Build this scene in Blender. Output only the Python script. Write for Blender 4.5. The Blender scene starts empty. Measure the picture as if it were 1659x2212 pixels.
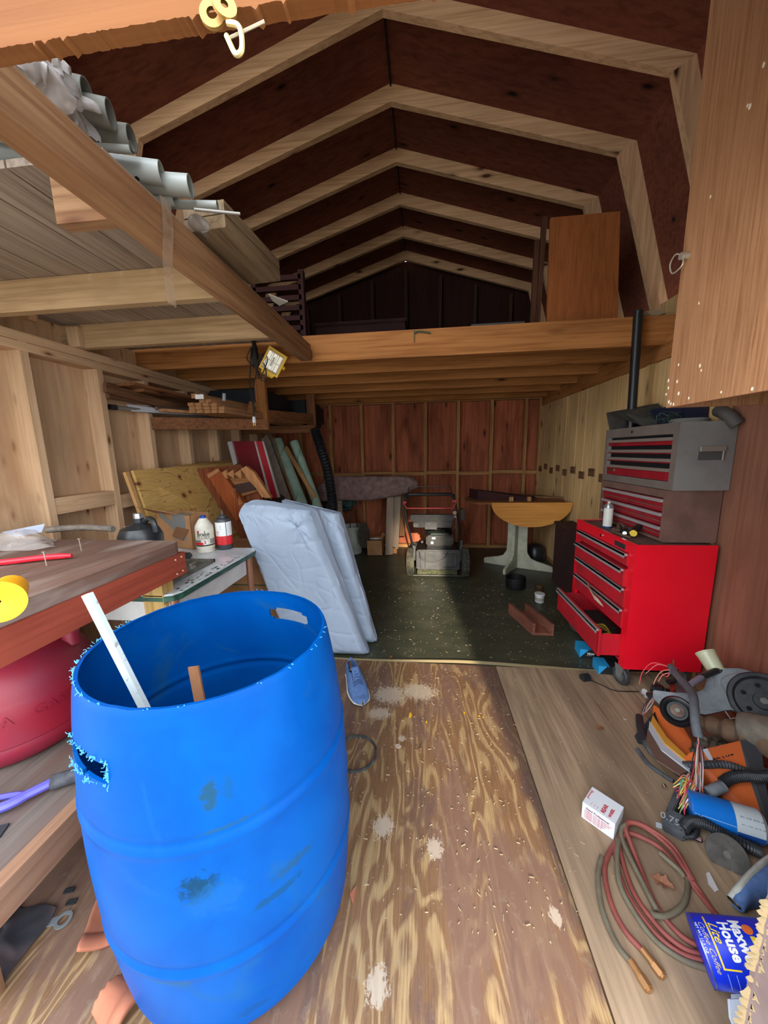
import bpy, bmesh, math, random
from mathutils import Vector, Matrix, noise
C = bpy.context.scene
V = Vector
R_ = math.radians
random.seed(7)

# ------------------------------------------------------------------ camera
FPX, YAW, PITCH, ROLL, CH = 763.256, 6.4037, 9.7169, -1.172, 1.2681
def cam_axes():
    y, p, r = R_(YAW), R_(PITCH), R_(ROLL)
    F = V((-math.sin(y)*math.cos(p), math.cos(y)*math.cos(p), -math.sin(p)))
    Rt = V((math.cos(y), math.sin(y), 0)); U = Rt.cross(F)
    return math.cos(r)*Rt+math.sin(r)*U, -math.sin(r)*Rt+math.cos(r)*U, F
CR, CU, CF = cam_axes()
CAM = V((0, 0, CH))
cd = bpy.data.cameras.new('camera'); co = bpy.data.objects.new('camera', cd)
C.collection.objects.link(co)
co.matrix_world = Matrix(((CR.x, CU.x, -CF.x, 0), (CR.y, CU.y, -CF.y, 0), (CR.z, CU.z, -CF.z, CH), (0, 0, 0, 1)))
cd.sensor_fit = 'HORIZONTAL'; cd.sensor_width = 36; cd.lens = FPX*36/1659
cd.clip_start = 0.02; cd.clip_end = 200
C.camera = co
# ------------------------------------------------------------------ light
C.view_settings.view_transform = 'Standard'; C.view_settings.look = 'None'
C.view_settings.gamma = 1; C.view_settings.use_curve_mapping = False
C.view_settings.exposure = 0.12
W = bpy.data.worlds.new('world'); C.world = W; W.use_nodes = True
bgn = W.node_tree.nodes['Background']
bgn.inputs[0].default_value = (0.86, 0.93, 1.0, 1); bgn.inputs[1].default_value = 6.2
sd = bpy.data.lights.new('sun', 'SUN'); sd.energy = 9.0; sd.angle = R_(1.2); sd.color = (1, .86, .66)
so = bpy.data.objects.new('sun', sd); C.collection.objects.link(so)
so.rotation_euler = V((-.08, 1, -.29)).normalized().to_track_quat('-Z', 'Y').to_euler()

# ------------------------------------------------------------------ helpers
def at(px, py, ax, v):
    """the point on the world plane ax = v that the photograph shows at px, py"""
    d = CF + (px-829.5)/FPX*CR - (py-1106)/FPX*CU
    i = 'xyz'.index(ax)
    return CAM + d*((v-CAM[i])/d[i])
def mpp(p):
    return (V(p)-CAM).dot(CF)/FPX          # metres per pixel at a point
def hexc(h, a=1):
    h = h.lstrip('#'); o = []
    for k in (0, 2, 4):
        s = int(h[k:k+2], 16)/255
        o.append(s/12.92 if s <= .04045 else ((s+.055)/1.055)**2.4)
    return (*o, a)

class MB:
    def __init__(s): s.b = bmesh.new()
    def face(s, vs):
        try: s.b.faces.new(vs)
        except ValueError: pass
    def hexa(s, c):                          # 8 corners: bottom 4, top 4
        v = [s.b.verts.new(p) for p in c]
        for f in ((3,2,1,0),(4,5,6,7),(0,1,5,4),(1,2,6,5),(2,3,7,6),(3,0,4,7)): s.face([v[i] for i in f])
        return s
    def box(s, x0, x1, y0, y1, z0, z1, M=None):
        c = [V((x0,y0,z0)),V((x1,y0,z0)),V((x1,y1,z0)),V((x0,y1,z0)),V((x0,y0,z1)),V((x1,y0,z1)),V((x1,y1,z1)),V((x0,y1,z1))]
        if M is not None: c = [M @ p for p in c]
        return s.hexa(c)
    def beam(s, a, b, w, t, up=(0,0,1)):     # w across, t along up
        a, b, up = V(a), V(b), V(up); d = (b-a).normalized()
        sd_ = d.cross(up).normalized(); u = sd_.cross(d).normalized()
        c = []
        for (i, j) in ((-1,-1),(1,-1),(1,1),(-1,1)): c.append(a+sd_*w/2*i+u*t/2*j)
        for (i, j) in ((-1,-1),(1,-1),(1,1),(-1,1)): c.append(b+sd_*w/2*i+u*t/2*j)
        return s.hexa(c)
    def ring(s, c, u, w, r, n):
        return [s.b.verts.new(c+u*r*math.cos(2*math.pi*k/n)+w*r*math.sin(2*math.pi*k/n)) for k in range(n)]
    def cyl(s, a, b, r0, r1=None, n=24, cap=True):
        a, b = V(a), V(b); r1 = r0 if r1 is None else r1
        d = (b-a).normalized(); u = d.orthogonal().normalized(); w = d.cross(u)
        A, B = s.ring(a, u, w, r0, n), s.ring(b, u, w, r1, n)
        for k in range(n): s.face([A[k], A[(k+1)%n], B[(k+1)%n], B[k]])
        if cap: s.face(A[::-1]); s.face(B)
        return s
    def lathe(s, prof, o, d=(0,0,1), n=40, u=None, cap0=True, cap1=True):
        o, d = V(o), V(d).normalized(); u = (V(u) if u is not None else d.orthogonal()).normalized(); w = d.cross(u)
        L = []
        for r, h in prof: L.append(s.ring(o+d*h, u, w, max(r, 1e-4), n))
        for A, B in zip(L, L[1:]):
            for k in range(n): s.face([A[k], A[(k+1)%n], B[(k+1)%n], B[k]])
        if cap0: s.face(L[0][::-1])
        if cap1: s.face(L[-1])
        return s
    def tube(s, pts, r, n=8, sub=6, cap=True, rf=None):
        P = smooth(pts, sub); m = len(P)
        T = [(P[min(i+1, m-1)]-P[max(i-1, 0)]).normalized() for i in range(m)]
        u = T[0].orthogonal().normalized(); L = []
        for i in range(m):
            u = (u-T[i]*u.dot(T[i])).normalized(); w = T[i].cross(u)
            L.append(s.ring(P[i], u, w, r if rf is None else rf(i, m), n))
        for A, B in zip(L, L[1:]):
            for k in range(n): s.face([A[k], A[(k+1)%n], B[(k+1)%n], B[k]])
        if cap: s.face(L[0][::-1]); s.face(L[-1])
        return s
    def prism(s, pts, ext):
        ext = V(ext); A = [s.b.verts.new(V(p)) for p in pts]; B = [s.b.verts.new(V(p)+ext) for p in pts]
        n = len(A); s.face(A[::-1]); s.face(B)
        for k in range(n): s.face([A[k], A[(k+1)%n], B[(k+1)%n], B[k]])
        return s
    def grid(s, f, nu, nv, closeu=False):
        G = [[s.b.verts.new(f(i/nu, j/nv)) for i in range(nu+(0 if closeu else 1))] for j in range(nv+1)]
        for j in range(nv):
            for i in range(nu):
                i2 = (i+1) % len(G[0]) if closeu else i+1
                s.face([G[j][i], G[j][i2], G[j+1][i2], G[j+1][i]])
        return s
    def build(s, name, m, parent=None, bev=0, smooth_=35, sub=0, solid=0):
        bmesh.ops.recalc_face_normals(s.b, faces=s.b.faces[:])
        if bev:
            es = [e for e in s.b.edges if len(e.link_faces) == 2 and e.calc_face_angle(0) > .6]
            bmesh.ops.bevel(s.b, geom=es, offset=bev, segments=2, affect='EDGES', clamp_overlap=True)
        me = bpy.data.meshes.new(name); s.b.to_mesh(me); s.b.free()
        me.materials.append(m)
        o = bpy.data.objects.new(name, me); C.collection.objects.link(o)
        if smooth_:
            me.polygons.foreach_set('use_smooth', [True]*len(me.polygons))
            try: me.set_sharp_from_angle(angle=R_(smooth_))
            except Exception: pass
        if solid:
            md = o.modifiers.new('t', 'SOLIDIFY'); md.thickness = solid; md.offset = 0
        if sub:
            md = o.modifiers.new('s', 'SUBSURF'); md.levels = sub; md.render_levels = sub
        if parent is not None: adopt(o, parent)
        return o
ROOTLOC = {}
def adopt(o, p):
    o.parent = p
    off = V(p.location) if p.parent is None else V((0, 0, 0))
    o.matrix_parent_inverse = Matrix.Translation(-off)
def smooth(pts, sub):
    P = [V(p) for p in pts]
    if sub <= 1 or len(P) < 3: return P
    o = []
    for i in range(len(P)-1):
        a, b = P[i], P[i+1]; p0 = P[i-1] if i else a*2-b; p3 = P[i+2] if i+2 < len(P) else b*2-a
        for k in range(sub):
            t = k/sub
            o.append(.5*((2*a)+(b-p0)*t+(2*p0-5*a+4*b-p3)*t*t+(-p0+3*a-3*b+p3)*t**3))
    o.append(P[-1]); return o
def tag(o, label, cat, group=None, kind=None):
    if label: o['label'] = label
    if cat: o['category'] = cat
    if group: o['group'] = group
    if kind: o['kind'] = kind
    return o
def thing(name, label, cat, loc=(0,0,0), group=None, kind=None):
    o = bpy.data.objects.new(name, None); C.collection.objects.link(o); o.location = loc
    o.empty_display_size = .05
    return tag(o, label, cat, group, kind)
def struct(o):
    o['kind'] = 'structure'; return o
def dup(root, off, label=None, rot=None):
    r = root.copy(); C.collection.objects.link(r); r.location = root.location + V(off)
    if rot: r.rotation_euler.z += rot
    if label: r['label'] = label
    for ch in root.children:
        c = ch.copy(); C.collection.objects.link(c); c.parent = r
        for g in ch.children:
            d = g.copy(); C.collection.objects.link(d); d.parent = c
    return r
def text(name, s, size, m, parent, o, right, up, depth=.0006, align='LEFT', warp=None, bold=0, shear=0, sx=1):
    """lettering as a thin solid mesh at o, running along right"""
    cu = bpy.data.curves.new(name, 'FONT'); cu.body = s; cu.size = size; cu.align_x = align
    cu.offset = bold*size; cu.shear = shear; cu.resolution_u = 3
    if warp is None: cu.extrude = depth
    t = bpy.data.objects.new('tmp', cu); C.collection.objects.link(t)
    dg = bpy.context.evaluated_depsgraph_get(); me = bpy.data.meshes.new_from_object(t.evaluated_get(dg))
    bpy.data.objects.remove(t); me.materials.clear(); me.materials.append(m)
    right, up = V(right).normalized(), V(up).normalized(); nn = right.cross(up)
    for v in me.vertices:
        x, y, z = v.co; x *= sx
        v.co = warp(x, y, z) if warp else V(o)+right*x+up*y+nn*z
    ob = bpy.data.objects.new(name, me); C.collection.objects.link(ob)
    if parent is not None: adopt(ob, parent)
    return ob

# ------------------------------------------------------------------ materials
def newmat(name):
    m = bpy.data.materials.new(name); m.use_nodes = True
    nt = m.node_tree; b = nt.nodes['Principled BSDF']
    return m, nt, b
def N(nt, t, **kw):
    n = nt.nodes.new(t)
    for k, v in kw.items():
        if k in n.inputs.keys(): n.inputs[k].default_value = v
        else: setattr(n, k, v)
    return n
def mixc(nt, fac, a, b, mode='MIX'):
    n = nt.nodes.new('ShaderNodeMix'); n.data_type = 'RGBA'; n.blend_type = mode
    for i, x in ((0, fac), (6, a), (7, b)):
        if hasattr(x, 'node') or hasattr(x, 'is_output'): nt.links.new(x, n.inputs[i])
        else: n.inputs[i].default_value = x
    return n.outputs[2]
def ramp(nt, src, stops):
    n = nt.nodes.new('ShaderNodeValToRGB'); e = n.color_ramp.elements
    while len(e) < len(stops): e.new(.5)
    for q, (p, c) in zip(e, stops): q.position = p; q.color = c if len(c) == 4 else (*c, 1)
    nt.links.new(src, n.inputs[0]); return n.outputs[0]
def coords(nt, scale=(1,1,1), loc=(0,0,0), rot=(0,0,0), kind='Object'):
    tc = nt.nodes.new('ShaderNodeTexCoord'); mp = nt.nodes.new('ShaderNodeMapping')
    mp.inputs['Scale'].default_value = scale; mp.inputs['Location'].default_value = loc; mp.inputs['Rotation'].default_value = rot
    nt.links.new(tc.outputs[kind], mp.inputs[0]); return mp.outputs[0]
def noiz(nt, vec, scale, detail=4, dist=0, rough=.55):
    n = N(nt, 'ShaderNodeTexNoise'); n.inputs['Scale'].default_value = scale; n.inputs['Detail'].default_value = detail
    n.inputs['Distortion'].default_value = dist; n.inputs['Roughness'].default_value = rough
    nt.links.new(vec, n.inputs['Vector']); return n.outputs[0]
def bump(nt, b, src, strength=.2, dist=.01):
    n = N(nt, 'ShaderNodeBump'); n.inputs['Strength'].default_value = strength; n.inputs['Distance'].default_value = dist
    nt.links.new(src, n.inputs['Height']); nt.links.new(n.outputs[0], b.inputs['Normal'])
K1 = (1,1,1,1); K0 = (0,0,0,1)
_mc = {}
def wood(name, base, dark, axis='y', knots=True, rough=.8, fine=1.0, knotc='#3a1d0e', stain=None, amt=1.0, wavy=.4, kd=1.0):
    key = (name, axis)
    if key in _mc: return _mc[key]
    m, nt, b = newmat(name+'_'+axis); base, dark = hexc(base), hexc(dark)
    al = {'x': 0, 'y': 1, 'z': 2}[axis]
    sc = [40*fine]*3; sc[al] = 1.3*fine
    v = coords(nt, tuple(sc))
    g = noiz(nt, v, 1.6, 6, wavy, .62)
    g2 = ramp(nt, g, [(.28, dark), (.58, base)])
    lo = noiz(nt, coords(nt, tuple([2.2 if i != al else .7 for i in range(3)])), 1.5, 3, .3)
    lo2 = ramp(nt, lo, [(.3, (.72,.70,.68,1)), (.7, (1.12,1.1,1.08,1))])
    col = mixc(nt, amt, g2, lo2, 'MULTIPLY')
    if knots:
        vk = coords(nt, tuple([7.5*kd if i != al else 2.6*kd for i in range(3)]))
        vo = N(nt, 'ShaderNodeTexVoronoi'); vo.inputs['Scale'].default_value = 1; nt.links.new(vk, vo.inputs['Vector'])
        k = ramp(nt, vo.outputs['Distance'], [(.06, K1), (.12, (.35,.35,.35,1)), (.21, K0)])
        col = mixc(nt, k, col, hexc(knotc))
    if stain:
        st = ramp(nt, noiz(nt, coords(nt, tuple([5 if i != al else 1.2 for i in range(3)]), (3,7,1)), 1.3, 4, .5), [(.48, K0), (.7, K1)])
        col = mixc(nt, st, col, hexc(stain))
    nt.links.new(col, b.inputs['Base Color']); b.inputs['Roughness'].default_value = rough
    b.inputs['Specular IOR Level'].default_value = .25
    bump(nt, b, g, .25, .004)
    _mc[key] = m; return m
def plain(name, c, rough=.5, metal=0, c2=None, sc=6, lo=.4, hi=.65, bmp=0, stretch=(1,1,1), spec=None, bsc=None, coat=0):
    if name in _mc: return _mc[name]
    m, nt, b = newmat(name)
    if c2:
        n = noiz(nt, coords(nt, stretch), sc, 6, .3)
        col = ramp(nt, n, [(lo, hexc(c)), (hi, hexc(c2))])
        nt.links.new(col, b.inputs['Base Color'])
    else: b.inputs['Base Color'].default_value = hexc(c)
    if bmp: bump(nt, b, noiz(nt, coords(nt, stretch), bsc or sc*4, 4), bmp, .003)
    b.inputs['Roughness'].default_value = rough; b.inputs['Metallic'].default_value = metal
    if spec is not None: b.inputs['Specular IOR Level'].default_value = spec
    if coat: b.inputs['Coat Weight'].default_value = coat
    _mc[name] = m; return m
def clear(name, c, alpha=.35, rough=.15):
    if name in _mc: return _mc[name]
    m, nt, b = newmat(name); b.inputs['Base Color'].default_value = hexc(c)
    n = noiz(nt, coords(nt), 18, 4, .6)
    a = ramp(nt, n, [(.3, (alpha*.8,)*3), (.7, (min(1, alpha*1.25),)*3)])
    nt.links.new(a, b.inputs['Alpha']); b.inputs['Roughness'].default_value = rough
    bump(nt, b, n, .5, .01)
    _mc[name] = m; return m
# ------------------------------------------------------------------ the shed
XL, XR, YB, ZP = -1.88, 1.42, 4.585, 1.858       # inner stud faces, plate underside
SK = .09                                           # stud depth
def pine(ax): return wood('pine_stud', '#b98a5c', '#8a5c34', ax, knotc='#5a3018')
def pinel(ax): return wood('pale_pine', '#d6b490', '#bd966f', ax, knotc='#6a3c20', amt=.9, kd=1.6)
def joistm(ax): return wood('joist_pine', '#b57a45', '#8a5426', ax, knotc='#4a240e')
def rafterm(ax): return wood('rafter_pine', '#deb48a', '#b88c62', ax, knotc='#4a2410')
redply = lambda ax: wood('red_plywood', '#b4684a', '#8c4a32', ax, knotc='#3c1a10', stain='#743a26', fine=.6)
roofply = lambda ax: wood('roof_plywood', '#7a4432', '#5e3022', ax, knotc='#1c0c08', fine=.6)
paleply = lambda ax: wood('pale_plywood', '#d2b08c', '#bf9873', ax, knotc='#6e3e22', stain='#b48c68', fine=.5, kd=1.7)
greyw = lambda ax: wood('weathered_wood', '#a8988a', '#7c6c5e', ax, knots=False, stain='#8d7a68')
darkw = lambda ax: wood('dark_lumber', '#7e5a3e', '#563824', ax, knotc='#2a150b')

# floor: worn plywood sheets at the front, green painted boards behind
def floor_mat():
    m, nt, b = newmat('worn_plywood')
    v = coords(nt, (3.6, .75, 1), (.3, .1, 0))
    n0 = noiz(nt, v, 1.25, 3, .35, .5)
    fine = noiz(nt, coords(nt, (150, 7, 1)), 1.6, 5, .2)
    ml = N(nt, 'ShaderNodeMath', operation='MULTIPLY_ADD'); nt.links.new(fine, ml.inputs[0]); ml.inputs[1].default_value = 3.0
    mu = N(nt, 'ShaderNodeMath', operation='MULTIPLY'); nt.links.new(n0, mu.inputs[0]); mu.inputs[1].default_value = 120
    nt.links.new(mu.outputs[0], ml.inputs[2])
    si = N(nt, 'ShaderNodeMath', operation='SINE'); nt.links.new(ml.outputs[0], si.inputs[0])
    g = ramp(nt, si.outputs[0], [(.0, hexc('#74563c')), (.35, hexc('#84684a')), (.6, hexc('#907654')), (1, hexc('#987e5a'))])
    f = noiz(nt, coords(nt, (120, 3.0, 1)), 2.0, 6, .3, .65)
    f2 = ramp(nt, f, [(.35, (.66,.62,.6,1)), (.58, K1)])
    col = mixc(nt, 1, g, f2, 'MULTIPLY')
    st = noiz(nt, coords(nt, (3.4, .8, 1), (1.7, 4.2, 0)), 1.25, 3, .5, .6)
    sf = noiz(nt, coords(nt, (26, 5, 1), (1, 1, 0)), 1.4, 6, .4, .7)
    def stain(a, w, lo, hi, c, strength=1):
        global _
        q = N(nt, 'ShaderNodeMath', operation='MULTIPLY_ADD'); nt.links.new(sf, q.inputs[0]); q.inputs[1].default_value = w; nt.links.new(a, q.inputs[2])
        return ramp(nt, q.outputs[0], [(lo, K0), (hi, (strength,)*3+(1,))])
    col = mixc(nt, stain(st, .30, .63, .70, None, .85), col, hexc('#684e42'))
    st2 = noiz(nt, coords(nt, (5, 1.3, 1), (9, 2, 0)), 1.3, 4, .4, .6)
    col = mixc(nt, stain(st2, .35, .74, .82, None, .8), col, hexc('#58423a'))
    gr_ = ramp(nt, noiz(nt, coords(nt, (14, 9, 1), (3, 3, 0)), 3, 6, .6, .75), [(.55, K0), (.75, (.45,.45,.45,1))])
    col = mixc(nt, gr_, col, hexc('#8c8070'))
    # white paint spills where the photograph shows them
    tc = N(nt, 'ShaderNodeTexCoord')
    spn = noiz(nt, coords(nt, (46, 26, 1)), 2.2, 6, .8, .7)
    spots = [(842,1505,.16,.12),(905,1498,.17,.12),(820,1545,.10,.07),(828,1790,.06,.07),(868,1600,.03,.03),(938,1838,.05,.06),(1200,1985,.03,.04),(815,2135,.05,.06)]
    acc = None
    for px, py, rx, ry in spots:
        p = at(px, py, 'z', 0)
        mp = N(nt, 'ShaderNodeMapping'); mp.inputs['Location'].default_value = (-p.x/rx, -p.y/ry, 0); mp.inputs['Scale'].default_value = (1/rx, 1/ry, 0)
        nt.links.new(tc.outputs['Object'], mp.inputs[0])
        ln = N(nt, 'ShaderNodeVectorMath', operation='LENGTH'); nt.links.new(mp.outputs[0], ln.inputs[0])
        q = N(nt, 'ShaderNodeMath', operation='SUBTRACT'); q.inputs[0].default_value = 1; nt.links.new(ln.outputs['Value'], q.inputs[1]); q.use_clamp = True
        if acc is None: acc = q.outputs[0]
        else:
            mx = N(nt, 'ShaderNodeMath', operation='MAXIMUM'); nt.links.new(acc, mx.inputs[0]); nt.links.new(q.outputs[0], mx.inputs[1]); acc = mx.outputs[0]
    ad = N(nt, 'ShaderNodeMath', operation='MULTIPLY_ADD'); nt.links.new(acc, ad.inputs[0]); ad.inputs[1].default_value = .55; nt.links.new(spn, ad.inputs[2])
    w = ramp(nt, ad.outputs[0], [(.74, K0), (.80, (.8,.8,.8,1))])
    # the noise alone never reaches the threshold
    gate = ramp(nt, acc, [(.02, K0), (.12, K1)])
    w2 = mixc(nt, 1, w, gate, 'MULTIPLY')
    col = mixc(nt, w2, col, hexc('#a89a8a'))
    nt.links.new(col, b.inputs['Base Color']); b.inputs['Roughness'].default_value = .72; b.inputs['Specular IOR Level'].default_value = .3
    bump(nt, b, si.outputs[0], .12, .002)
    return m
def green_mat():
    m, nt, b = newmat('green_floor')
    n = noiz(nt, coords(nt, (2, 5, 1)), 2, 6, .5)
    c = ramp(nt, n, [(.3, hexc('#32362a')), (.55, hexc('#424435')), (.8, hexc('#5c5646'))])
    vo = noiz(nt, coords(nt, (30, 22, 1)), 3, 6, 1.2, .7)
    k = ramp(nt, vo, [(.62, K0), (.70, (.7,.7,.7,1))])
    c = mixc(nt, k, c, hexc('#8d8468'))
    nt.links.new(c, b.inputs['Base Color']); b.inputs['Roughness'].default_value = .45
    bump(nt, b, n, .1, .003)
    return m
fm = floor_mat()
fl = struct(MB().box(-1.97, 1.51, .46, 1.9, -.02, 0).build('floor', fm, smooth_=0))
sx = .20
# seam line between the two front sheets
p0, p1 = at(1080,1480,'z',0), at(1325,2212,'z',0)
seamx = .42
struct(MB().box(-1.97, seamx-.0025, .46, 1.95, 0, .011).build('floor_sheet', fm, fl, smooth_=0))
m2 = wood('grey_plywood', '#b0967a', '#7e6854', 'y', knots=False, stain='#806a56', fine=.9)
# the right sheet's grain runs across
struct(MB().box(seamx+.0025, 1.51, .46, 1.95, 0, .011).build('floor_sheet', m2, fl, smooth_=0))
gf = struct(MB().box(-1.97, 1.51, 1.9, YB+.1, -.02, .002).build('floor_back', green_mat(), fl, smooth_=0))
mb = MB()
def lip(u, v):
    x = -1.97+3.48*u; y = 1.955+.018*noise.noise(V((x*1.5, 0, 0)))+.03*max(0,1-abs(x-.2)/1.2)
    return V((x, y-.012+.03*v, .0025+.010*math.sin(v*math.pi)))
mb.grid(lip, 60, 4)
struct(mb.build('floor_edge', plain('floor_lip', '#8a7a58', .7), fl))

# walls
wb = struct(MB().box(-1.97, 1.51, YB+SK, YB+SK+.012, -.02, ZP+.08).build('wall_back', redply('z'), smooth_=0))
for k in range(-2, 8):
    x = -1.1875+k*.406
    if XL < x < XR+.05: MB().box(x-.019, x+.019, YB, YB+SK, .04, ZP).build('stud', pine('z'), wb, smooth_=0)
MB().box(XR-.02, XR+.02, YB-.001, YB+SK, .04, ZP).build('stud', pine('z'), wb, smooth_=0)
MB().box(-1.97, 1.51, YB, YB+SK, 0, .04).build('bottom_plate', pine('x'), wb, smooth_=0)
MB().box(-1.97, 1.51, YB-.002, YB+SK, ZP, ZP+.04).build('top_plate', pine('x'), wb, smooth_=0)
MB().box(-1.97, 1.51, YB-.002, YB+SK, ZP+.045, ZP+.085).build('top_plate', pine('x'), wb, smooth_=0)
for k in range(-2, 7):
    x = -1.1875+k*.406
    z = .955+(.012 if k % 2 else 0)
    MB().box(max(x+.019, XL), min(x+.387, XR), YB+.004, YB+SK, z, z+.042).build('blocking', pine('x'), wb, smooth_=0)
for k in range(-1, 7, 1):                       # gable studs above the loft, loft shade put into their dark colour
    x = -.2+(k-3)*.406
    MB().box(x-.019, x+.019, YB+.01, YB+SK, ZP+.085, min(3.38, 3.42-abs(x+.2)*.32)).build('shaded_gable_stud', wood('shaded_gable_stud', '#4a3424', '#38261a', 'z', knots=False), wb, smooth_=0)

MB().box(-1.97, 1.51, YB+SK, YB+SK+.012, ZP+.08, 3.5).build('gable_sheathing', wood('shaded_gable_ply', '#3a1e18', '#2a1510', 'z', knots=False), wb, smooth_=0)  # gable darkness painted into the plywood colour
wl = struct(MB().box(XL-SK-.012, XL-SK, .46, YB+.1, -.02, ZP+.3).build('wall_left', paleply('z'), smooth_=0))
LS = (1.20, 1.585, 1.985, 2.34, 2.75, 3.15, 3.55, 3.95, 4.35)
for y in LS:
    MB().box(XL-SK, XL, y-.019, y+.019, .04, ZP).build('stud', pinel('z'), wl, smooth_=0)
MB().box(XL-SK, XL, .46, YB, 0, .04).build('bottom_plate', pine('y'), wl, smooth_=0)
MB().box(XL-SK, XL+.002, .46, YB, ZP-.085, ZP-.045).build('top_plate', pinel('y'), wl, smooth_=0)
MB().box(XL-SK, XL+.002, .46, YB, ZP-.042, ZP).build('top_plate', pinel('y'), wl, smooth_=0)
for k in range(1, 8):
    y = LS[k]; z = .95+(.03 if k % 2 else 0)
    MB().box(XL-SK, XL-.004, y+.019, LS[k+1]-.019, z, z+.085).build('blocking', pinel('y'), wl, smooth_=0)

yel = lambda ax: wood('yellow_siding', '#e2be86', '#bc965e', ax, knotc='#4c2c12', fine=1.2)
wr = struct(MB().box(XR+SK, XR+SK+.012, .46, YB+.1, -.02, ZP+.3).build('wall_right', yel('z'), smooth_=0))
y = 1.87; random.seed(13)
while y < YB-.02:
    w = random.choice((.05,.09,.13,.16)); o_ = random.random()*.012
    MB().box(XR+o_, XR+.05, y+.003, min(y+w, YB)-.002, .04, ZP-.086).build('lining_board', yel('z'), wr, smooth_=0); y += w
MB().box(XR, XR+SK, .46, YB, 0, .04).build('bottom_plate', pine('y'), wr, smooth_=0)
MB().box(XR-.002, XR+SK, .46, YB, ZP, ZP+.04).build('top_plate', joistm('y'), wr, smooth_=0)
MB().box(XR-.002, XR+SK, .46, YB, ZP-.085, ZP-.002).build('top_plate', joistm('y'), wr, smooth_=0)
for k in range(7, 21):
    y = .62+k*.19; z = 1.0+(.025 if k % 2 else -.01)
    MB().box(XR-.004, XR+.02, y+.05, y+.145, z, z+.065).build('blocking', darkw('y'), wr, smooth_=0)
# the sheet of brown plywood over the near end of the right wall
MB().box(XR+.014, XR+.03, .6, 1.868, .04, 1.62).build('lining_panel', wood('brown_panel', '#946550', '#7a4e3c', 'z', knots=False, stain='#7c5240', fine=.8), wr, smooth_=0)

# front wall around the double doorway
fw = struct(MB().box(-2.4, -1.87, .5, .59, -.3, 2.1).build('wall_front', redply('z'), smooth_=0))
# right jamb with a chewed inner edge
mb = MB(); pts = [V((.625, .585, -.3))]
z = -.3
while z < 1.9:
    z += .012+random.random()*.02
    pts.append(V((.625+(.006*random.random() if random.random() < .5 else .001), .585, z)))
pts += [V((2.2, .585, 1.9)), V((2.2, .585, -.3))]
mb.prism(pts, (0, .010, 0)); mb.box(.632, 2.2, .50, .586, -.3, 1.9)
mb.build('jamb_panel', plain('jamb_paint', '#8a7672', .8, c2='#77625e', sc=9, bmp=.3), fw, smooth_=0)
# raw splintered wood where the paint has come off the jamb
mb = MB()
for k in range(70):
    zz = .02+random.random()**1.3*.42; h_ = .006+random.random()*.016
    mb.prism([V((.628, .586, zz)), V((.622-random.random()**2*.012, .5865, zz+h_*.4)), V((.628, .586, zz+h_))], (0, .006, 0)); mb.prism([V((.6315, .588, zz)), V((.6315, .583-random.random()**3*.010, zz+h_*.5)), V((.6315, .588, zz+h_))], (-.0012, 0, 0))
mb.build('splinters', plain('raw_splinter', '#b09870', .8), fw, smooth_=0)
# gable over the header
# unseen post and far block, both added to keep the sun to one strip
struct(MB().box(.575, .78, -1.3, -1.18, -.2, 2.35).build('sun_blocker_post', darkw('z'), smooth_=0))
struct(MB().box(-3.2, 1.02, -13.5, -12, -.2, 7.2).box(1.02, 2.6, -13.5, -12, 5.5, 8.2).build('sun_blocker_wall', plain('blocker_grey', '#b8b4aa', .8), smooth_=0))
# header beam: orange-lit two-by, its lower edge torn
mb = MB(); pts = [V((-1.87, .5, 2.0)), V((2.2, .5, 2.0)), V((2.2, .5, 1.775))]
x = .53
pts.append(V((x, .5, 1.775)))
while x > -1.85:
    x -= .001+random.random()*.006
    pts.append(V((x, .5, 1.776+(random.random()-.5)*.0016-(.004 if random.random() < .05 else 0))))
pts.append(V((-1.87, .5, 1.775)))
mb.prism([p+V((0,-.02,0)) for p in pts], (0, .02, 0))
hd = struct(mb.build('trim_1', wood('header_pine', '#84522a', '#794823', 'x', knotc='#7e3f16', amt=.6), smooth_=0))
MB().prism([V((-.35,.56,1.93)), V((1.62,.56,1.93)), V((1.25,.56,3.1)), V((-.2,.56,3.6)), V((-.35,.56,3.55))], (0,.02,0)).build('gable_panel', redply('z'), fw, smooth_=0)  # unseen part gable, left side kept open to let sky light onto the rafters
# ground outside the doorway
gr = MB().box(-8, 8, -12, .46, -.2, -.16).build('ground', plain('gravel', '#a8a296', .9, c2='#8b8778', sc=30))
struct(gr)

# roof: sheathing and rafters (gambrel)
RX, RZ, KX, KZ, FX, FZ = -.2, 3.46, 1.40, 3.04, 1.74, 1.95
def roofpts(o):
    return [V((RX-KX-(FX-KX)-o, 0, FZ-.0)), V((RX-KX-o, 0, KZ+o*.6)), V((RX, 0, RZ+o*1.04)), V((RX+KX+o, 0, KZ+o*.6)), V((RX+FX+o, 0, FZ))]
cl = None
ci, coo = roofpts(.095), roofpts(.115)
for a in range(4):
    b = a+1
    m = MB().hexa([ci[a]+V((0,.4,0)), ci[b]+V((0,.4,0)), ci[b]+V((0,YB+.15,0)), ci[a]+V((0,YB+.15,0)),
                   coo[a]+V((0,.4,0)), coo[b]+V((0,.4,0)), coo[b]+V((0,YB+.15,0)), coo[a]+V((0,YB+.15,0))])
    if cl is None: cl = struct(m.build('ceiling', roofply('x'), smooth_=0))
    else: m.build('sheathing', roofply('x'), cl, smooth_=0)
MB().box(RX-.004, RX+.004, .4, YB+.1, RZ+.08, RZ+.094).build('ridge_gap', plain('black_gap', '#0c0806', .9), cl, smooth_=0)
ri, ro = roofpts(0), roofpts(.093)
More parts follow.
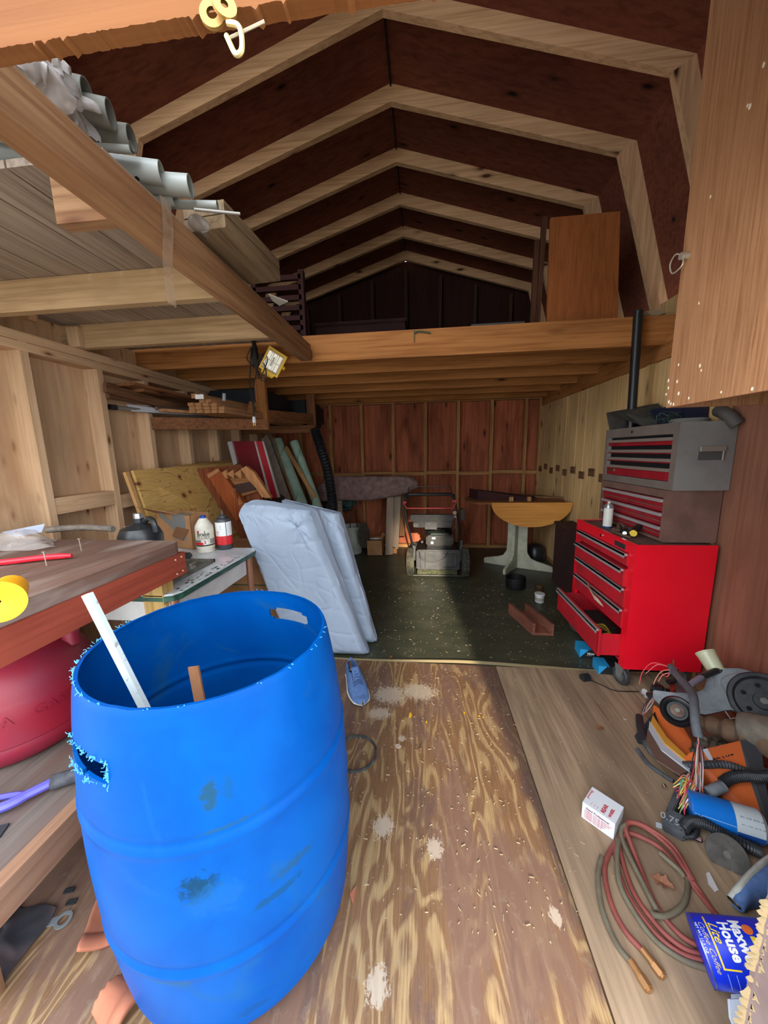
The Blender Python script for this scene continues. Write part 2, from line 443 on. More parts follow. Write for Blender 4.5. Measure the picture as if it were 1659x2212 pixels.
for k in range(-3, 6):
    y = YB-(5-k)*.4796 if k < 5 else YB-.02
    for a in (0, 1, 2, 3):
        b = a+1
        A0, A1, B0, B1 = ri[a].copy(), ro[a].copy(), ri[b].copy(), ro[b].copy()
        sh = -.0
        m = MB().hexa([V((p.x, y+q, p.z)) for q in (-.019, .019) for p in (A0, B0, B1, A1)])
        m.build('rafter', rafterm('x' if a in (1, 2) else 'z'), cl, smooth_=0)

# the lofts: joists, decks, the long edge beam
lf = thing('loft', None, None, (0, 2.38, ZP), kind='structure')
L1 = 2.384
for k in range(6):
    y = L1+k*.406
    h_ = .160 if k == 0 else .14
    MB().box(-1.97, 1.5, y, y+.038, ZP+(0 if k else -.002), ZP+h_).build('joist', joistm('x'), lf, smooth_=0)
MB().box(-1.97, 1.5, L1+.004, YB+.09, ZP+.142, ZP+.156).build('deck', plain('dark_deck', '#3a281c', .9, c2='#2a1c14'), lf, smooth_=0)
for y in (.92, 1.385, 1.865):
    MB().box(-1.97 if y > 1 else -.93, -.786, y, y+.038, ZP, ZP+.118).build('joist', wood('old_beam', '#a07a58', '#744e32', 'x', knotc='#3a1c0e', stain='#84583a') if y < 1 else wood('old_joist', '#c4a680', '#a0825e', 'x', knotc='#4a2a18', stain='#a88a66'), lf, smooth_=0)
x = -1.97; k = 0
while x < -.76:
    w = .135; MB().box(x+.003, min(x+w-.003, -.745), .90, 2.34, ZP+.12, ZP+.138).build('deck_board', greyw('y'), lf, smooth_=0); x += w; k += 1
MB().box(-.785, -.715, .505, 2.35, ZP-.002, ZP+.092).build('edge_beam', wood('old_beam', '#a07a58', '#744e32', 'y', knotc='#3a1c0e', stain='#84583a'), lf, smooth_=0)
MB().box(-.783, -.7165, 2.34, 2.378, ZP+.02, ZP+.06).build('hanger', plain('dull_steel', '#8b8b88', .4, 1), lf, smooth_=0)
for y in (1.1, 1.55): # short gussets where joists meet the wall
    pass
for y in (.92, 1.385, 1.865):
    MB().box(XL-.02, XL+.05, y-.03, y-.002, ZP-.0, ZP+.1).build('block', pinel('z'), lf, smooth_=0)
# ------------------------------------------------------------------ the blue barrel
blue = None
def barrel_mat(inner=False):
    m, nt, b = newmat('blue_plastic')
    v = coords(nt, (1,1,1))
    n = noiz(nt, v, 5.5, 6, .5)
    c = ramp(nt, n, [(.3, hexc('#003f88')), (.6, hexc('#004a94'))])
    g = ramp(nt, noiz(nt, coords(nt, (1,1,1.2), (4,1,3)), 4.5, 7, .9, .62), [(.60, K0), (.72, (.5,.5,.5,1))])
    c = mixc(nt, g, c, hexc('#1e5070'))
    g2 = ramp(nt, noiz(nt, coords(nt, (3,3,1), (1,9,3)), 5, 7, .9, .65), [(.62, K0), (.72, (.55,.55,.55,1))])
    c = mixc(nt, g2, c, hexc('#0a4c8c'))
    tc = N(nt, 'ShaderNodeTexCoord')
    sn = noiz(nt, coords(nt, (1, 1, 1), (5, 5, 5)), 60, 6, .5, .75)
    for px_, py_, rx_, rz_, cc_, st_ in ((448,1722,.022,.042,'#1c4050',.85),(478,1722,.016,.04,'#0e4470',.6),(440,1895,.05,.045,'#0c3040',.85),(470,1930,.07,.05,'#14508c',.6),(630,1895,.055,.020,'#1e4256',.6),(600,1925,.06,.014,'#103c54',.6),(560,2130,.05,.02,'#103e70',.6),(490,1800,.07,.008,'#1a4a70',.8),(400,2080,.05,.015,'#1c4a6a',.6)):
        p = at(px_, py_, 'y', .505 if px_ < 520 else .56)
        mp = N(nt, 'ShaderNodeMapping'); mp.inputs['Scale'].default_value = (1/rx_, 1/.12, 1/rz_); mp.inputs['Location'].default_value = (-p.x/rx_, -p.y/.12, -p.z/rz_)
        nt.links.new(tc.outputs['Object'], mp.inputs[0])
        ln = N(nt, 'ShaderNodeVectorMath', operation='LENGTH'); nt.links.new(mp.outputs[0], ln.inputs[0])
        ad = N(nt, 'ShaderNodeMath', operation='MULTIPLY_ADD'); nt.links.new(ln.outputs['Value'], ad.inputs[0]); ad.inputs[1].default_value = -.45; nt.links.new(sn, ad.inputs[2])
        k = ramp(nt, ad.outputs[0], [(.14, K0), (.30, (st_,)*3+(1,))])
        c = mixc(nt, k, c, hexc(cc_))
    nt.links.new(c, b.inputs['Base Color']); b.inputs['Roughness'].default_value = .42
    b.inputs['Specular IOR Level'].default_value = .07
    bump(nt, b, n, .08, .004)
    return m
BC = V((-.522, .777, 0.011)); BH = .815
def brad(z):
    t = z/BH
    r = .273+.034*math.sin(min(1, max(0, t*1.0))*math.pi)**.75 if 0 < t < 1 else .272
    r -= .035*max(0, 1-z/.06)**2
    for zr in (.255, .545):
        d = (z-zr)/.009
        r += .0035*math.exp(-d*d) - .0035*math.exp(-((z-zr-.016)/.007)**2)
    return r
bt = thing('plastic_barrel', 'open-topped blue plastic barrel with two cut hand holes, standing on plywood in the foreground', 'barrel', BC)
mb = MB(); nu, nv = 160, 110
def inhole(a, z):
    # two hand holes cut near the rim: near-left side, and far-right side
    for ac, w, dz in ((R_(247), .26, .122), (R_(72), .28, .082)):
        da = (a-ac+math.pi) % (2*math.pi)-math.pi
        if abs(da) < w and abs(z-(BH-dz)) < .023*(1-.25*abs(da)/w)**1: return True
    return False
def wall(off, flip):
    rows = []
    for j in range(nv+1):
        z = BH*j/nv; row = []
        for i in range(nu):
            a = 2*math.pi*i/nu
            zz = z
            if j == nv: zz = z + .002*noise.noise(V((a*9, off*50, 0)))
            r = brad(z)-off; row.append(mb.b.verts.new(BC+V((r*math.cos(a)+.018*(1-z/BH), r*math.sin(a), zz))))
        rows.append(row)
    return rows
O_, I_ = wall(0, 0), wall(.0065, 1)
hole = [[inhole(2*math.pi*(i+.5)/nu, BH*(j+.5)/nv) for i in range(nu)] for j in range(nv)]
for j in range(nv):
    for i in range(nu):
        i2 = (i+1) % nu
        if hole[j][i]: continue
        mb.face([O_[j][i], O_[j][i2], O_[j+1][i2], O_[j+1][i]])
        mb.face([I_[j][i2], I_[j][i], I_[j+1][i], I_[j+1][i2]])
        if j+1 < nv and hole[j+1][i]: mb.face([O_[j+1][i], O_[j+1][i2], I_[j+1][i2], I_[j+1][i]])
        if j > 0 and hole[j-1][i]: mb.face([O_[j][i2], O_[j][i], I_[j][i], I_[j][i2]])
        if hole[j][i2]: mb.face([O_[j][i2], O_[j+1][i2], I_[j+1][i2], I_[j][i2]])
        if hole[j][i-1]: mb.face([O_[j+1][i], O_[j][i], I_[j][i], I_[j+1][i]])
for i in range(nu): mb.face([O_[nv][i], O_[nv][(i+1) % nu], I_[nv][(i+1) % nu], I_[nv][i]])
mb.face(O_[0][::-1]); mb.face([I_[0][i] for i in range(nu)])
BM = barrel_mat()
mb.build('shell', BM, bt, smooth_=50)
# ragged plastic shavings left by the saw along rim and holes
mb = MB(); random.seed(3)
def shav(a, z, s):
    r = brad(z)+.001; p = BC+V((r*math.cos(a), r*math.sin(a), z)); q = p
    pts = [p]
    for k in range(3):
        q = q+V((math.cos(a)*random.uniform(0,.004), random.uniform(-.003,.003), random.uniform(-.003,.004)))*s; pts.append(q)
    mb.tube(pts, .0006, 4, 2)
for k in range(34): shav(random.random()*6.283, BH+.001, .7)
for k in range(60): shav(R_(170+random.random()*80), BH+.001, .9)
for k in range(70):
    s_ = random.choice((-1, 1)); shav(R_(247)+random.uniform(-.26,.26), BH-.122+s_*.023, 1.3)
for k in range(25): shav(R_(247)+.26, BH-.122+random.uniform(-.02,.02), 1.6)
mb.build('plastic_shavings', plain('pale_blue_plastic', '#54b4f0', .5), bt, smooth_=0)['kind'] = 'stuff'
# white painted stick and a wooden lath standing in the barrel
a = at(188, 1283, 'z', .985); 
b_ = BC+V((-.02,-.06,.02))
pb = at(318, 1540, 'y', .64)
d = (pb-a).normalized()
while True:
    if a.z+d.z*2 < 0: break
    break
bb = a+d*((a.z-.03)/-d.z) if d.z < -.2 else b_
cc = V((bb.x-BC.x, bb.y-BC.y, 0))
if cc.length > .24: cc = cc.normalized()*.24; bb = V((BC.x+cc.x, BC.y+cc.y, .03))
tag(MB().beam(a, bb, .017, .012, (0,-1,.3)).build('wooden_stick', plain('white_paint', '#bcc6c8', .6, c2='#8e9494', sc=60, lo=.6, hi=.68), smooth_=0),
    'long stick painted white standing in the blue barrel, leaning out over its rim', 'stick')
la = at(418, 1440, 'y', .80); lb = V((-.50, .72, .03))
tag(MB().beam(la, lb, .030, .006, (0,-1,0)).build('wooden_lath', wood('lath', '#9a6c4c', '#7a5036', 'z', knots=False), smooth_=0),
    'short bare wooden lath standing inside the blue barrel', 'lath')

# ------------------------------------------------------------------ workbench
bz, bx, by = .93, -.965, 1.285
wbn = thing('workbench', 'heavy red-brown workbench with a dusty thick plank top against the left wall', 'workbench', (-1.4, .9, 0))
topm = wood('bench_top', '#74584c', '#5a443a', 'y', knots=False, stain='#9a8a80', fine=1.1, rough=.85)
mb = MB()
poly = [V((bx, .60, 0)), V((bx, by-.04, 0))] + [V((bx-.05+.05*math.cos(t), by-.04+.05*math.sin(t)*.9+.0, 0)) for t in (R_(20), R_(45), R_(70), R_(90))] + [V((XL+.006, by+.02, 0)), V((XL+.006, .60, 0))]
mb.prism([p+V((0,0,bz-.045)) for p in poly], (0,0,.045)); mb.build('bench_top', topm, wbn, bev=.003, smooth_=0)
redp = wood('red_stained', '#9a4632', '#7e3626', 'y', knots=False, stain='#8a3e2c', fine=1.2)
MB().box(bx-.02, bx+.004, .60, by+.005, bz-.135, bz-.045).build('apron', redp, wbn, bev=.002, smooth_=0)
MB().box(XL+.006, bx-.02, by-.035, by-.005, bz-.135, bz-.045).build('apron', wood('red_stained', '#9a4632', '#7e3626', 'x', knots=False, stain='#8a3e2c', fine=1.2), wbn, smooth_=0)
MB().box(bx-.115, bx-.03, by-.10, by-.04, .011, bz-.045).build('leg', wood('treated_post', '#c2a064', '#8f6f3c', 'z', knots=False), wbn, smooth_=0)
MB().box(-1.86, -1.78, by-.10, by-.04, .011, bz-.045).build('leg', wood('treated_post', '#c2a064', '#8f6f3c', 'z', knots=False), wbn, smooth_=0)
# nail heads
mb = MB()
for y, z in ((by-.02, bz-.06), (by-.02, bz-.118), (by-.055, bz-.063), (by-.055, bz-.12)):
    mb.cyl((bx+.003, y, z), (bx+.007, y, z), .0035, n=8)
mb.build('nail_head', plain('pale_nail', '#c8ab98', .6), wbn)
# sheet-wood shelf low under the bench, edged with a bare two-by
ls = thing('low_shelf', 'low plywood shelf under the workbench edged with a bare pine two-by', 'shelf', (-1.4,.8,0))
MB().box(XL+.03, -1.0, .46, 1.22, .275, .30).build('shelf_board', wood('shelf_ply', '#6c625c', '#544c48', 'y', knots=False, stain='#644c44'), ls, smooth_=0)
MB().box(-1.0, -.962, .42, .93, .212, .303).build('edge_board', wood('bare_pine', '#947058', '#7c5a44', 'y', knotc='#6a3c20'), ls, smooth_=0)
for y in (.50, 1.15): MB().box(-1.04, -1.0, y, y+.04, .011, .275).build('leg', darkw('z'), ls, smooth_=0)
for y in (.50, 1.15): MB().box(-1.85, -1.81, y, y+.04, .011, .275).build('leg', darkw('z'), ls, smooth_=0)

# fuel can: big dusty red drum-shaped plastic can
gc = thing('fuel_can', 'large dusty red plastic fuel can lying under the workbench on the low shelf', 'fuel can', (-1.50, 1.12, .26))
redc = plain('dusty_red_plastic', '#8c1026', .5, c2='#7e2236', sc=5, bmp=.05)
GC = V((-1.43, .985, .302)); gr_ = .215
prof = [(.15,0),(.195,.008),(.212,.03),(.219,.06),(.216,.075),(.221,.08),(.219,.15),(.221,.205),(.218,.212),(.216,.225),(.200,.275),(.165,.315),(.11,.338),(.06,.348)]
MB().lathe(prof, GC, n=64).build('can_body', redc, gc, smooth_=40)
mb = MB(); hp = at(148, 1375, 'y', 1.20)
mb.tube([GC+V((-.02,.10,.325)), GC+V((.0,.115,.40)), GC+V((.03,.10,.43)), GC+V((.10,.09,.42)), GC+V((.14,.085,.38)), GC+V((.150,.08,.295))], .026, 12, 6)
mb.build('handle', redc, gc)
mb = MB(); mb.cyl(GC+V((-.10,-.04,.32)), GC+V((-.12,-.06,.39)), .035, .033); mb.build('cap', redc, gc)
def cwarp(cen, r, a0, z0):
    def f(x, y, z):
        a = a0+x/r; return V((cen.x+(r+z)*math.cos(a), cen.y+(r+z)*math.sin(a), cen.z+z0+y))
    return f
text('embossed_lettering', 'GASOLINA', .045, redc, gc, None, (1,0,0), (0,0,1), warp=cwarp(GC, .2225, R_(262), .155), bold=.01)
text('embossed_lettering', 'GASOLINE', .045, redc, gc, None, (1,0,0), (0,0,1), warp=cwarp(GC, .2225, R_(330), .155), bold=.01)

# ice scraper / brush with a violet handle on the low shelf
sc_ = thing('ice_scraper', 'violet plastic scraper with a black brush end on the low shelf under the bench', 'scraper', at(60,1740,'z',.31))
A, B = at(0,1745,'z',.325), at(112,1690,'z',.325)
mb = MB(); mb.tube([A+V((-.12,-.06,0)), A, A.lerp(B,.55), B], .013, 8, 6); mb.tube([A+V((-.11,-.0,0)), A+V((-.01,.035,0)), A.lerp(B,.5)], .008, 8, 6)
mb.build('handle', plain('violet_plastic', '#5b57b8', .35), sc_)
Cc = at(182, 1668, 'z', .325)
MB().cyl(B, Cc+(Cc-B)*.3, .020).build('grip', plain('black_foam', '#4a4a50', .8, c2='#33333a', sc=40, bmp=.3), sc_)
MB().box(-.035,.035,-.03,.03,0,.05, Matrix.Translation(A+V((-.10,-.14,-.02)))).build('brush', plain('black_bristle', '#26262c', .9, bmp=.6), sc_, bev=.01)

# ---- on the bench
yp = thing('drinking_cup', 'orange-yellow plastic cup lying on its side at the near end of the workbench', 'cup', at(0,1320,'z',bz))
ym = plain('yellow_plastic', '#f6a806', .4)
c0 = at(-2, 1300, 'z', bz+.045); dr = V((.5,-.55,0)).normalized()
MB().lathe([(.028,-.10),(.030,-.099),(.036,-.05),(.040,-.02),(.040,-.018),(.044,0),(.044,.004),(.040,.004),(.003,-.001)], c0+V((0,0,.0)), dr, n=40, cap0=True, cap1=False).build('cup', ym, yp)
sp = at(0, 1215, 'z', bz+.012); se = at(155, 1200, 'z', bz+.012)
tag(MB().tube([sp+V((-.10,-.02,0)), sp, sp.lerp(se,.6)+V((0,.004,.002)), se], .009, 10, 6, rf=lambda i, m: .0095 if i < m-2 else .007).build('red_bar', plain('red_plastic', '#e02334', .3), smooth_=60),
  'bright red plastic bar lying on the workbench top', 'bar')
for i, (px, py, pt, l) in enumerate(((277, 1225, 1195, 'nearer of two nails standing upright in the bench top, by the red handle'), (176, 1193, 1164, 'farther of two nails standing upright in the bench top'))):
    pp = (101, 1222, 1197) if i == 0 else (176, 1190, 1165)
    p = at(pp[0], pp[1], 'z', bz)
    n_ = thing('nail', l, 'nail', p, 'nails standing in the bench')
    MB().cyl(p, p+V((-.002,0,.045)), .0018, n=8).cyl(p+V((-.002,0,.045)), p+V((-.002,0,.0468)), .0055, n=10).build('shank', plain('nail_steel', '#a8988a', .45, .6), n_)
# clear plastic bag
bgm = clear('clear_film', '#d8cfc8', .33)
def crumple(f, amp, seed, fr=14):
    def g(u, v):
        p = f(u, v); q = p*fr+V((seed, 0, 0))
        return p+V((noise.noise(q), noise.noise(q+V((7,0,0))), abs(noise.noise(q+V((0,9,0))))))*amp
    return g
pb0 = at(55, 1180, 'z', bz)
def bagf(u, v):
    a = u*2*math.pi; r = (.16-.02*math.sin(3*a))*(1-v*.8)
    return pb0+V((-.06+r*math.cos(a)*1.2, r*math.sin(a)*.55, .002+.055*math.sin(v*math.pi/2)))
mb = MB(); mb.grid(crumple(bagf, .016, 3, 22), 60, 18, closeu=True)
tag(mb.build('plastic_bag', bgm, smooth_=80), 'crumpled clear plastic bag lying on the workbench', 'plastic bag')
pp = at(60, 1140, 'z', bz+.004)
tag(MB().prism([at(5,1150,'z',bz+.03), at(97,1132,'z',bz+.045), at(90,1150,'z',bz+.012), at(30,1160,'z',bz+.01)], (0,0,.0015)).build('paper_sheet', plain('bluish_paper', '#c2cbe0', .8), smooth_=0),
  'pale blue-white sheet of paper behind the clear bag on the bench', 'paper')
a, b_ = at(100, 1145, 'z', bz+.02), at(245, 1143, 'z', bz+.016)
tag(MB().tube([a, a.lerp(b_,.4)+V((0,.02,.006)), a.lerp(b_,.8)+V((0,.01,.004)), b_], .014, 10, 6).build('rolled_cloth', plain('grey_rag', '#84786c', .95, c2='#5e5650', sc=30, bmp=.6), smooth_=60),
  'dusty grey rolled strip of cloth along the back of the bench', 'cloth')
# black jug behind the bench end, brick on it
jp = at(287, 1148, 'y', 1.42); jb = V((jp.x, 1.46, .74))
ob = thing('oil_jug', 'black plastic jug with a silver foil neck behind the far end of the workbench', 'jug', jb)
blk = plain('black_plastic', '#24272a', .35)
MB().lathe([(.085,0),(.09,.01),(.09,.17),(.075,.205),(.03,.225),(.022,.23),(.022,.25)], jb, n=28).build('jug_body', blk, ob, smooth_=40)
MB().cyl(jb+V((0,0,.245)), jb+V((0,0,.272)), .019).build('neck_foil', plain('foil', '#c8c8c8', .3, .9), ob)
MB().tube([jb+V((.03,0,.235)), jb+V((.06,-.01,.25)), jb+V((.09,-.02,.235)), jb+V((.095,-.02,.19))], .012, 8).build('handle', blk, ob)
bp = at(303, 1146, 'z', bz)
tag(MB().box(-.07,.05,-.012,.02,0,.022, Matrix.Translation(bp)@Matrix.Rotation(.1,4,'Z')).build('wood_scrap', plain('pinkish_brick', '#9a7468', .9, bmp=.4), bev=.003, smooth_=0), 'small dusty pink-brown wood scrap on the far corner of the bench', 'wood scrap')

# ------------------------------------------------------------------ enamel kitchen table
ez = .74
et = thing('enamel_table', 'old white enamel-top kitchen table with chipped dark green rim beyond the workbench', 'table', (-1.25,1.5,0))
wen = plain('white_enamel', '#c9cdd0', .25, c2='#aeb2b4', sc=9)
gren = plain('green_enamel_rim', '#1f3d34', .3, c2='#2c5c48', sc=25)
mb = MB(); poly = [V((-1.62,1.185,0)), V((-1.0,1.185,0)), V((-.965,1.20,0)), V((-.95,1.235,0)), V((-.935,1.82,0)), V((-.945,1.85,0)), V((-.97,1.865,0)), V((-1.62,1.865,0))]
mb.prism([p+V((0,0,ez-.010)) for p in poly], (0,0,.010)); mb.build('table_top', wen, et, bev=.003, smooth_=0)
cen = V((-1.28,1.5,0)); poly2 = [cen+(p-cen)*1.004 for p in poly]
mb = MB(); mb.prism([p+V((0,0,ez-.030)) for p in poly2], (0,0,.022)); mb.build('rim', gren, et, bev=.003, smooth_=0)
wap = plain('white_apron', '#d2d0cc', .5, c2='#c0bdb8', sc=12)
MB().box(-.985,-.965,1.23,1.77,ez-.125,ez-.03).build('apron', wap, et, bev=.004, smooth_=0)
MB().box(-1.60,-.985,1.21,1.23,ez-.125,ez-.03).build('apron', wap, et, bev=.004, smooth_=0)
MB().box(-1.60,-.985,1.76,1.78,ez-.125,ez-.03).build('apron', wap, et, bev=.004, smooth_=0)
cop = plain('copper_leg', '#a0705a', .35, .4)
for x, y in ((-.975,1.215),(-.96,1.79),(-1.6,1.22),(-1.6,1.78)):
    MB().cyl((x,y,.011), (x,y,ez-.03), .013, .016, 16).build('leg', cop, et)
# dark chips in the enamel along the rim, near corner green
mb = MB(); random.seed(5)
for k in range(40):
    y = 1.20+random.random()*.5; x = -.955-random.random()**2*.05; s_ = .003+random.random()*.006
    mb.prism([V((x+s_*math.cos(t)*random.uniform(.5,1), y+1.8*s_*math.sin(t)*random.uniform(.5,1), ez+.0002)) for t in [q*1.256 for q in range(5)]], (0,0,.0006))
mb.build('enamel_chips', gren, et, smooth_=0)['kind'] = 'stuff'
# steel tray and a coffee tin in it
tr = at(440, 1210, 'z', ez)
t_ = thing('metal_tray', 'dull rusted metal tray on the enamel table beside the bench', 'tray', (-1.2,1.42,ez))
tm = plain('dull_tray', '#7d7a72', .5, .5, c2='#5c564c', sc=14)
MB().box(-1.42,-1.035,1.25,1.60,ez+.001,ez+.004).build('tray_base', tm, t_, smooth_=0)
mb = MB(); mb.box(-1.045,-1.035,1.25,1.60,ez+.004,ez+.016); mb.box(-1.42,-1.035,1.59,1.60,ez+.004,ez+.016); mb.box(-1.42,-1.035,1.25,1.26,ez+.004,ez+.016); mb.build('tray_rim', tm, t_, smooth_=0)
cp = at(376, 1232, 'z', ez+.01)
tag(MB().lathe([(.032,0),(.035,.003),(.035,.05),(.032,.052),(.032,.05),(.032,.006)], V((-1.075,1.36,ez+.004)), n=24, cap1=True).build('rusty_tin', plain('old_tin', '#8c8370', .6, c2='#5e5344', sc=30)), 'small stained tin standing in the metal tray under the bench corner', 'tin')
tag(MB().box(-.012,.012,-.02,.02,0,.008, Matrix.Translation(V((-1.085,1.50,ez+.0045)))@Matrix.Rotation(.6,4,'Z')).box(-.015,.0,-.01,.03,.008,.014, Matrix.Translation(V((-1.09,1.51,ez+.0045)))).build('metal_bits', plain('shiny_bits', '#a8a8a0', .3, .8)), 'little heap of shiny metal bits lying in the tray', 'metal scraps', kind='stuff')
tag(MB().box(-1.25,-1.20,1.62,1.67,ez,ez+.03).build('rubber_scrap', plain('dark_rubber', '#33363a', .7), bev=.008), 'small dark rubber scrap behind the metal tray', 'scrap')

# bottles
def bottle(name, label, p, prof, m, n=40):
    r = thing(name, label, 'bottle', p); MB().lathe(prof, p, n=n).build('bottle_body', m, r, smooth_=40); return r
def strip(p, r, a0, a1, z0, z1, m, name, par, n=24):
    mb = MB(); mb.grid(lambda u, v: V((p.x+r*math.cos(a0+(a1-a0)*u), p.y+r*math.sin(a0+(a1-a0)*u), p.z+z0+(z1-z0)*v)), n, 1)
    return mb.build(name, m, par, smooth_=60)
p1 = at(446, 1191, 'z', ez); u1 = mpp(p1)
br = .047; H1 = .20
bf = bottle('brake_fluid_bottle', 'cream bottle of brake fluid with a blue cap on the enamel table', p1,
  [(br*.9,0),(br,.006),(br*.93,.018),(br,.026),(br,.135),(br*.93,.150),(br*.55,.180),(br*.42,.186),(br*.42,.19)], plain('cream_plastic', '#e0dccf', .4, c2='#c9c2b0', sc=12))
MB().cyl(p1+V((0,0,.189)), p1+V((0,0,.203)), .0155, n=24).build('cap', plain('blue_cap', '#27449a', .4), bf)
af = math.atan2(-p1.y, -p1.x)            # faces the doorway
cr_ = plain('label_cream', '#ddd8c4', .5); rd = plain('label_red', '#d21f26', .5); bk = plain('label_black', '#1c1c1e', .5); gy = plain('label_grey', '#8f8d88', .5); wh = plain('label_white', '#e8e8e6', .5)
strip(p1, br+.0006, af-1.35, af+1.35, .030, .132, cr_, 'label', bf)
strip(p1, br+.0009, af-1.3, af-.15, .048, .062, rd, 'label_band', bf)
strip(p1, br+.0009, af-1.3, af+1.3, .040, .047, bk, 'label_band', bf)
strip(p1, br+.0009, af-1.3, af-.45, .062, .076, gy, 'label_band', bf); strip(p1, br+.0009, af+.5, af+1.3, .050, .078, gy, 'label_band', bf)
mb = MB(); mb.grid(lambda u, v: V((p1.x+(br+.0011)*math.cos(af+u*0+.0135/br*v*math.cos(6.2832*u)), p1.y+(br+.0011)*math.sin(af+.0135/br*v*math.cos(6.2832*u)), p1.z+.061+.0145*v*math.sin(6.2832*u))), 28, 2)
mb.build('label_disc', wh, bf, smooth_=60)
text('lettering', 'Brake', .024, bk, bf, None, 0, 0, warp=cwarp(p1, br+.0014, af-.95, .096), bold=.02) if False else None
def ltr(s, size, m, par, p, r, a0, z0, **k): return text('lettering', s, size, m, par, None, (1,0,0), (0,0,1), warp=cwarp(p, r, a0, z0), **k)
ltr('Brake', .028, bk, bf, p1, br+.0014, af-.85, .098, bold=.02)
ltr('FLUID', .024, bk, bf, p1, br+.0014, af-.85, .080)
ltr('DOT', .010, bk, bf, p1, br+.0014, af-.95, .066, bold=.02)
ltr('-3', .026, rd, bf, p1, br+.0016, af-.36, .053, bold=.03)
mb = MB(); pa = cwarp(p1, br+.0012, af-.62, .122)
mb.prism([pa(x, y, 0) for x, y in ((0,-.004),(.030,-.006),(.032,0),(.030,.005),(.0,.004),(-.003,0))], (0,0,.0001)); mb.build('label_badge', plain('badge_blue', '#3a4f86', .5), bf, smooth_=0)
mb = MB(); mb.prism([pa(-.004+.006*math.cos(t), .006*math.sin(t), .0004) for t in [q*.628 for q in range(10)]], (0,0,.0001)); mb.build('label_badge', rd, bf, smooth_=0)
ltr('GUNK', .007, wh, bf, p1, br+.0018, af-.52, .1195, bold=.03)
p2 = at(487, 1184.5, 'z', ez)
gb = bottle('gear_oil_bottle', 'dark grey bottle with white and red label and pointed spout on the enamel table', p2,
  [(.040,0),(.042,.004),(.042,.165),(.039,.172),(.036,.176),(.020,.178),(.020,.193),(.017,.195)], plain('charcoal_plastic', '#3c3e42', .4))
MB().cyl(p2+V((0,0,.194)), p2+V((0,0,.222)), .003, .0015, 10).build('spout', plain('grey_spout', '#6c6c6e', .4), gb)
af2 = math.atan2(-p2.y, -p2.x)
strip(p2, .0425, af2-1.4, af2+1.45, .078, .158, wh, 'label', gb)
strip(p2, .0427, af2-1.4, af2+1.45, .030, .080, rd, 'label_band', gb)
strip(p2, .0430, af2+.25, af2+.33, .03, .158, plain('charcoal_plastic', '#3c3e42', .4), 'sight_line', gb)
for k, s in enumerate(('SAE', 'oil')): ltr(s, .011, rd, gb, p2, .0431, af2-1.0, .10-.014*k, bold=.02)
for k in range(5): ltr('------------', .006, wh, gb, p2, .0431, af2-.95, .070-.008*k)
for k in range(8): ltr('~~~~~~~~~', .006, bk, gb, p2, .0431, af2+.42, .150-.008*k)
mb = MB(); w2 = cwarp(p2, .0431, af2-.55, .118)
for a_, b2 in (((0,0),(.006,.028)),((.012,0),(.006,.028)),((-.001,0),(.013,0)),((.003,.014),(.009,.014))): mb.beam(w2(*a_,0), w2(*b2,0), .0008, .0004)
mb.build('label_drawing', bk, gb)

# cardboard box with torn flap and silver tape
cb = thing('cardboard_box', 'torn cardboard box patched with silver tape on the enamel table against the wall', 'box', (-1.42,1.86,ez))
kr = plain('kraft_card', '#ad7f56', .85, c2='#9a6e48', sc=8)
q0 = at(345, 1178, 'z', ez); q1 = at(418, 1188, 'z', ez)
r_ = (q1-q0).normalized(); bk_ = V((-r_.y, r_.x, 0))
Mx = Matrix((( r_.x, bk_.x, 0, q0.x),(r_.y, bk_.y, 0, q0.y),(0,0,1,ez+.001),(0,0,0,1)))
w = (q1-q0).length; h_ = .195
mb = MB(); t = .003
mb.box(0,w,0,t,0,h_,Mx); mb.box(0,w,.12,.123,0,h_,Mx); mb.box(0,t,0,.12,0,h_,Mx); mb.box(w-t,w,0,.12,0,h_,Mx); mb.box(0,w,0,.12,0,t,Mx)
mb.build('carton', kr, cb, smooth_=0)
MB().hexa([Mx@V(p) for p in ((0,0,h_),(w*.72,0,h_),(w*.6,-.085,h_+.035),(-.06,-.07,h_+.045),(0,0,h_+.003),(w*.72,0,h_+.003),(w*.6,-.085,h_+.038),(-.06,-.07,h_+.048))]).build('flap', kr, cb, smooth_=0)
tp = plain('silver_tape', '#9a9fa0', .3, .5)
mb = MB(); mb.box(w*.5,w*.85,-.002,0,.05,h_+.002,Mx); mb.box(w*.5,w*.85,-.002,.05,h_,h_+.003,Mx)
mb.beam(Mx@V((w*.15,-.003,h_*.98)), Mx@V((w*.75,-.004,h_*.45)), .03, .002, r_.cross(V((0,0,1)))); mb.build('tape', tp, cb, smooth_=0)
MB().prism([Mx@V(p) for p in ((w*.45,-.006,h_*.35),(w*.75,-.006,h_*.25),(w*.95,-.006,h_*.6),(w*.6,-.006,h_*.65))], Mx.to_3x3()@V((0,.003,0))).build('torn_flap', plain('torn_card', '#7a5236', .9), cb, smooth_=0)
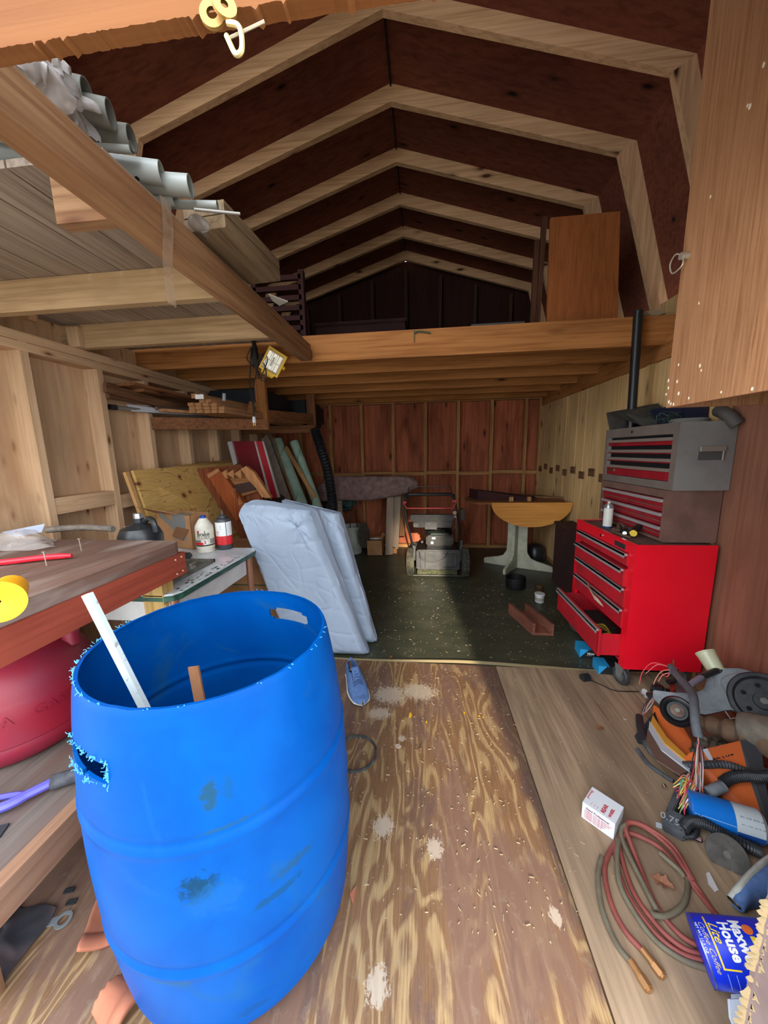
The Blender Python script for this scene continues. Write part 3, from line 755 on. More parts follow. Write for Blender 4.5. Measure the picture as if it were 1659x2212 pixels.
# ------------------------------------------------------------------ hanging lumber shelf under the loft
hs = thing('hanging_rack', 'rough wooden lumber rack hanging from the loft joists on the left', 'rack', (-1.5, 2.8, 1.45))
dk = lambda ax: wood('rack_wood', '#8a5c3c', '#5e3a24', ax, knotc='#2a140a')
A, B = V((-1.87, 2.33, 1.492)), V((-1.245, 2.80, 1.50))
MB().beam(A, B, .038, .082).build('crossbar', dk('x'), hs, smooth_=0)
MB().box(-1.335,-1.25,2.82,2.858,1.46,ZP).build('hanger_post', joistm('z'), hs, smooth_=0)
MB().box(-1.87,-1.095,3.60,3.638,1.475,1.55).build('crossbar', dk('x'), hs, smooth_=0)
MB().box(-1.185,-1.10,3.645,3.683,1.47,ZP).build('hanger_post', dk('z'), hs, smooth_=0)
MB().beam((-1.27,2.84,1.57), (-1.13,3.63,1.61), .03, .10).build('side_rail', dk('y'), hs, smooth_=0)
MB().beam((-1.87,2.0,1.66), (-1.87,3.9,1.66), .03, .09).build('wall_cleat', darkw('y'), hs, smooth_=0)
MB().beam((-1.83,1.95,1.665), (-1.80,2.75,1.60), .02, .05).build('wall_brace', darkw('y'), hs, smooth_=0)
# bundle of laths with their ends showing
random.seed(11)
be = plain('lath_end', '#c99a72', .8)
latm = wood('lath_wood', '#b3855c', '#8f6340', 'y', knots=False)
k = 0
dl = (at(600, 905, 'z', 1.56)-at(450, 880, 'z', 1.56)).normalized()
dl = V((.13,.99,0)).normalized()
o0 = at(427, 888, 'y', 2.22)
proto = None
rows = [(0,5,0),(1,5,0),(2,4,0),(3,3,1)]
for r_, n_, s_ in rows:
    for c in range(n_):
        if (r_, c) in ((3, 0),): continue
        p = V((-1.53+(c+s_*.5)*.045, 2.27+.02*random.random()+c*.012, 1.545+.012+r_*.0225))
        if proto is None:
            proto = tag(MB().box(-.0205,.0205,0,1.25,-.0105,.0105, Matrix.Rotation(-.10,4,'Z')).build('lath', latm, bev=.001, smooth_=0), '', 'lath', 'bundled laths on the hanging rack')
            proto.location = p; q = proto
        else:
            q = proto.copy(); C.collection.objects.link(q); q.location = p
        q['label'] = 'lath end, %s from left in the %s row of the bundle on the rack' % (('first', 'second', 'third', 'fourth', 'fifth')[c-(1 if r_ == 3 else 0)], ('bottom', 'second', 'third', 'top')[r_])
def board(label, a, b, w, t, m, name='board', up=(0,0,1)):
    return tag(MB().beam(a, b, w, t, up).build(name, m, smooth_=0), label, 'board')
board('long thick plank lying against the wall along the back of the hanging rack', (-1.80,2.05,1.70), (-1.66,3.5,1.66), .16, .018, dk('y'))
board('wide curved brown plank, widest piece on the rack, beside the wall', at(290,843,'y',2.15), at(430,866,'y',2.75), .14, .02, dk('y'))
board('board with a white-painted end lying over the lath bundle', at(420,855,'y',2.25), at(545,880,'y',2.95), .045, .03, wood('lath_wood','#b3855c','#8f6340','y',knots=False))
tag(MB().cyl(at(484,866,'y',2.36), at(484,850,'y',2.36)+V((0,0,0)), .012).build('pipe_coupling', plain('grey_pvc', '#8b9094', .4)), 'short grey plastic pipe coupling standing on the lath bundle', 'pipe')
MBw = MB().box(-.028,.028,-.003,.003,-.014,.014, Matrix.Translation(at(431,857,'y',2.22)))
tag(MBw.build('end_tag', plain('white_tag', '#e2e2e0', .6), smooth_=0), 'small white card at the end of the board above the laths', 'tag')
cd0, cd1 = at(238,879,'y',2.06), at(410,898,'y',2.62)
cdt = thing('conduit_pipe', 'grey metal conduit pipe with a black cap sticking out of the rack towards the door', 'pipe', cd0)
MB().cyl(cd0, cd1+(cd1-cd0), .013).build('tube', plain('galvanised', '#9a9690', .35, .5), cdt)
MB().cyl(cd0-(cd1-cd0).normalized()*.006, cd0+(cd1-cd0).normalized()*.035, .017).build('end_cap', blk, cdt)
wr_ = [at(272,873,'y',2.17), at(385,886,'y',2.55), at(392,896,'y',2.55), at(285,889,'y',2.17)]
tag(MB().prism([wr_[0], wr_[1]+V((.05,.1,0)), wr_[2]+V((.12,.1,0)), wr_[3]], (0,.012,.002)).build('shutter_slat', plain('white_vinyl', '#c9ccd2', .5), smooth_=0), 'white plastic slat wrapped around the conduit on the rack', 'slat')
board('short light board lying crosswise below the curved plank', at(348,886,'y',2.25), at(440,893,'y',2.55), .05, .018, wood('lath_wood','#b3855c','#8f6340','y',knots=False))
tag(MB().cyl(at(338,882,'y',2.30), at(410,884,'y',2.62), .013, .010).build('branch', plain('bark', '#6a5040', .9, bmp=.5)), 'brown round stick lying behind the short light board', 'stick')
board('upright broken board end standing at the right of the lath bundle', at(541,892,'y',2.55), at(546,868,'y',2.5), .05, .012, dk('z'))
bks = at(480, 850, 'y', 3.1)
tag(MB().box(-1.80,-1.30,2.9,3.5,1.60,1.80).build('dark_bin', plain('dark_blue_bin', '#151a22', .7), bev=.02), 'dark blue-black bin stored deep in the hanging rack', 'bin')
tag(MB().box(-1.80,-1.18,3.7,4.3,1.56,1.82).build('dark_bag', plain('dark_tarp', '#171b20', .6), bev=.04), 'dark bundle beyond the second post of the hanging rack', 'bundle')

# ------------------------------------------------------------------ yellow work light
wlt = thing('work_light', 'yellow halogen work light with black cord hanging from the loft joist', 'work light', at(590, 783, 'y', 2.30))
q = at(590, 782, 'y', 2.30)
f_ = (CAM-q); f_.z -= .2; f_.x += .35; f_.normalize()
rt = V((.93,.0,-.0)); 
zz = f_; xx = V((.86,.15,-.42)); xx = (xx-zz*xx.dot(zz)).normalized(); xx = (Matrix.Rotation(-.12,3,zz)@xx); yy = zz.cross(xx)
Mw = Matrix(((xx.x,yy.x,zz.x,q.x),(xx.y,yy.y,zz.y,q.y),(xx.z,yy.z,zz.z,q.z),(0,0,0,1)))
yl = plain('work_light_yellow', '#e8b90c', .4)
a, b_ = .078, .060
mb = MB()
def rectring(w0,h0,w1,h1,z0,z1):
    c0 = [Mw@V(p) for p in ((-w0,-h0,z0),(w0,-h0,z0),(w0,h0,z0),(-w0,h0,z0))]; c1 = [Mw@V(p) for p in ((-w1,-h1,z1),(w1,-h1,z1),(w1,h1,z1),(-w1,h1,z1))]
    vs = [mb.b.verts.new(p) for p in c0+c1]
    for k in range(4): mb.face([vs[k], vs[(k+1)%4], vs[4+(k+1)%4], vs[4+k]])
rectring(.045,.038,.062,.074,-.06,0); rectring(.062,.074,.062,.074,0,.01); rectring(.062,.074,.052,.062,.01,.01); rectring(.052,.062,.045,.052,.01,-.03)
c = [Mw@V(p) for p in ((-.045,-.038,-.06),(.045,-.038,-.06),(.045,.038,-.06),(-.045,.038,-.06))]; mb.face([mb.b.verts.new(p) for p in c])
for k in range(6): mb.box(-.030+k*.012-.003,-.030+k*.012+.003,-.096,-.074,-.03,0,Mw)
mb.box(-.040,.040,-.088,-.074,-.04,.004,Mw)
mb.build('housing', yl, wlt, smooth_=0)
MB().box(-.046,.046,-.054,.054,-.032,-.028,Mw).build('reflector', plain('reflector', '#b9b9b4', .12, .9), wlt, smooth_=0)
MB().cyl(Mw@V((0,-.03,-.018)), Mw@V((0,.03,-.018)), .005).build('bulb', plain('bulb_glass', '#e8e8e0', .1), wlt)
mb = MB()
for s_ in (-.018,.018): mb.cyl(Mw@V((s_,-.062,.014)), Mw@V((s_,.062,.014)), .0014, n=6)
mb.cyl(Mw@V((-.052,0,.014)), Mw@V((.052,0,.014)), .0014, n=6)
mb.build('wire_guard', plain('guard_wire', '#c8b890', .4, .5), wlt)
gm, gnt, gb_ = newmat('clear_glass'); gb_.inputs['Base Color'].default_value = (1,1,1,1); gb_.inputs['Alpha'].default_value = .12; gb_.inputs['Roughness'].default_value = .05
MB().box(-.051,.051,-.061,.061,.008,.010,Mw).build('glass', gm, wlt, smooth_=0)
bkm = plain('black_metal', '#16171a', .45)
hp = at(545, 715, 'y', 2.29); hq = at(552, 790, 'y', 2.29)
MB().beam(hp, at(550,752,'y',2.29), .022, .012, (0,1,0)).beam(at(550,750,'y',2.29), hq, .030, .03, (0,1,0)).build('bracket', bkm, wlt, smooth_=0)
MB().cyl(Mw@V((.062,0,-.02)), Mw@V((.082,0,-.02)), .012).build('knob', yl, wlt)
mb = MB(); mb.tube([hq, at(562,782,'y',2.29), Mw@V((-.07,.0,-.02))], .008, 8); mb.build('arm', bkm, wlt)
mb = MB(); rc = plain('black_cord', '#131316', .5)
def px(*l, y=2.27): return [at(a_[0], a_[1], 'y', y) for a_ in l]
mb.tube(px((548,745),(538,760),(534,775),(545,790),(556,800),(566,822),(575,815),(572,790),(560,775),(552,800)), .0035, 6, 6)
mb.tube(px((552,740),(560,770),(570,765),(578,775),(570,800),(560,818),(556,800)), .0035, 6, 6)
mb.tube(px((543,750),(541,800),(540,830),(546,870),(549,898)), .004, 6, 6)
mb.tube(px((550,745),(556,790),(549,830),(549,860),(549,896)), .003, 6, 6)
mb.build('cord', rc, wlt)
pg = at(549,908,'y',2.27)
MB().cyl(pg+V((0,0,.022)), pg-V((0,0,.016)), .010,.013, 12).build('plug', clear('clear_plug', '#d8dadc', .8), wlt)
MB().box(-.007,-.004,-.002,.002,-.035,-.016,Matrix.Translation(pg)).box(.004,.007,-.002,.002,-.035,-.016,Matrix.Translation(pg)).build('plug_prong', plain('brass', '#c9a24a', .3, .9), wlt)

# ------------------------------------------------------------------ white pipes and other things on the left loft
pv = plain('white_pvc', '#a8aca8', .4); pvd = plain('pipe_inside', '#8c908c', .7)
zl = ZP+.139
pipes = [ # mouth px, tail px, height of axis, radius
 ((350,375),(255,342),.045,.034,'pipe with a dark hole near its mouth, biggest of the lower white pipes'),
 ((412,402),(330,380),.045,.033,'white pipe right beside the pipe with the dark hole'),
 ((378,427),(310,395),.035,.031,'white pipe tucked below the two biggest ones, its mouth nearest the beam'),
 ((470,443),(380,433),.030,.014,'thin shiny white tube whose end sticks out farthest beyond the other pipes'),
 ((284,319),(205,296),.045,.016,'thin white pipe with a pale cut end lying in front of a bigger dark one'),
 ((285,300),(200,275),.065,.033,'dusty dark pipe behind the thin pale-ended one'),
 ((240,248),(170,205),.070,.034,'dusty grey pipe with its round open mouth over the thin one'),
 ((190,205),(120,160),.085,.035,'dusty grey pipe at the top of the stack next to the crumpled plastic'),
 ((150,225),(90,165),.050,.036,'dusty grey pipe low against the beam beside the crumpled plastic'),
 ((128,158),(70,112),.090,.036,'dusty grey pipe highest in the stack, right under the door header')]
for i, (m_, t__, h_, r_, lb) in enumerate(pipes):
    a = at(*m_, 'z', zl+h_*1.05+.02); b_ = at(*t__, 'z', zl+h_*1.05+.02)
    d = V((-1, (-.30,-.22,-.26,-.16,-.20,-.25,-.34,-.30,-.28,-.36)[i], (.02,.02,.03,.0,.04,.05,.06,.08,.05,.09)[i])).normalized(); r_ = r_*.85
    L = min(.9, max(.3, (-1.85-a.x)/d.x if d.x < -.1 else .9))
    p = thing('plastic_pipe', lb, 'pipe', a, 'plastic pipes stacked on the left loft')
    mt = pv if i < 5 else plain('dusty_pvc', '#6c6a62', .8, c2='#5a5750', sc=20)
    mb = MB(); mb.cyl(a, a+d*L, r_, n=32, cap=False); mb.lathe([(r_,0),(r_*.9,0)], a, d, n=32, cap0=False, cap1=False)
    mb.build('tube', mt, p, smooth_=40)
    MB().lathe([(r_*.9,0),(r_*.9,.25)], a, d, n=32, cap0=False, cap1=True).build('bore', pvd if i < 5 else plain('shaded_dusty_bore', '#5e5a54', .9), p)  # bores coloured darker than the pipes, for the shade in their mouths
    if i == 0:
        MB().cyl(a+d*.06+V((0,-.2,-.5)).normalized()*r_*.95, a+d*.06+V((0,-.2,-.5)).normalized()*(r_*1.02), .006).build('drilled_hole', bkm, p)
rd_ = thing('thin_rod', 'thin metal rod poking out under the shiny white tube on the left loft', 'rod', at(500,458,'z',zl+.02))
MB().cyl(at(519,462,'z',zl+.015), at(420,452,'z',zl+.015), .0045).build('rod', plain('galvanised', '#9a9690', .35, .5), rd_)
# crumpled clear plastic
cpm = clear('dusty_film', '#a8a09c', .6, .3)
cen = at(95, 195, 'z', zl+.05)
def cf(u, v):
    a = u*2*math.pi; t = v*math.pi
    return cen+V((.055*math.sin(t)*math.cos(a), .085*math.sin(t)*math.sin(a), -.065*math.cos(t)))
mb = MB(); mb.grid(crumple(cf, .045, 5, 34), 90, 44, closeu=True)
tag(mb.build('plastic_wrap', cpm, smooth_=80), 'crumpled dusty clear plastic wrap on the beam just under the door header', 'plastic wrap')
mb = MB(); cen = at(435, 492, 'z', zl+.02)
def cf2(u, v):
    a = u*2*math.pi; t = v*math.pi
    return cen+V((.03*math.sin(t)*math.cos(a), .05*math.sin(t)*math.sin(a), -.022*math.cos(t)))
mb.grid(crumple(cf2, .022, 8, 30), 36, 16, closeu=True)
tag(mb.build('plastic_wrap', cpm, smooth_=80), 'small crumpled clear plastic beside the stacked planks on the beam', 'plastic wrap')
# two stacked plank offcuts over the beam
for k, l in ((0,'lower of two short planks stacked across the loft beam'),(1,'upper of two short planks stacked across the loft beam')):
    a, b_ = V((-.735,1.24,zl+.004+k*.042)), V((-.705,1.62,zl+.004+k*.042))
    board(l, a+V((.02,0,.020)), b_+V((.02,0,.020)), .15, .038, wood('stacked_plank', '#9a8468', '#75604a', 'y', knots=False), 'plank')
# strip of clear tape hanging from the beam
mb = MB()
ta, tb2 = at(357,430,'x',-.712), at(370,660,'x',-.70)
mb.grid(lambda u, v: ta.lerp(tb2, v)+V((0,(u-.5)*.045*(1-.2*v), 0))+V((.004*math.sin(v*7),0,.006*noise.noise(V((u*8,v*9,0))))), 6, 30)
tag(mb.build('plastic_strip', clear('tape_film', '#b89c84', .45, .3), smooth_=80), 'long strip of clear tape dangling from the loft beam', 'tape')
wp = at(592, 645, 'z', zl+.0)
tag(MB().prism([at(580,636,'z',zl+.01), at(622,652,'z',zl+.01), at(604,661,'z',zl+.004), at(588,650,'z',zl+.004)], (0,0,.004)).build('paper_scrap', plain('white_paper', '#d8d6d0', .8), smooth_=0), 'torn white paper scrap sticking out past the loft beam', 'paper')

# ------------------------------------------------------------------ things stored on the back loft
zd = ZP+.157
dr_ = wood('loft_door', '#9a5a2c', '#7e4520', 'z', knots=False, amt=.5)
pts = [at(1182,692,'y',2.56), at(1335,684,'y',2.50), at(1340,456,'y',2.56), at(1190,470,'y',2.60)]
for p in pts[:2]: p.z = zd
tag(MB().prism(pts, (0,.022,0)).build('cupboard_door', dr_, smooth_=0), 'orange-brown veneer panel standing on the back loft', 'panel')
fr = thing('lumber_stack', 'pair of dark narrow boards standing left of the orange panel on the loft', 'lumber', at(1165,690,'y',2.75))
for a_, b2 in (((1160,690),(1176,470)),((1150,692),(1160,520))):
    p, q_ = at(*a_, 'y', 2.72), at(*b2, 'y', 2.72); p.z = zd
    MB().beam(p, q_, .03, .03, (0,1,0)).build('rail', wood('frame_dark', '#5a3826', '#3a2216', 'z', knots=False), fr, smooth_=0)
db = plain('dark_box', '#2c1614', .9, c2='#3a1c18'); 
def loftbox(label, x0, x1, y0, y1, h, m, name='storage_box', cat='box'):
    t = thing(name, label, cat, ((x0+x1)/2, y0, zd))
    MB().box(x0,x1,y0,y1,zd,zd+h).build('box_body', m, t, bev=.01, smooth_=0)
    MB().box(x0-.01,x1+.01,y0-.01,y1+.01,zd+h,zd+h+.03).build('lid', m, t, bev=.008, smooth_=0)
loftbox('big dark reddish chest on the back loft, left of centre', -.95, -.15, 3.3, 3.9, .36, db, 'storage_chest', 'chest')
loftbox('black box on the back loft right of the reddish chest', -.10, .35, 3.5, 4.0, .22, plain('black_box', '#14100e', .8))
sh = thing('ladder_rack', 'dark red-brown slatted rack on the loft behind the end of the beam', 'rack', (-1.1,2.75,zd))
rm = plain('dark_red_paint', '#3c1613', .8)
for x in (-1.30,-.92): MB().box(x-.02,x+.02,2.85,2.9,zd,zd+.62).build('upright', rm, sh, smooth_=0)
for k in range(8): MB().box(-1.30,-.92,2.85,2.88,zd+.05+k*.072,zd+.085+k*.072).build('slat', rm, sh, smooth_=0)
tag(MB().box(-1.75,-1.35,2.6,3.1,zd,zd+.30).build('blue_bin', plain('navy_bin', '#15172c', .7), bev=.03), 'dark navy bin on the loft behind the stacked planks', 'bin')
g1, g2 = at(990,703,'z',zd+.005), at(1080,699,'z',zd+.005)
tag(MB().beam(V((.30,2.42,zd+.012)), V((.62,2.42,zd+.012)), .02, .02).build('metal_strip', plain('galv_strip', '#5e605e', .4, .5), smooth_=0), 'grey metal strip lying along the front edge of the back loft', 'strip')
tag(MB().tube([at(895,720,'y',2.375), at(905,716,'y',2.375), at(930,719,'y',2.372)], .0045, 8).tube([at(895,712,'y',2.375), at(894,740,'y',2.375)], .002, 6).build('green_hook', plain('green_plastic', '#1c4a38', .5)), 'small dark green hook on the front loft joist', 'hook')
tag(MB().prism([at(1395,672,'y',2.4), at(1425,668,'y',2.4), at(1440,676,'y',2.4), at(1410,684,'y',2.4)], (0,.05,.0)).build('paper_scrap', plain('tan_paper', '#9a866a', .8), smooth_=0), 'crumpled tan paper on the loft beside the black vent pipe', 'paper')

# ------------------------------------------------------------------ leaning and standing things along the left and back
def sheet_mat():
    m, nt, b = newmat('knotty_plywood')
    n0 = noiz(nt, coords(nt, (1.5, 1.0, 4.5), (.4, 0, .2)), 1.3, 2, .9)
    mu = N(nt, 'ShaderNodeMath', operation='MULTIPLY'); nt.links.new(n0, mu.inputs[0]); mu.inputs[1].default_value = 60
    si = N(nt, 'ShaderNodeMath', operation='SINE'); nt.links.new(mu.outputs[0], si.inputs[0])
    col = ramp(nt, si.outputs[0], [(.0, hexc('#d2a860')), (.85, hexc('#dcb672')), (1, hexc('#b48444'))])
    gr = ramp(nt, noiz(nt, coords(nt, (4, 4, 60)), 2, 5, .3), [(.35, (.86,.84,.8,1)), (.6, K1)])
    col = mixc(nt, 1, col, gr, 'MULTIPLY')
    tc = N(nt, 'ShaderNodeTexCoord')
    for px_, py_, r_ in ((314,1045,.042),(400,1030,.038),(412,1063,.034),(398,1070,.05)):
        p = at(px_, py_, 'x', -1.72)
        mp = N(nt, 'ShaderNodeMapping'); mp.inputs['Scale'].default_value = (0, 1/r_, 1.15/r_); mp.inputs['Location'].default_value = (0, -p.y/r_, -p.z*1.15/r_)
        nt.links.new(tc.outputs['Object'], mp.inputs[0])
        ln = N(nt, 'ShaderNodeVectorMath', operation='LENGTH'); nt.links.new(mp.outputs[0], ln.inputs[0])
        k = ramp(nt, ln.outputs['Value'], [(.28, K1), (.36, (.55,.55,.55,1)), (.5, (.15,.15,.15,1)), (.62, (.4,.4,.4,1)), (.75, K0)])
        col = mixc(nt, k, col, hexc('#6e3e1c'))
    nt.links.new(col, b.inputs['Base Color']); b.inputs['Roughness'].default_value = .7
    return m
ol = sheet_mat()
a = [V((-1.58,1.86,.60)), V((-1.50,2.86,.60)), V((-1.80,2.96,1.185)), V((-1.80,1.86,1.20))]
ps = thing('plywood_sheet', 'yellowish knotty plywood sheet leaning against the left wall behind the cardboard box', 'plywood sheet', a[0])
d0 = [at(330,1190,'x',-1.55), at(600,1165,'x',-1.50), at(500,1000,'x',-1.80), at(282,1017,'x',-1.80)]
d0 = [V((-1.62,2.02,.30)), V((-1.45,3.3,.30)), at(497,1001,'x',-1.79), at(282,1018,'x',-1.80)]
MB().prism(d0, (.018,0,.006)).build('sheet', ol, ps, smooth_=0)
e0 = at(272,1020,'x',-1.80)
tag(MB().beam(e0+V((.0,0,0)), V((-1.60,1.98,.35)), .02, .028, (0,1,0)).build('wood_strip', wood('pale_strip','#c79a64','#a87c48','z',knots=False), smooth_=0), 'pale wood strip leaning on the near edge of the plywood sheet', 'strip')
tag(MB().beam(at(380,1010,'x',-1.86), at(500,996,'x',-1.86), .02, .03).build('wood_strip', wood('pale_strip','#c79a64','#a87c48','y',knots=False), smooth_=0), 'pale wood strip lying along the top edge of the plywood sheet', 'strip')
# slatted red-brown wooden rack leaning, with pointed brackets
rk = thing('wooden_cradle', 'red-brown stained wooden wine-rack like piece with pointed cleats, leaning above the grey cover', 'rack', at(520,1080,'y',2.6))
rbm = wood('mahogany_stain', '#84492a', '#5e2e18', 'z', knots=False)
rb2 = wood('orange_stain', '#a5572c', '#843e1c', 'z', knots=False); tan = wood('tan_wood', '#c0885a', '#9c683c', 'z', knots=False)
Y0 = 2.55
def bp_(pts, y=Y0, t=.02, m=rbm, name='panel'):
    return MB().prism([at(a_, b2, 'y', y+(.0)) for a_, b2 in pts], (0,t,0)).build(name, m, rk, smooth_=0)
bp_([(420,1013),(520,1003),(640,1190),(545,1200)], Y0+.08, .02, rbm, 'back_panel')
bp_([(445,1023),(472,1012),(545,1110),(510,1125)], Y0, .05, rb2, 'side_rail')
bp_([(447,1026),(470,1012),(474,1018),(451,1033)], Y0-.01, .05, tan, 'end_block')
for x in (474,489,505): bp_([(x,1024),(x+15,1014),(x+17,1034)], Y0-.0, .05, tan, 'cleat')
bp_([(520,1013),(531,1007),(548,1020),(585,1075),(572,1076),(536,1036)], Y0, .04, tan, 'side_rail')
bp_([(490,1035),(535,1022),(560,1060),(515,1075)], Y0+.05, .02, wood('slat_wood', '#a87448', '#86562e', 'x', knots=False), 'slat_panel')
bp_([(502,1048),(542,1040),(552,1058),(512,1067)], Y0+.02, .03, plain('dark_block', '#35180f', .6), 'cross_rail')
bp_([(496,1058),(505,1055),(524,1088),(514,1092)], Y0, .03, tan, 'cleat')
bp_([(545,1043),(552,1041),(574,1072),(566,1075)], Y0, .03, tan, 'cleat')
# red panel with metal edges
rp = thing('red_door_panel', 'glossy dark red panel with white metal edges leaning against the left wall', 'panel', at(550,1060,'y',3.2))
rdm = plain('dark_red_panel', '#7c1420', .4, c2='#6a1018', sc=4); rdl = plain('red_panel', '#b01c2c', .4)
def rpp(pts, m, name, y=3.15, t=.02): return MB().prism([at(a_, b2, 'y', y) for a_, b2 in pts], (0,t,0)).build(name, m, rp, smooth_=0)
rpp([(500,953),(551,953),(583,1075),(545,1085)], rdm, 'panel')
rpp([(551,953),(567,953),(602,1075),(584,1078)], rdl, 'side_panel', 3.14)
wed = plain('white_edge', '#c8c4c0', .4, .3)
rpp([(491,955),(500,953),(512,1001),(504,1005)], wed, 'edge_strip', 3.13)
rpp([(549,953),(552,953),(586,1078),(582,1078)], wed, 'edge_strip', 3.13)
rpp([(566,953),(569,953),(604,1074),(600,1075)], wed, 'edge_strip', 3.13)
# weathered sticks and boards leaning
def lean(label, t0, t1, w, t, m, y0=3.5, y1=3.7, name='leaning_board'):
    return tag(MB().beam(at(*t0,'y',y1), at(*t1,'y',y0), w, t, (0,1,.1)).build(name, m, smooth_=0), label, 'board')
lean('long grey weathered board leaning beside the red panel', (572,945), (625,1095), .09, .02, greyw('z'), 3.45)
tag(MB().cyl(at(590,945,'y',3.6), at(640,1095,'y',3.3), .010).build('broom_handle', wood('handle_wood','#8a6844','#6a4c2e','z',knots=False)), 'thin round wooden broom handle leaning between the red panel and the green rolls', 'handle')
tag(MB().box(-.06,.06,-.015,.015,-.04,.04,Matrix.Translation(at(600,1075,'y',3.25))@Matrix.Rotation(.5,4,'Y')).build('dark_block', plain('dark_olive', '#2e2a1e', .8), bev=.004), 'small dark block peeking over the grey cover', 'block')
# green rolls
grn = plain('pale_green_vinyl', '#b4d0bc', .5, c2='#98b8a2', sc=7, bmp=.2)
def roll(label, t0, t1, r_, y0, y1, g='rolls leaning in the back corner'):
    a, b_ = at(*t0,'y',y1), at(*t1,'y',y0); b_ = b_+(b_-a)*((b_.z-.01)/(a.z-b_.z)); o = thing('vinyl_roll', label, 'roll', b_, g)
    MB().tube([b_, b_.lerp(a,.5)+V((.01,0,0)), a], r_, 24, 8).build('roll', grn, o)
    mb = MB(); d = (a-b_).normalized(); u = d.orthogonal().normalized(); w_ = d.cross(u)
    mb.tube([b_.lerp(a, k/24)+(u*math.cos(k*.8)+w_*math.sin(k*.8))*(r_+.003) for k in range(25)], .003, 5, 2)
    mb.build('string', plain('green_string', '#5a7a5c', .8), o)
roll('left of two pale green rolls tied with string, in the back left corner', (597,952), (665,1130), .068, 3.75, 4.0)
roll('right of two pale green rolls in the back left corner', (635,955), (690,1110), .050, 3.85, 4.1)
lean('narrow pale strip between the two green rolls', (617,965), (680,1075), .045, .012, wood('pale_strip','#b9b294','#9a9478','z',knots=False), 3.7, 3.9)

# black corrugated hose coming down from the rack
mb = MB(); hpth = smooth([at(680,925,'y',3.5), at(692,965,'y',3.5), at(706,1010,'y',3.45), at(715,1060,'y',3.4), at(720,1110,'y',3.4), at(722,1200,'y',3.4), V((at(722,1200,'y',3.4).x, 3.42, .008))], 14)
mb.tube(hpth, .05, 18, 1, rf=lambda i, m: .047+.005*(1 if i % 2 else -1))
ho = thing('corrugated_hose', 'thick black corrugated hose hanging down from the rack to the floor', 'hose', at(722,1200,'y',3.4))
mb.build('hose', plain('black_rubber', '#1b1d20', .4), ho, smooth_=20)

# the saw-horse like frame of weathered boards with a mauve foam pad
YT = 4.25
th = thing('sawhorse', 'rough weathered sawhorse of boards leaning at the back wall under a mauve foam pad', 'sawhorse', (-.7,YT,0))
def bb(pts, m, name, y=YT, t=.022, par=th): return MB().prism([at(a_, b2, 'y', y) for a_, b2 in pts], (0,t,0)).build(name, m, par, smooth_=0)
bb([(722,1033),(893,1032),(893,1050),(722,1052)], greyw('x'), 'top_board', YT-.02)
bb([(836,1070),(851,1069),(848,1198),(832,1199)], greyw('z'), 'upright_board', YT-.06)
bb([(851,1052),(868,1052),(860,1186),(847,1180)], greyw('z'), 'upright_board', YT-.02)
bb([(866,1060),(876,1060),(874,1158),(863,1158)], darkw('z'), 'upright_board', YT+.02)
bb([(722,1050),(736,1050),(741,1130),(728,1130)], greyw('z'), 'upright_board', YT-.02)
bb([(846,1184),(858,1184),(857,1197),(846,1197)], pine('z'), 'foot_block', YT+.03)
foam = plain('mauve_foam', '#8a706c', .95, c2='#705a56', sc=16, bmp=.8)
fp = thing('foam_pad', 'torn mauve-brown foam pad lying over the board frame at the back wall', 'pad', at(790,1070,'y',YT))
mb = MB()
def fo(u, v):
    p0_, p1_ = V((672,1078,0)).lerp(V((905,1040,0)), u), V((676,1082,0)).lerp(V((845,1072,0)), u)
    top = [(672,1068),(700,1040),(722,1030),(800,1029),(880,1030),(902,1040)]; bot = [(676,1083),(705,1081),(740,1080),(800,1080),(862,1070),(903,1052)]
    k = u*5; i = min(4, int(k)); f = k-i
    tx, ty = [top[i][q]+(top[i+1][q]-top[i][q])*f for q in (0,1)]; bx2, by2 = [bot[i][q]+(bot[i+1][q]-bot[i][q])*f for q in (0,1)]
    x = tx+(bx2-tx)*v; y = ty+(by2-ty)*v
    return at(x, y, 'y', YT-.075-.035*math.sin(v*math.pi))+V((0,0,.006*noise.noise(V((x*.2,y*.2,0)))))
mb.grid(fo, 60, 12); mb.build('pad', foam, fp, smooth_=60, solid=.03)
tarp = plain('dark_green_tarp', '#16302c', .5, c2='#0c1a18', sc=20, bmp=.5)
tag(MB().grid(lambda u, v: at(700+60*u, 1082+26*v-6*u, 'y', 4.3)+V((0,.03*noise.noise(V((u*4,v*4,1))),0)), 14, 8).build('tarp_scrap', tarp, smooth_=60, solid=.01), 'dark green-black tarp scrap under the foam pad', 'tarp')
tag(MB().grid(lambda u, v: at(743+30*u-8*v, 1082+13*v-3*u, 'y', 4.3)+V((0,.03*noise.noise(V((u*4,v*4,5))),0)), 10, 6).build('tarp_scrap', plain('teal_tarp', '#1e4642', .6), smooth_=60, solid=.01), 'small teal tarp scrap hanging above the white bucket', 'tarp')
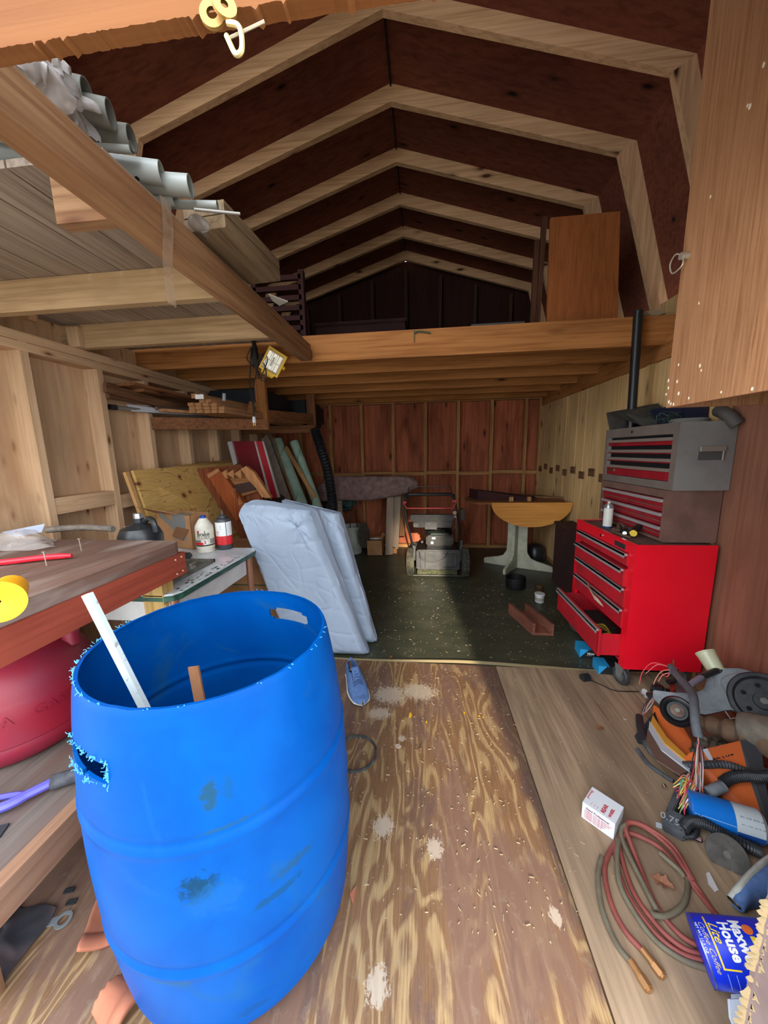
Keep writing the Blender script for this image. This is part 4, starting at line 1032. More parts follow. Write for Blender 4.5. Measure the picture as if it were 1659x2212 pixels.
# bucket with rods
bk0 = V((-.90,4.30,.003))
bu = thing('bucket', 'white plastic bucket at the back wall with rods standing in it', 'bucket', bk0)
MB().lathe([(.115,0),(.12,.004),(.142,.30),(.146,.30),(.148,.315),(.150,.335),(.146,.35),(.14,.35),(.136,.30),(.112,.01)], bk0, n=40, cap1=True).build('pail', plain('dirty_white', '#b4b8aa', .5, c2='#9c9e90', sc=8), bu, smooth_=40)
for x, l in ((-.93,'left of two thin dark rods standing in the white bucket'),(-.84,'right of two thin dark rods standing in the white bucket')):
    tag(MB().cyl((x+.02,4.28,.05), (x,4.36,.78), .006, n=8).build('thin_rod', plain('rod_dark', '#2a2422', .6)), l, 'rod', 'rods in the bucket')
dc = at(786,1156,'y',4.15)
tag(MB().cyl(dc+V((-.0097,.0025,-.001)), dc+V((.0097,-.0025,.001)), .155, n=48).build('round_lid', plain('grey_stone', '#5c5850', .85, c2='#4a463e', sc=22, bmp=.2), bev=.004), 'grey round disc leaning against the white bucket', 'disc').scale = (1,1,1)
kb = thing('small_carton', 'small open cardboard carton on the floor at the back wall', 'box', V((-.60,4.22,0)))
mb = MB(); x0,x1,y0,y1 = -.69,-.50,4.18,4.38
mb.box(x0,x1,y0,y0+.004,.003,.19); mb.box(x0,x1,y1-.004,y1,.003,.19); mb.box(x0,x0+.004,y0,y1,.003,.19); mb.box(x1-.004,x1,y0,y1,.003,.19); mb.box(x0,x1,y0,y1,.003,.007); mb.build('carton', kr, kb, smooth_=0)
MB().lathe([(.055,0),(.07,0),(.07,.01),(.055,.01)], V((-.59,4.26,.19)), (0,.3,1), n=30, cap0=False, cap1=False).build('white_ring', plain('white_plastic', '#d0d0cc', .4), kb)
tag(MB().beam(V((-.58,4.44,.10)), V((-.50,4.44,.23)), .04, .04).build('wood_block', pine('z'), smooth_=0), 'wood offcut standing behind the small carton', 'offcut')
# ------------------------------------------------------------------ grey fabric cover
gcv = thing('covered_cushion', 'tall pale grey fabric-covered cushion slab slumped against the enamel table', 'cushion', (-.7,2.0,0))
gfab = plain('grey_fabric', '#9caabd', .6, c2='#93a1b5', sc=5, bmp=.03)
def slab(c8, nu, nv, nw, seed, amp, name, par, m, pull=()):
    """rounded, wrinkled soft slab; c8 = front TL,TR,BR,BL then back TL,TR,BR,BL"""
    F, Bk = [V(p) for p in c8[:4]], [V(p) for p in c8[4:]]
    def tri(u, v, w):
        f = F[0].lerp(F[1],u).lerp(F[3].lerp(F[2],u),v); b = Bk[0].lerp(Bk[1],u).lerp(Bk[3].lerp(Bk[2],u),v)
        return f.lerp(b, w)
    cen = tri(.5,.5,.5)
    bm = bmesh.new(); G = {}
    def vert(i, j, k):
        if (i,j,k) not in G:
            u, v, w = i/nu, j/nv, k/nw
            # round the edges
            a, b, c = 2*u-1, 2*v-1, 2*w-1
            e = max(0, abs(a)-.86)/.14; g = max(0, abs(b)-.90)/.10
            c2_ = c*(1-.55*e*e)*(1-.55*g*g)
            u2 = .5+.5*a*(1-.035*abs(c)**2*0); 
            p = tri(u2, v, .5+.5*c2_)
            n = (F[1]-F[0]).cross(F[3]-F[0]).normalized()
            wr = noise.noise(V((u*2.3+v*1.2, v*2.0-u*.6, seed)))*amp*.8
            def crease(fu, fv, off, wd):
                n1 = noise.noise(V((u*fu+v*off, v*fv-u*off*.6, seed*1.7+fu)))
                return math.exp(-(n1/wd)**2)
            msk = .5+.5*noise.noise(V((u*1.7, v*1.5, seed+9)))
            tp = max(0, 1-v*4)
            h = wr + amp*.95*crease(2.0, 4.6, 2.2, .05)*msk + amp*.7*crease(3.2, 9.0, -3.0, .06)*(msk*.8+tp)
            for (pu, pv, ps_) in pull:
                du, dv = u-pu, v-pv; d = math.hypot(du, dv*1.6); an = math.atan2(dv, du)
                h += ps_*math.exp(-d*7)*math.sin(an*7+seed)*.6
            sgn = -1 if c < 0 else 1
            bul = .018*math.cos(a*1.5)*math.cos(b*1.3)
            p = p - n*(h+bul)*(-1 if sgn < 0 else 1)*(-1 if flip else 1) if abs(c) > .99 else p + V((noise.noise(p*6)*amp*.6, 0, noise.noise(p*6+V((3,3,3)))*amp))
            G[(i,j,k)] = bm.verts.new(p)
        return G[(i,j,k)]
    flip = False
    nrm = (F[1]-F[0]).cross(F[3]-F[0])
    def q4(a, b, c, d):
        try: bm.faces.new([vert(*a), vert(*b), vert(*c), vert(*d)])
        except ValueError: pass
    for i in range(nu):
        for j in range(nv):
            for k in (0, nw): q4((i,j,k),(i+1,j,k),(i+1,j+1,k),(i,j+1,k))
    for i in range(nu):
        for k in range(nw):
            for j in (0, nv): q4((i,j,k),(i+1,j,k),(i+1,j,k+1),(i,j,k+1))
    for j in range(nv):
        for k in range(nw):
            for i in (0, nu): q4((i,j,k),(i,j+1,k),(i,j+1,k+1),(i,j,k+1))
    mbx = MB(); mbx.b.free(); mbx.b = bm
    return mbx.build(name, m, par, smooth_=75)
TL, TR = at(503,1096,'y',1.93), at(640,1092,'y',1.93)
TL = V((-1.10,1.90,.955)); 
TL = at(500,1098,'y',1.90); TR = at(655,1108,'y',1.95); BR = V((-.345,1.985,.012)); BL = V((-.83,1.95,.012))
th_ = V((.06,.16,.035))
slab([TL,TR,BR,BL, TL+V((.13,.14,.055)),TR+V((.06,.14,.02)),BR+V((.0,.12,0)),BL+V((.0,.12,0))], 90, 110, 10, 2.3, .010, 'front_section', gcv, gfab, pull=((.82,.10,.016),(.25,.02,.008)))
T2L, T2R, B2R, B2L = at(600,1082,'y',2.10), at(727,1112,'y',2.12), V((-.31,2.14,.012)), V((-.75,2.10,.012))
slab([T2L,T2R,B2R,B2L, T2L+V((.02,.12,.0)),T2R+V((.02,.12,0)),B2R+V((.0,.10,0)),B2L+V((0,.10,0))], 70, 90, 8, 5.1, .012, 'rear_section', gcv, gfab, pull=((.9,.07,.014),(.55,.02,.01)))
# fruit box under the enamel table
ab = thing('fruit_carton', 'cardboard fruit carton printed with a red apple under the enamel table', 'carton', (-1.1,2.2,0))
MB().box(-1.5,-.84,2.13,2.145,.3,.66).build('carton', kr, ab, smooth_=0)
MB().box(-1.5,-.84,2.145,2.40,.011,.66).build('carton_back', kr, ab, smooth_=0)
gg = plain('print_green', '#3e5a3c', .7)
ap = at(578,1250,'y',2.129); u_ = mpp(ap)
mb = MB()
mb.prism([ap+V((.028*math.cos(t)*(1+.12*math.cos(2*t)), 0, .020*math.sin(t)*(1-.22*max(0,math.sin(t))**8)) ) for t in [k*.2618 for k in range(24)]], (0,-.0008,0))
mb.build('apple_print', plain('print_red', '#a83038', .7), ab, smooth_=0)
mb = MB(); mb.prism([ap+V(p) for p in ((.002,0,.016),(.004,0,.034),(.012,0,.046),(.016,0,.036),(.010,0,.024))], (0,-.001,0)); mb.build('leaf_print', gg, ab, smooth_=0)
MB().box(-1.45,-.85,2.126,2.129,ap.z-.05,ap.z-.043).box(-1.45,-.85,2.126,2.129,.645,.655).build('line_print', gg, ab, smooth_=0)
# ------------------------------------------------------------------ lawn mower seen from behind
mw = thing('lawn_mower', 'black push lawn mower with folded-up handle standing at the back wall', 'lawn mower', (.13,3.6,0))
mbk = plain('mower_black', '#1a1b1d', .35, c2='#2a2a2a', sc=20); mgr = plain('mower_grey', '#48484b', .45, c2='#303032', sc=12)
tire = plain('tyre', '#2a2a28', .85, c2='#5c5a48', sc=18, bmp=.5); rim_ = plain('wheel_rim', '#8a8468', .6, c2='#9aa060', sc=10)
for x, y, r_ in ((-.13,3.50,.145),(.42,3.50,.145),(-.10,4.08,.10),(.39,4.08,.10)):
    s_ = -1 if x < .1 else 1
    w_ = MB().lathe([(r_*.80,-.032),(r_*.97,-.030),(r_,-.018),(r_,.018),(r_*.97,.030),(r_*.80,.032)], (x,y,r_+.003), (1,0,0), n=40).build('wheel', tire, mw)
    mb = MB(); mb.lathe([(.02,-.036),(.03,-.036),(r_*.55,-.026),(r_*.78,-.034),(r_*.8,-.034),(r_*.8,.034),(r_*.55,.028),(.03,.036),(.02,.036)], (x,y,r_+.003), (1,0,0), n=32)
    mb.build('hub', rim_ if x < 0 else tire, w_, smooth_=30)
mb = MB(); mb.box(-.07,.36,3.56,4.14,.11,.22); mb.box(-.04,.33,4.14,4.2,.11,.2)
mb.build('deck', mbk, mw, bev=.02)
MB().box(-.07,.37,3.50,3.54,.06,.27).build('rear_flap', mgr, mw, bev=.012)
mb = MB(); 
for x in (-.03,.02,.30,.34): mb.box(x-.004,x+.004,3.492,3.50,.08,.25)
mb.box(.20,.33,3.492,3.5,.09,.10); mb.box(.20,.33,3.492,3.5,.23,.24)
mb.build('flap_rib', mbk, mw, bev=.002)
grs = plain('dried_grass', '#5a5c40', .95, c2='#3c3c2e', sc=60, bmp=.8)
mb = MB(); mb.grid(lambda u, v: V((-.06+.40*u, 3.49-.03*math.sin(v*3.14)+.012*noise.noise(V((u*30,v*5,0))), .012+.055*v)), 60, 6); mb.build('grass_clump', grs, mw, smooth_=0)['kind'] = 'stuff'
MB().cyl((-.12,3.47,.012),(.40,3.47,.012),.006,n=8).build('trailing_bar', mgr, mw)
# engine
eg = MB().box(.04,.30,3.62,3.98,.22,.38).box(.06,.28,3.60,3.66,.30,.42).build('engine', mbk, mw, bev=.018)
MB().lathe([(.15,0),(.15,.05),(.11,.085),(.04,.09)], (.17,3.85,.36), n=36).build('engine_cowl', mbk, eg, smooth_=35)
MB().box(.03,.31,3.585,3.62,.29,.40).build('fuel_tank', mbk, eg, bev=.015)
MB().box(.09,.125,3.578,3.586,.365,.385).box(.08,.105,3.578,3.586,.315,.34).build('sticker', wh, eg, smooth_=0)
MB().cyl((-.01,3.62,.33),(-.01,3.60,.33),.012).build('drain_plug', mgr, eg)
MB().box(.085,.20,3.59,3.63,.41,.425).build('warning_strip', plain('dark_green_sticker','#2c4034',.6), eg)
# handle
mb = MB(); mb.tube([(-.09,3.60,.20),(-.13,3.56,.40),(-.17,3.52,.60),(-.18,3.50,.80),(-.15,3.50,.835),(-.10,3.50,.84),(.23,3.50,.84),(.28,3.50,.835),(.305,3.50,.80),(.345,3.53,.60),(.37,3.56,.40),(.37,3.60,.20)], .012, 10, 6)
mb.build('handle', mbk, mw)
MB().tube([(-.17,3.495,.815),(-.15,3.49,.838),(-.10,3.49,.842),(.06,3.49,.842),(.23,3.49,.842),(.28,3.49,.838),(.30,3.495,.815)], .0165, 10, 6).build('foam_grip', plain('grip_black', '#0e0f12', .3), mw)
MB().tube([(-.15,3.49,.80),(-.14,3.44,.90),(-.10,3.42,.925),(.22,3.42,.925),(.27,3.44,.90),(.285,3.49,.80)], .004, 8, 6).build('bail_bar', mbk, mw)
rdm2 = plain('mower_red', '#b0202c', .4)
mb = MB(); mb.cyl((-.16,3.48,.705),(.29,3.48,.705),.006,n=10); mb.tube([(-.16,3.48,.705),(-.185,3.48,.74),(-.20,3.48,.77)],.006,8); mb.tube([(.29,3.48,.705),(.315,3.48,.75),(.32,3.48,.78)],.006,8)
mb.build('drive_lever', rdm2, mw)
mb = MB(); mb.box(-.20,-.165,3.475,3.50,.755,.775); mb.box(.29,.33,3.475,3.5,.765,.785); mb.build('lever_pivot', rdm2, mw, bev=.003)
MB().box(-.13,.31,3.55,3.63,.555,.625).box(-.10,.29,3.56,3.62,.49,.56).build('battery_tray', mbk, mw, bev=.01)
MB().box(.02,.14,3.545,3.555,.475,.55).build('tray_panel', mgr, mw, bev=.004); MB().box(-.10,-.05,3.545,3.555,.50,.54).build('tray_panel', mgr, mw, bev=.004)
mb = MB(); mb.tube([(-.04,3.5,.25),(-.02,3.47,.19),(.09,3.46,.155),(.20,3.47,.19),(.25,3.5,.25)], .004, 6, 8); mb.tube([(.29,3.52,.58),(.31,3.5,.48),(.27,3.52,.42),(.2,3.53,.47)], .004, 6, 8)
mb.tube([(.31,3.5,.74),(.34,3.5,.60),(.36,3.52,.45),(.37,3.55,.30)], .005, 6, 6); mb.build('control_cable', rc, mw)
MB().tube([(.30,3.51,.68),(.33,3.49,.58),(.31,3.5,.50),(.29,3.52,.47)], .003, 6, 6).build('red_cable', plain('dull_red_cable','#7a3a3c',.5), mw)
MB().cyl((.31,3.475,.66),(.31,3.495,.66),.018).cyl((.315,3.475,.62),(.315,3.495,.62),.012).build('knob', plain('brass_dull','#8a8070',.4,.6), mw)
MB().box(.37,.40,3.56,3.64,.14,.36).build('handle_bracket', mgr, mw, bev=.004); MB().box(-.11,-.08,3.56,3.64,.14,.30).build('handle_bracket', mgr, mw, bev=.004)
MB().box(.38,.42,3.58,3.66,.56,.68).build('cable_guard', mbk, mw, bev=.01)

# ------------------------------------------------------------------ drop-leaf table
tb = thing('drop_leaf_table', 'round drop-leaf table with white cross pedestal, its front leaf hanging down', 'table', (.93,3.77,0))
tz, tc, tr_ = .755, V((.925,3.77,0)), .485
tm_ = wood('oak_leaf', '#dc9a4c', '#c2823a', 'x', knots=False, fine=.9); tmd = wood('table_top_wood', '#8a5a34', '#6e4426', 'x', knots=False)
yf = 3.52
half = math.sqrt(tr_**2-(tc.y-yf)**2)
a0 = math.atan2(yf-tc.y, half)
pts = [V((tc.x+tr_*math.cos(a), tc.y+tr_*math.sin(a), tz-.02)) for a in [a0+(math.pi-2*a0)*k/40 for k in range(41)]]
MB().prism(pts, (0,0,.02)).build('top', tmd, tb, bev=.004, smooth_=0)
hw = (at(1236,1083,'y',yf).x-at(1060,1088,'y',yf).x)/2; lc = at(1148,1086,'y',yf); drop = .235
pts = [V((lc.x+hw*math.cos(t), yf-.012-.03*math.sin(t), tz-.004-drop*math.sin(t)**1.0)) for t in [math.pi*k/40 for k in range(41)]]
MB().prism(pts, (0,.018,0)).build('drop_leaf', tm_, tb, bev=.003, smooth_=0)
wp_ = plain('cream_white_paint', '#b8b6a0', .5, c2='#a09e88', sc=12)
pc = V((1.0,3.80,0))
for f in ((.69,3.97),(1.33,3.66),(.82,3.56),(1.18,4.05)):
    d = V((f[0],f[1],0))-pc; L = d.length; d.normalize(); n_ = V((-d.y,d.x,0))
    pr = [(0,.0),(L,.0),(L,.05),(L-.02,.062),(.20,.095),(.14,.12),(.105,.18),(.10,.30),(.10,tz-.02),(0,tz-.02)]
    MB().prism([pc+d*a+V((0,0,z+.003))-n_*.014 for a, z in pr], n_*.028).build('pedestal_foot', wp_, tb, bev=.004, smooth_=0)
mv = plain('dark_maroon', '#3c1a20', .5)
mbd = wood('maroon_board', '#3c1c1c', '#2a1214', 'x', knots=False)
q0, q1 = at(1005,1057,'y',3.95), at(1150,1079,'y',3.75)
tag(MB().hexa([V((.50,3.90,tz+.002)),V((.56,3.70,tz+.002)),V((1.12,3.62,tz+.002)),V((1.15,3.80,tz+.002)),V((.50,3.90,tz+.10)),V((.56,3.70,tz+.10)),V((1.12,3.62,tz+.022)),V((1.15,3.80,tz+.022))]).build('wedge_board', mbd, smooth_=0),
    'dark maroon tapered board lying on the left side of the round table', 'board')
for k, (x, l) in enumerate(((.87,'left of two small wood blocks on the round table edge'),(1.04,'right of two small wood blocks on the round table edge'))):
    tag(MB().box(x-.018,x+.018,3.58,3.61,tz,tz+.045).build('wood_block', pine('z'), smooth_=0), l, 'block', 'blocks on the round table')
tag(MB().beam(V((1.10,3.9,tz+.01)), V((1.42,3.75,tz+.01)), .03, .018).build('wood_strip', darkw('x'), smooth_=0), 'brown strip of wood lying at the right of the round table top', 'strip')
# dark objects beyond the table
db2 = thing('dark_crate', 'dark red-brown crate against the right wall behind the round table', 'crate', (1.2,3.2,0))
MB().box(1.25,1.40,2.80,3.45,.003,.56).build('crate_body', plain('crate_dark','#3c1a16',.85,c2='#2a120f'), db2, bev=.006, smooth_=0)
MB().box(1.24,1.41,2.79,3.46,.56,.585).build('crate_lid', plain('crate_dark','#3c1a16',.85,c2='#2a120f'), db2, bev=.004, smooth_=0)
tag(MB().lathe([(.09,0),(.11,.01),(.11,.12),(.08,.17),(.03,.19)], V((1.28,4.1,.003)), n=24).build('black_jug', blk), 'dark jug on the floor behind the table pedestal', 'jug')
tn = at(1140,1290,'z',.003)
tag(MB().lathe([(.085,0),(.09,.01),(.088,.10),(.085,.10),(.085,.015)], at(1128,1268,'z',.003)+V((-.06,.0,0)), n=28).build('black_tub', plain('tub_black','#0c0c0c',.6)), 'black round tub on the dark floor in front of the table feet', 'tub')
gj = at(1165,1278,'z',.003)
gjt = thing('glass_jar', 'small amber-brown jar with a light lid just behind the white cup', 'jar', gj)
MB().lathe([(.03,0),(.034,.004),(.034,.045),(.030,.05)], gj, n=24).build('jar', plain('amber_jar','#4a3320',.3), gjt); MB().cyl(gj+V((0,0,.05)), gj+V((0,0,.062)), .032).build('lid', plain('dull_lid','#6a5236',.5,.3), gjt)
wc = at(1165,1300,'z',.003)
wct = thing('plastic_tub', 'small white plastic tub with lid on the dark floor by the wooden trough', 'tub', wc)
wpm = plain('white_plastic', '#d0d0cc', .4)
MB().lathe([(.032,0),(.034,.002),(.037,.062),(.034,.062)], wc, n=28).build('tub', wpm, wct); MB().lathe([(.040,0),(.040,.012),(.038,.014)], wc+V((0,0,.062)), n=28).build('lid', wpm, wct)
strip(wc, .0372, math.atan2(-wc.y,-wc.x)-1.2, math.atan2(-wc.y,-wc.x)+1.2, .018, .045, plain('tub_label','#a8a294',.5), 'label', wct)
# mitre box
mi = thing('mitre_box', 'red-brown wooden three-sided trough lying on the dark floor', 'mitre box', (.78,2.5,0))
f0, f1 = V((.745,2.345,.003)), V((.885,2.345,.003)); dd = V((-.085,.33,0))
mm = wood('mitre_wood', '#8a5644', '#663c30', 'y', knots=False)
for name, a, b_, h_ in (('side',f0,f0+V((.018,0,0)),.085),('side',f1-V((.018,0,0)),f1,.085),('base',f0+V((.018,0,0)),f1-V((.018,0,0)),.018)):
    MB().hexa([a,b_,b_+dd,a+dd,a+V((0,0,h_)),b_+V((0,0,h_)),b_+dd+V((0,0,h_)),a+dd+V((0,0,h_))]).build(name, mm, mi, bev=.001, smooth_=0)

# ------------------------------------------------------------------ red roller tool chest
rx0, rx1, ry0, ry1 = 1.035, 1.405, 1.80, 2.47
zb_, zt_ = .125, .79
red = plain('chest_red', '#f0142a', .32, c2='#e41026', sc=3, bmp=.02); redd = plain('chest_red_dusty', '#c81a2c', .5, c2='#aa2028', sc=10)
def chest_corner(x, y, z): return V((x, y, z))
ch = thing('roller_cabinet', 'red steel roller tool cabinet on casters, its bottom drawer pulled open', 'tool cabinet', (1.2,2.1,0))
mb = MB(); mb.box(rx0,rx1,ry0,ry0+.010,zb_,zt_); mb.box(rx0,rx1,ry1-.010,ry1,zb_,zt_); mb.box(rx1-.01,rx1-.001,ry0+.0102,ry1-.0102,zb_,zt_-.02); mb.box(rx0+.02,rx1-.0102,ry0+.0102,ry1-.0102,zb_,zb_+.012); mb.box(rx0+.0005,rx0+.014,ry0+.0102,ry0+.05,zb_,zt_-.056); mb.box(rx0+.0005,rx0+.014,ry1-.05,ry1-.0102,zb_,zt_-.056); mb.box(rx0+.0005,rx0+.014,ry0+.0102,ry1-.0102,zt_-.0555,zt_-.0005)
mb.build('cabinet_body', red, ch, smooth_=0)
MB().box(rx0+.006,rx1,ry0+.006,ry1-.006,zt_-.012,zt_-.004).build('cabinet_top', plain('dusty_top','#7a5a50',.8,c2='#5e4038',sc=12), ch, smooth_=0)
mb = MB(); mb.box(rx0-.001,rx0+.012,ry0,ry1,zt_-.004,zt_+.003); mb.box(rx0,rx1,ry0-.001,ry0+.006,zt_-.006,zt_+.002); mb.build('rim', red, ch, bev=.0015, smooth_=0)
MB().cyl((rx0+.001,2.13,zt_-.028),(rx0-.006,2.13,zt_-.028),.009).build('lock', plain('chrome','#cfcfcf',.15,1), ch)
MB().box(rx0-.003,rx0+.001,1.885,1.985,zt_-.046,zt_-.020).build('badge', plain('badge_dark','#4c4448',.4,.5), ch, smooth_=0)
pull = plain('drawer_pull', '#b0a8a6', .4, .3)
zz = [(.735,.665,.0),(.655,.555,.012),(.550,.440,.0),(.435,.325,0)]
for i, (z1, z0, out) in enumerate(zz):
    d = MB().box(rx0-.004-out,rx0+.25,ry0+.05,ry1-.05,z0,z1-.004).build('drawer', redd, ch, bev=.003, smooth_=0)
    MB().box(rx0-.020-out,rx0-.004-out,ry0+.052,ry1-.052,z1-.016,z1-.004).box(rx0-.020-out,rx0-.018-out,ry0+.052,ry1-.052,z1-.028,z1-.004).build('pull', pull, d, bev=.001, smooth_=0)
out = .11; z1, z0 = .320, .165
mb = MB(); X0 = rx0-out
mb.box(X0,X0+.012,ry0+.045,ry1-.045,z0,z1); mb.box(X0,rx0+.25,ry0+.055,ry0+.060,z0,z1-.03); mb.box(X0,rx0+.25,ry1-.060,ry1-.055,z0,z1-.03); mb.box(X0,rx0+.25,ry0+.055,ry1-.055,z0,z0+.004)
d = mb.build('drawer', redd, ch, bev=.001, smooth_=0)
MB().box(X0-.016,X0,ry0+.048,ry1-.048,z1-.012,z1+.001).box(X0-.016,X0-.013,ry0+.048,ry1-.048,z1-.026,z1).build('pull', pull, d, bev=.001, smooth_=0)
yc = thing('yellow_cord', 'tangle of yellow cord heaped in the open bottom drawer', 'cord', (rx0-.05,1.95,z0))
mb = MB(); random.seed(4); 
for k in range(7):
    c_ = V((rx0-.045+random.uniform(-.015,.015), 1.93+.05*random.random(), z0+.04+.012*k))
    mb.tube([c_+V((.035*math.cos(t), .06*math.sin(t), .008*math.sin(3*t+k))) for t in [q*.63 for q in range(11)]], .003, 6, 3)
mb.build('cord', plain('yellow_cord','#a08420',.6), yc)
tag(MB().box(rx0-.08,rx0+.1,2.05,2.30,z0+.005,z0+.06).build('tool_tray', plain('tray_dark','#2e2622',.7), bev=.01), 'dark case lying in the open bottom drawer', 'case')
# crumpled paper stuck out of the third drawer
pq = at(1290,1268,'x',rx0-.02)
mb = MB(); mb.grid(lambda u, v: V((rx0-.012-.045*math.sin(v*2.5)-.02*v, 2.17-.22*v+.035*(u-.5)*(1.6-v)*2, .415+.02*math.sin(v*3)+(u-.5)*.05*(1-v*.7)+.012*noise.noise(V((u*6,v*6,3))))), 8, 12)
tag(mb.build('paper_wad', plain('beige_paper','#c4a890',.8), smooth_=0, solid=.002), 'crumpled beige paper sticking out of a middle drawer of the red cabinet', 'paper')
# casters
def caster(x, y, sw=0):
    c = MB(); c.lathe([(.028,-.014),(.044,-.014),(.050,-.009),(.050,.009),(.044,.014),(.028,.014)], (x,y,.062), (math.cos(sw),math.sin(sw),0), n=32)
    w_ = c.build('caster_wheel', plain('caster_rubber','#2e2e30',.6,c2='#4a4846',sc=30), ch)
    MB().lathe([(.001,-.016),(.028,-.016),(.028,.016),(.001,.016)], (x,y,.062), (math.cos(sw),math.sin(sw),0), n=24).build('hub', plain('caster_hub','#6e706e',.4,.4), w_)
    M_ = Matrix.Translation((x,y,.062))@Matrix.Rotation(sw,4,'Z')
    MB().prism([M_@V(p) for p in ((-.019,-.012,-.008),(-.019,.012,-.008),(-.019,.03,.06),(-.019,-.03,.06))], M_.to_3x3()@V((.003,0,0))).prism([M_@V(p) for p in ((.016,-.012,-.008),(.016,.012,-.008),(.016,.03,.06),(.016,-.03,.06))], M_.to_3x3()@V((.003,0,0))).build('caster_fork', plain('zinc','#a8aaa8',.35,.7), w_, smooth_=0)
caster(rx0+.02, ry0+.045, .25); caster(rx0+.02, ry1-.07, .9); caster(rx1-.05, ry0+.05); caster(rx1-.05, ry1-.06)

# brown middle chest and dusty grey top chest
brn = plain('dusty_brown_steel', '#7a5a4e', .75, c2='#684a40', sc=9, bmp=.1); gst = plain('dusty_grey_steel', '#807c78', .7, c2='#736e6a', sc=7, bmp=.08); gbr = plain('grey_brown_steel', '#6c6058', .7, c2='#786a60', sc=9)
mx0, mx1, my0, my1 = 1.185, 1.425, 1.845, 2.50
mc = thing('intermediate_chest', 'dusty brown tool chest with red drawers between the red cabinet and the grey chest', 'tool chest', (1.3,2.1,zt_))
def shell(x0, x1, y0, y1, z0, z1, ft, fb, fs, m, par):
    mb = MB(); mb.box(x0,x1,y0,y0+.008,z0,z1); mb.box(x0,x1,y1-.008,y1,z0,z1); mb.box(x1-.008,x1,y0+.0082,y1-.0082,z0,z1-.0085); mb.box(x0,x1,y0+.0082,y1-.0082,z1-.008,z1)
    mb.box(x0,x0+.02,y0+.0082,y1-.0082,z1-ft,z1-.0082); mb.box(x0,x0+.02,y0+.0082,y1-.0082,z0,z0+fb); mb.box(x0,x0+.02,y0+.0082,y0+fs,z0+fb+.0002,z1-ft-.0002); mb.box(x0,x0+.02,y1-fs,y1-.0082,z0+fb+.0002,z1-ft-.0002)
    mb.box(x0+.03,x0+.034,y0+.0082,y1-.0082,z0+.001,z1-.0084)
    return mb.build('chest_body', m, par, smooth_=0)
shell(mx0, mx1, my0, my1, zt_+.004, 1.052, .038, .014, .032, brn, mc)
dzr = plain('drawer_red', '#a01c28', .45, c2='#861822', sc=12)
for z1, z0 in ((1.010,.945),(.940,.875),(.870,.812)):
    d = MB().box(mx0+.002,mx0+.02,my0+.032,my1-.032,z0,z1-.002).build('drawer', dzr, mc, smooth_=0)
    MB().box(mx0-.010,mx0+.002,my0+.034,my1-.034,z1-.020,z1-.004).build('pull', pull, d, bev=.001, smooth_=0)
    MB().box(mx0-.004,mx0+.002,my0+.034,my1-.034,z0+.018,z0+.022).build('drawer_line', brn, d, smooth_=0)
gx0, gx1, gy0, gy1 = 1.185, 1.43, 1.82, 2.49
gcst = thing('top_chest', 'dusty grey metal tool chest with a side handle, topmost of the stacked chests', 'tool chest', (1.3,2.1,1.055))
shell(gx0, gx1, gy0, gy1, 1.055, 1.375, .052, .040, .036, gst, gcst)
MB().box(gx0-.003,gx0-.0005,gy0+.001,gy1-.001,1.056,1.094).build('front_frame', gbr, gcst, smooth_=0)
MB().box(gx0-.003,gx0-.0005,gy0+.001,gy1-.001,1.324,1.374).build('front_frame', gbr, gcst, smooth_=0)
MB().box(gx0-.003,gx0-.0005,gy0+.001,gy0+.035,1.0945,1.3235).build('front_frame', gbr, gcst, smooth_=0)
MB().box(gx0-.003,gx0-.0005,gy1-.032,gy1-.001,1.0945,1.3235).build('front_frame', gbr, gcst, smooth_=0)
MB().cyl((gx0-.003,2.19,1.350),(gx0-.009,2.19,1.350),.008).build('lock', plain('chrome','#cfcfcf',.15,1), gcst)
for i, (z1, z0) in enumerate(((1.308,1.272),(1.250,1.228),(1.205,1.182),(1.158,1.098))):
    d = MB().box(gx0+.001,gx0+.0205,gy0+.038,gy1-.038,z0,z1-.014).build('drawer', dzr, gcst, smooth_=0)
    MB().box(gx0-.012,gx0+.004,gy0+.04,gy1-.040,z1-.016,z1).build('pull', plain('dusty_pull','#8c7c72',.6,.2), d, bev=.001, smooth_=0)
MB().box(gx0+.021,gx0+.0295,gy0+.037,gy1-.037,1.096,1.321).build('drawer_gap', plain('black_gap2','#0b0708',.9), gcst, smooth_=0)
MB().box(gx0-.003,gx0,2.36,2.44,1.118,1.132).build('badge', plain('chrome','#cfcfcf',.15,1), gcst, smooth_=0)
hz, hy = 1.235, gy0-.002
MB().box(1.278,1.378,hy,gy0,1.198,1.255).build('handle_plate', plain('plate_dark','#4a4846',.6), gcst, smooth_=0)
MB().box(1.276,1.384,hy-.012,hy-.002,1.238,1.262).box(1.376,1.382,hy-.008,hy-.001,1.195,1.24).build('side_handle', plain('handle_bright','#a8a49a',.3,.6), gcst, bev=.002, smooth_=0)
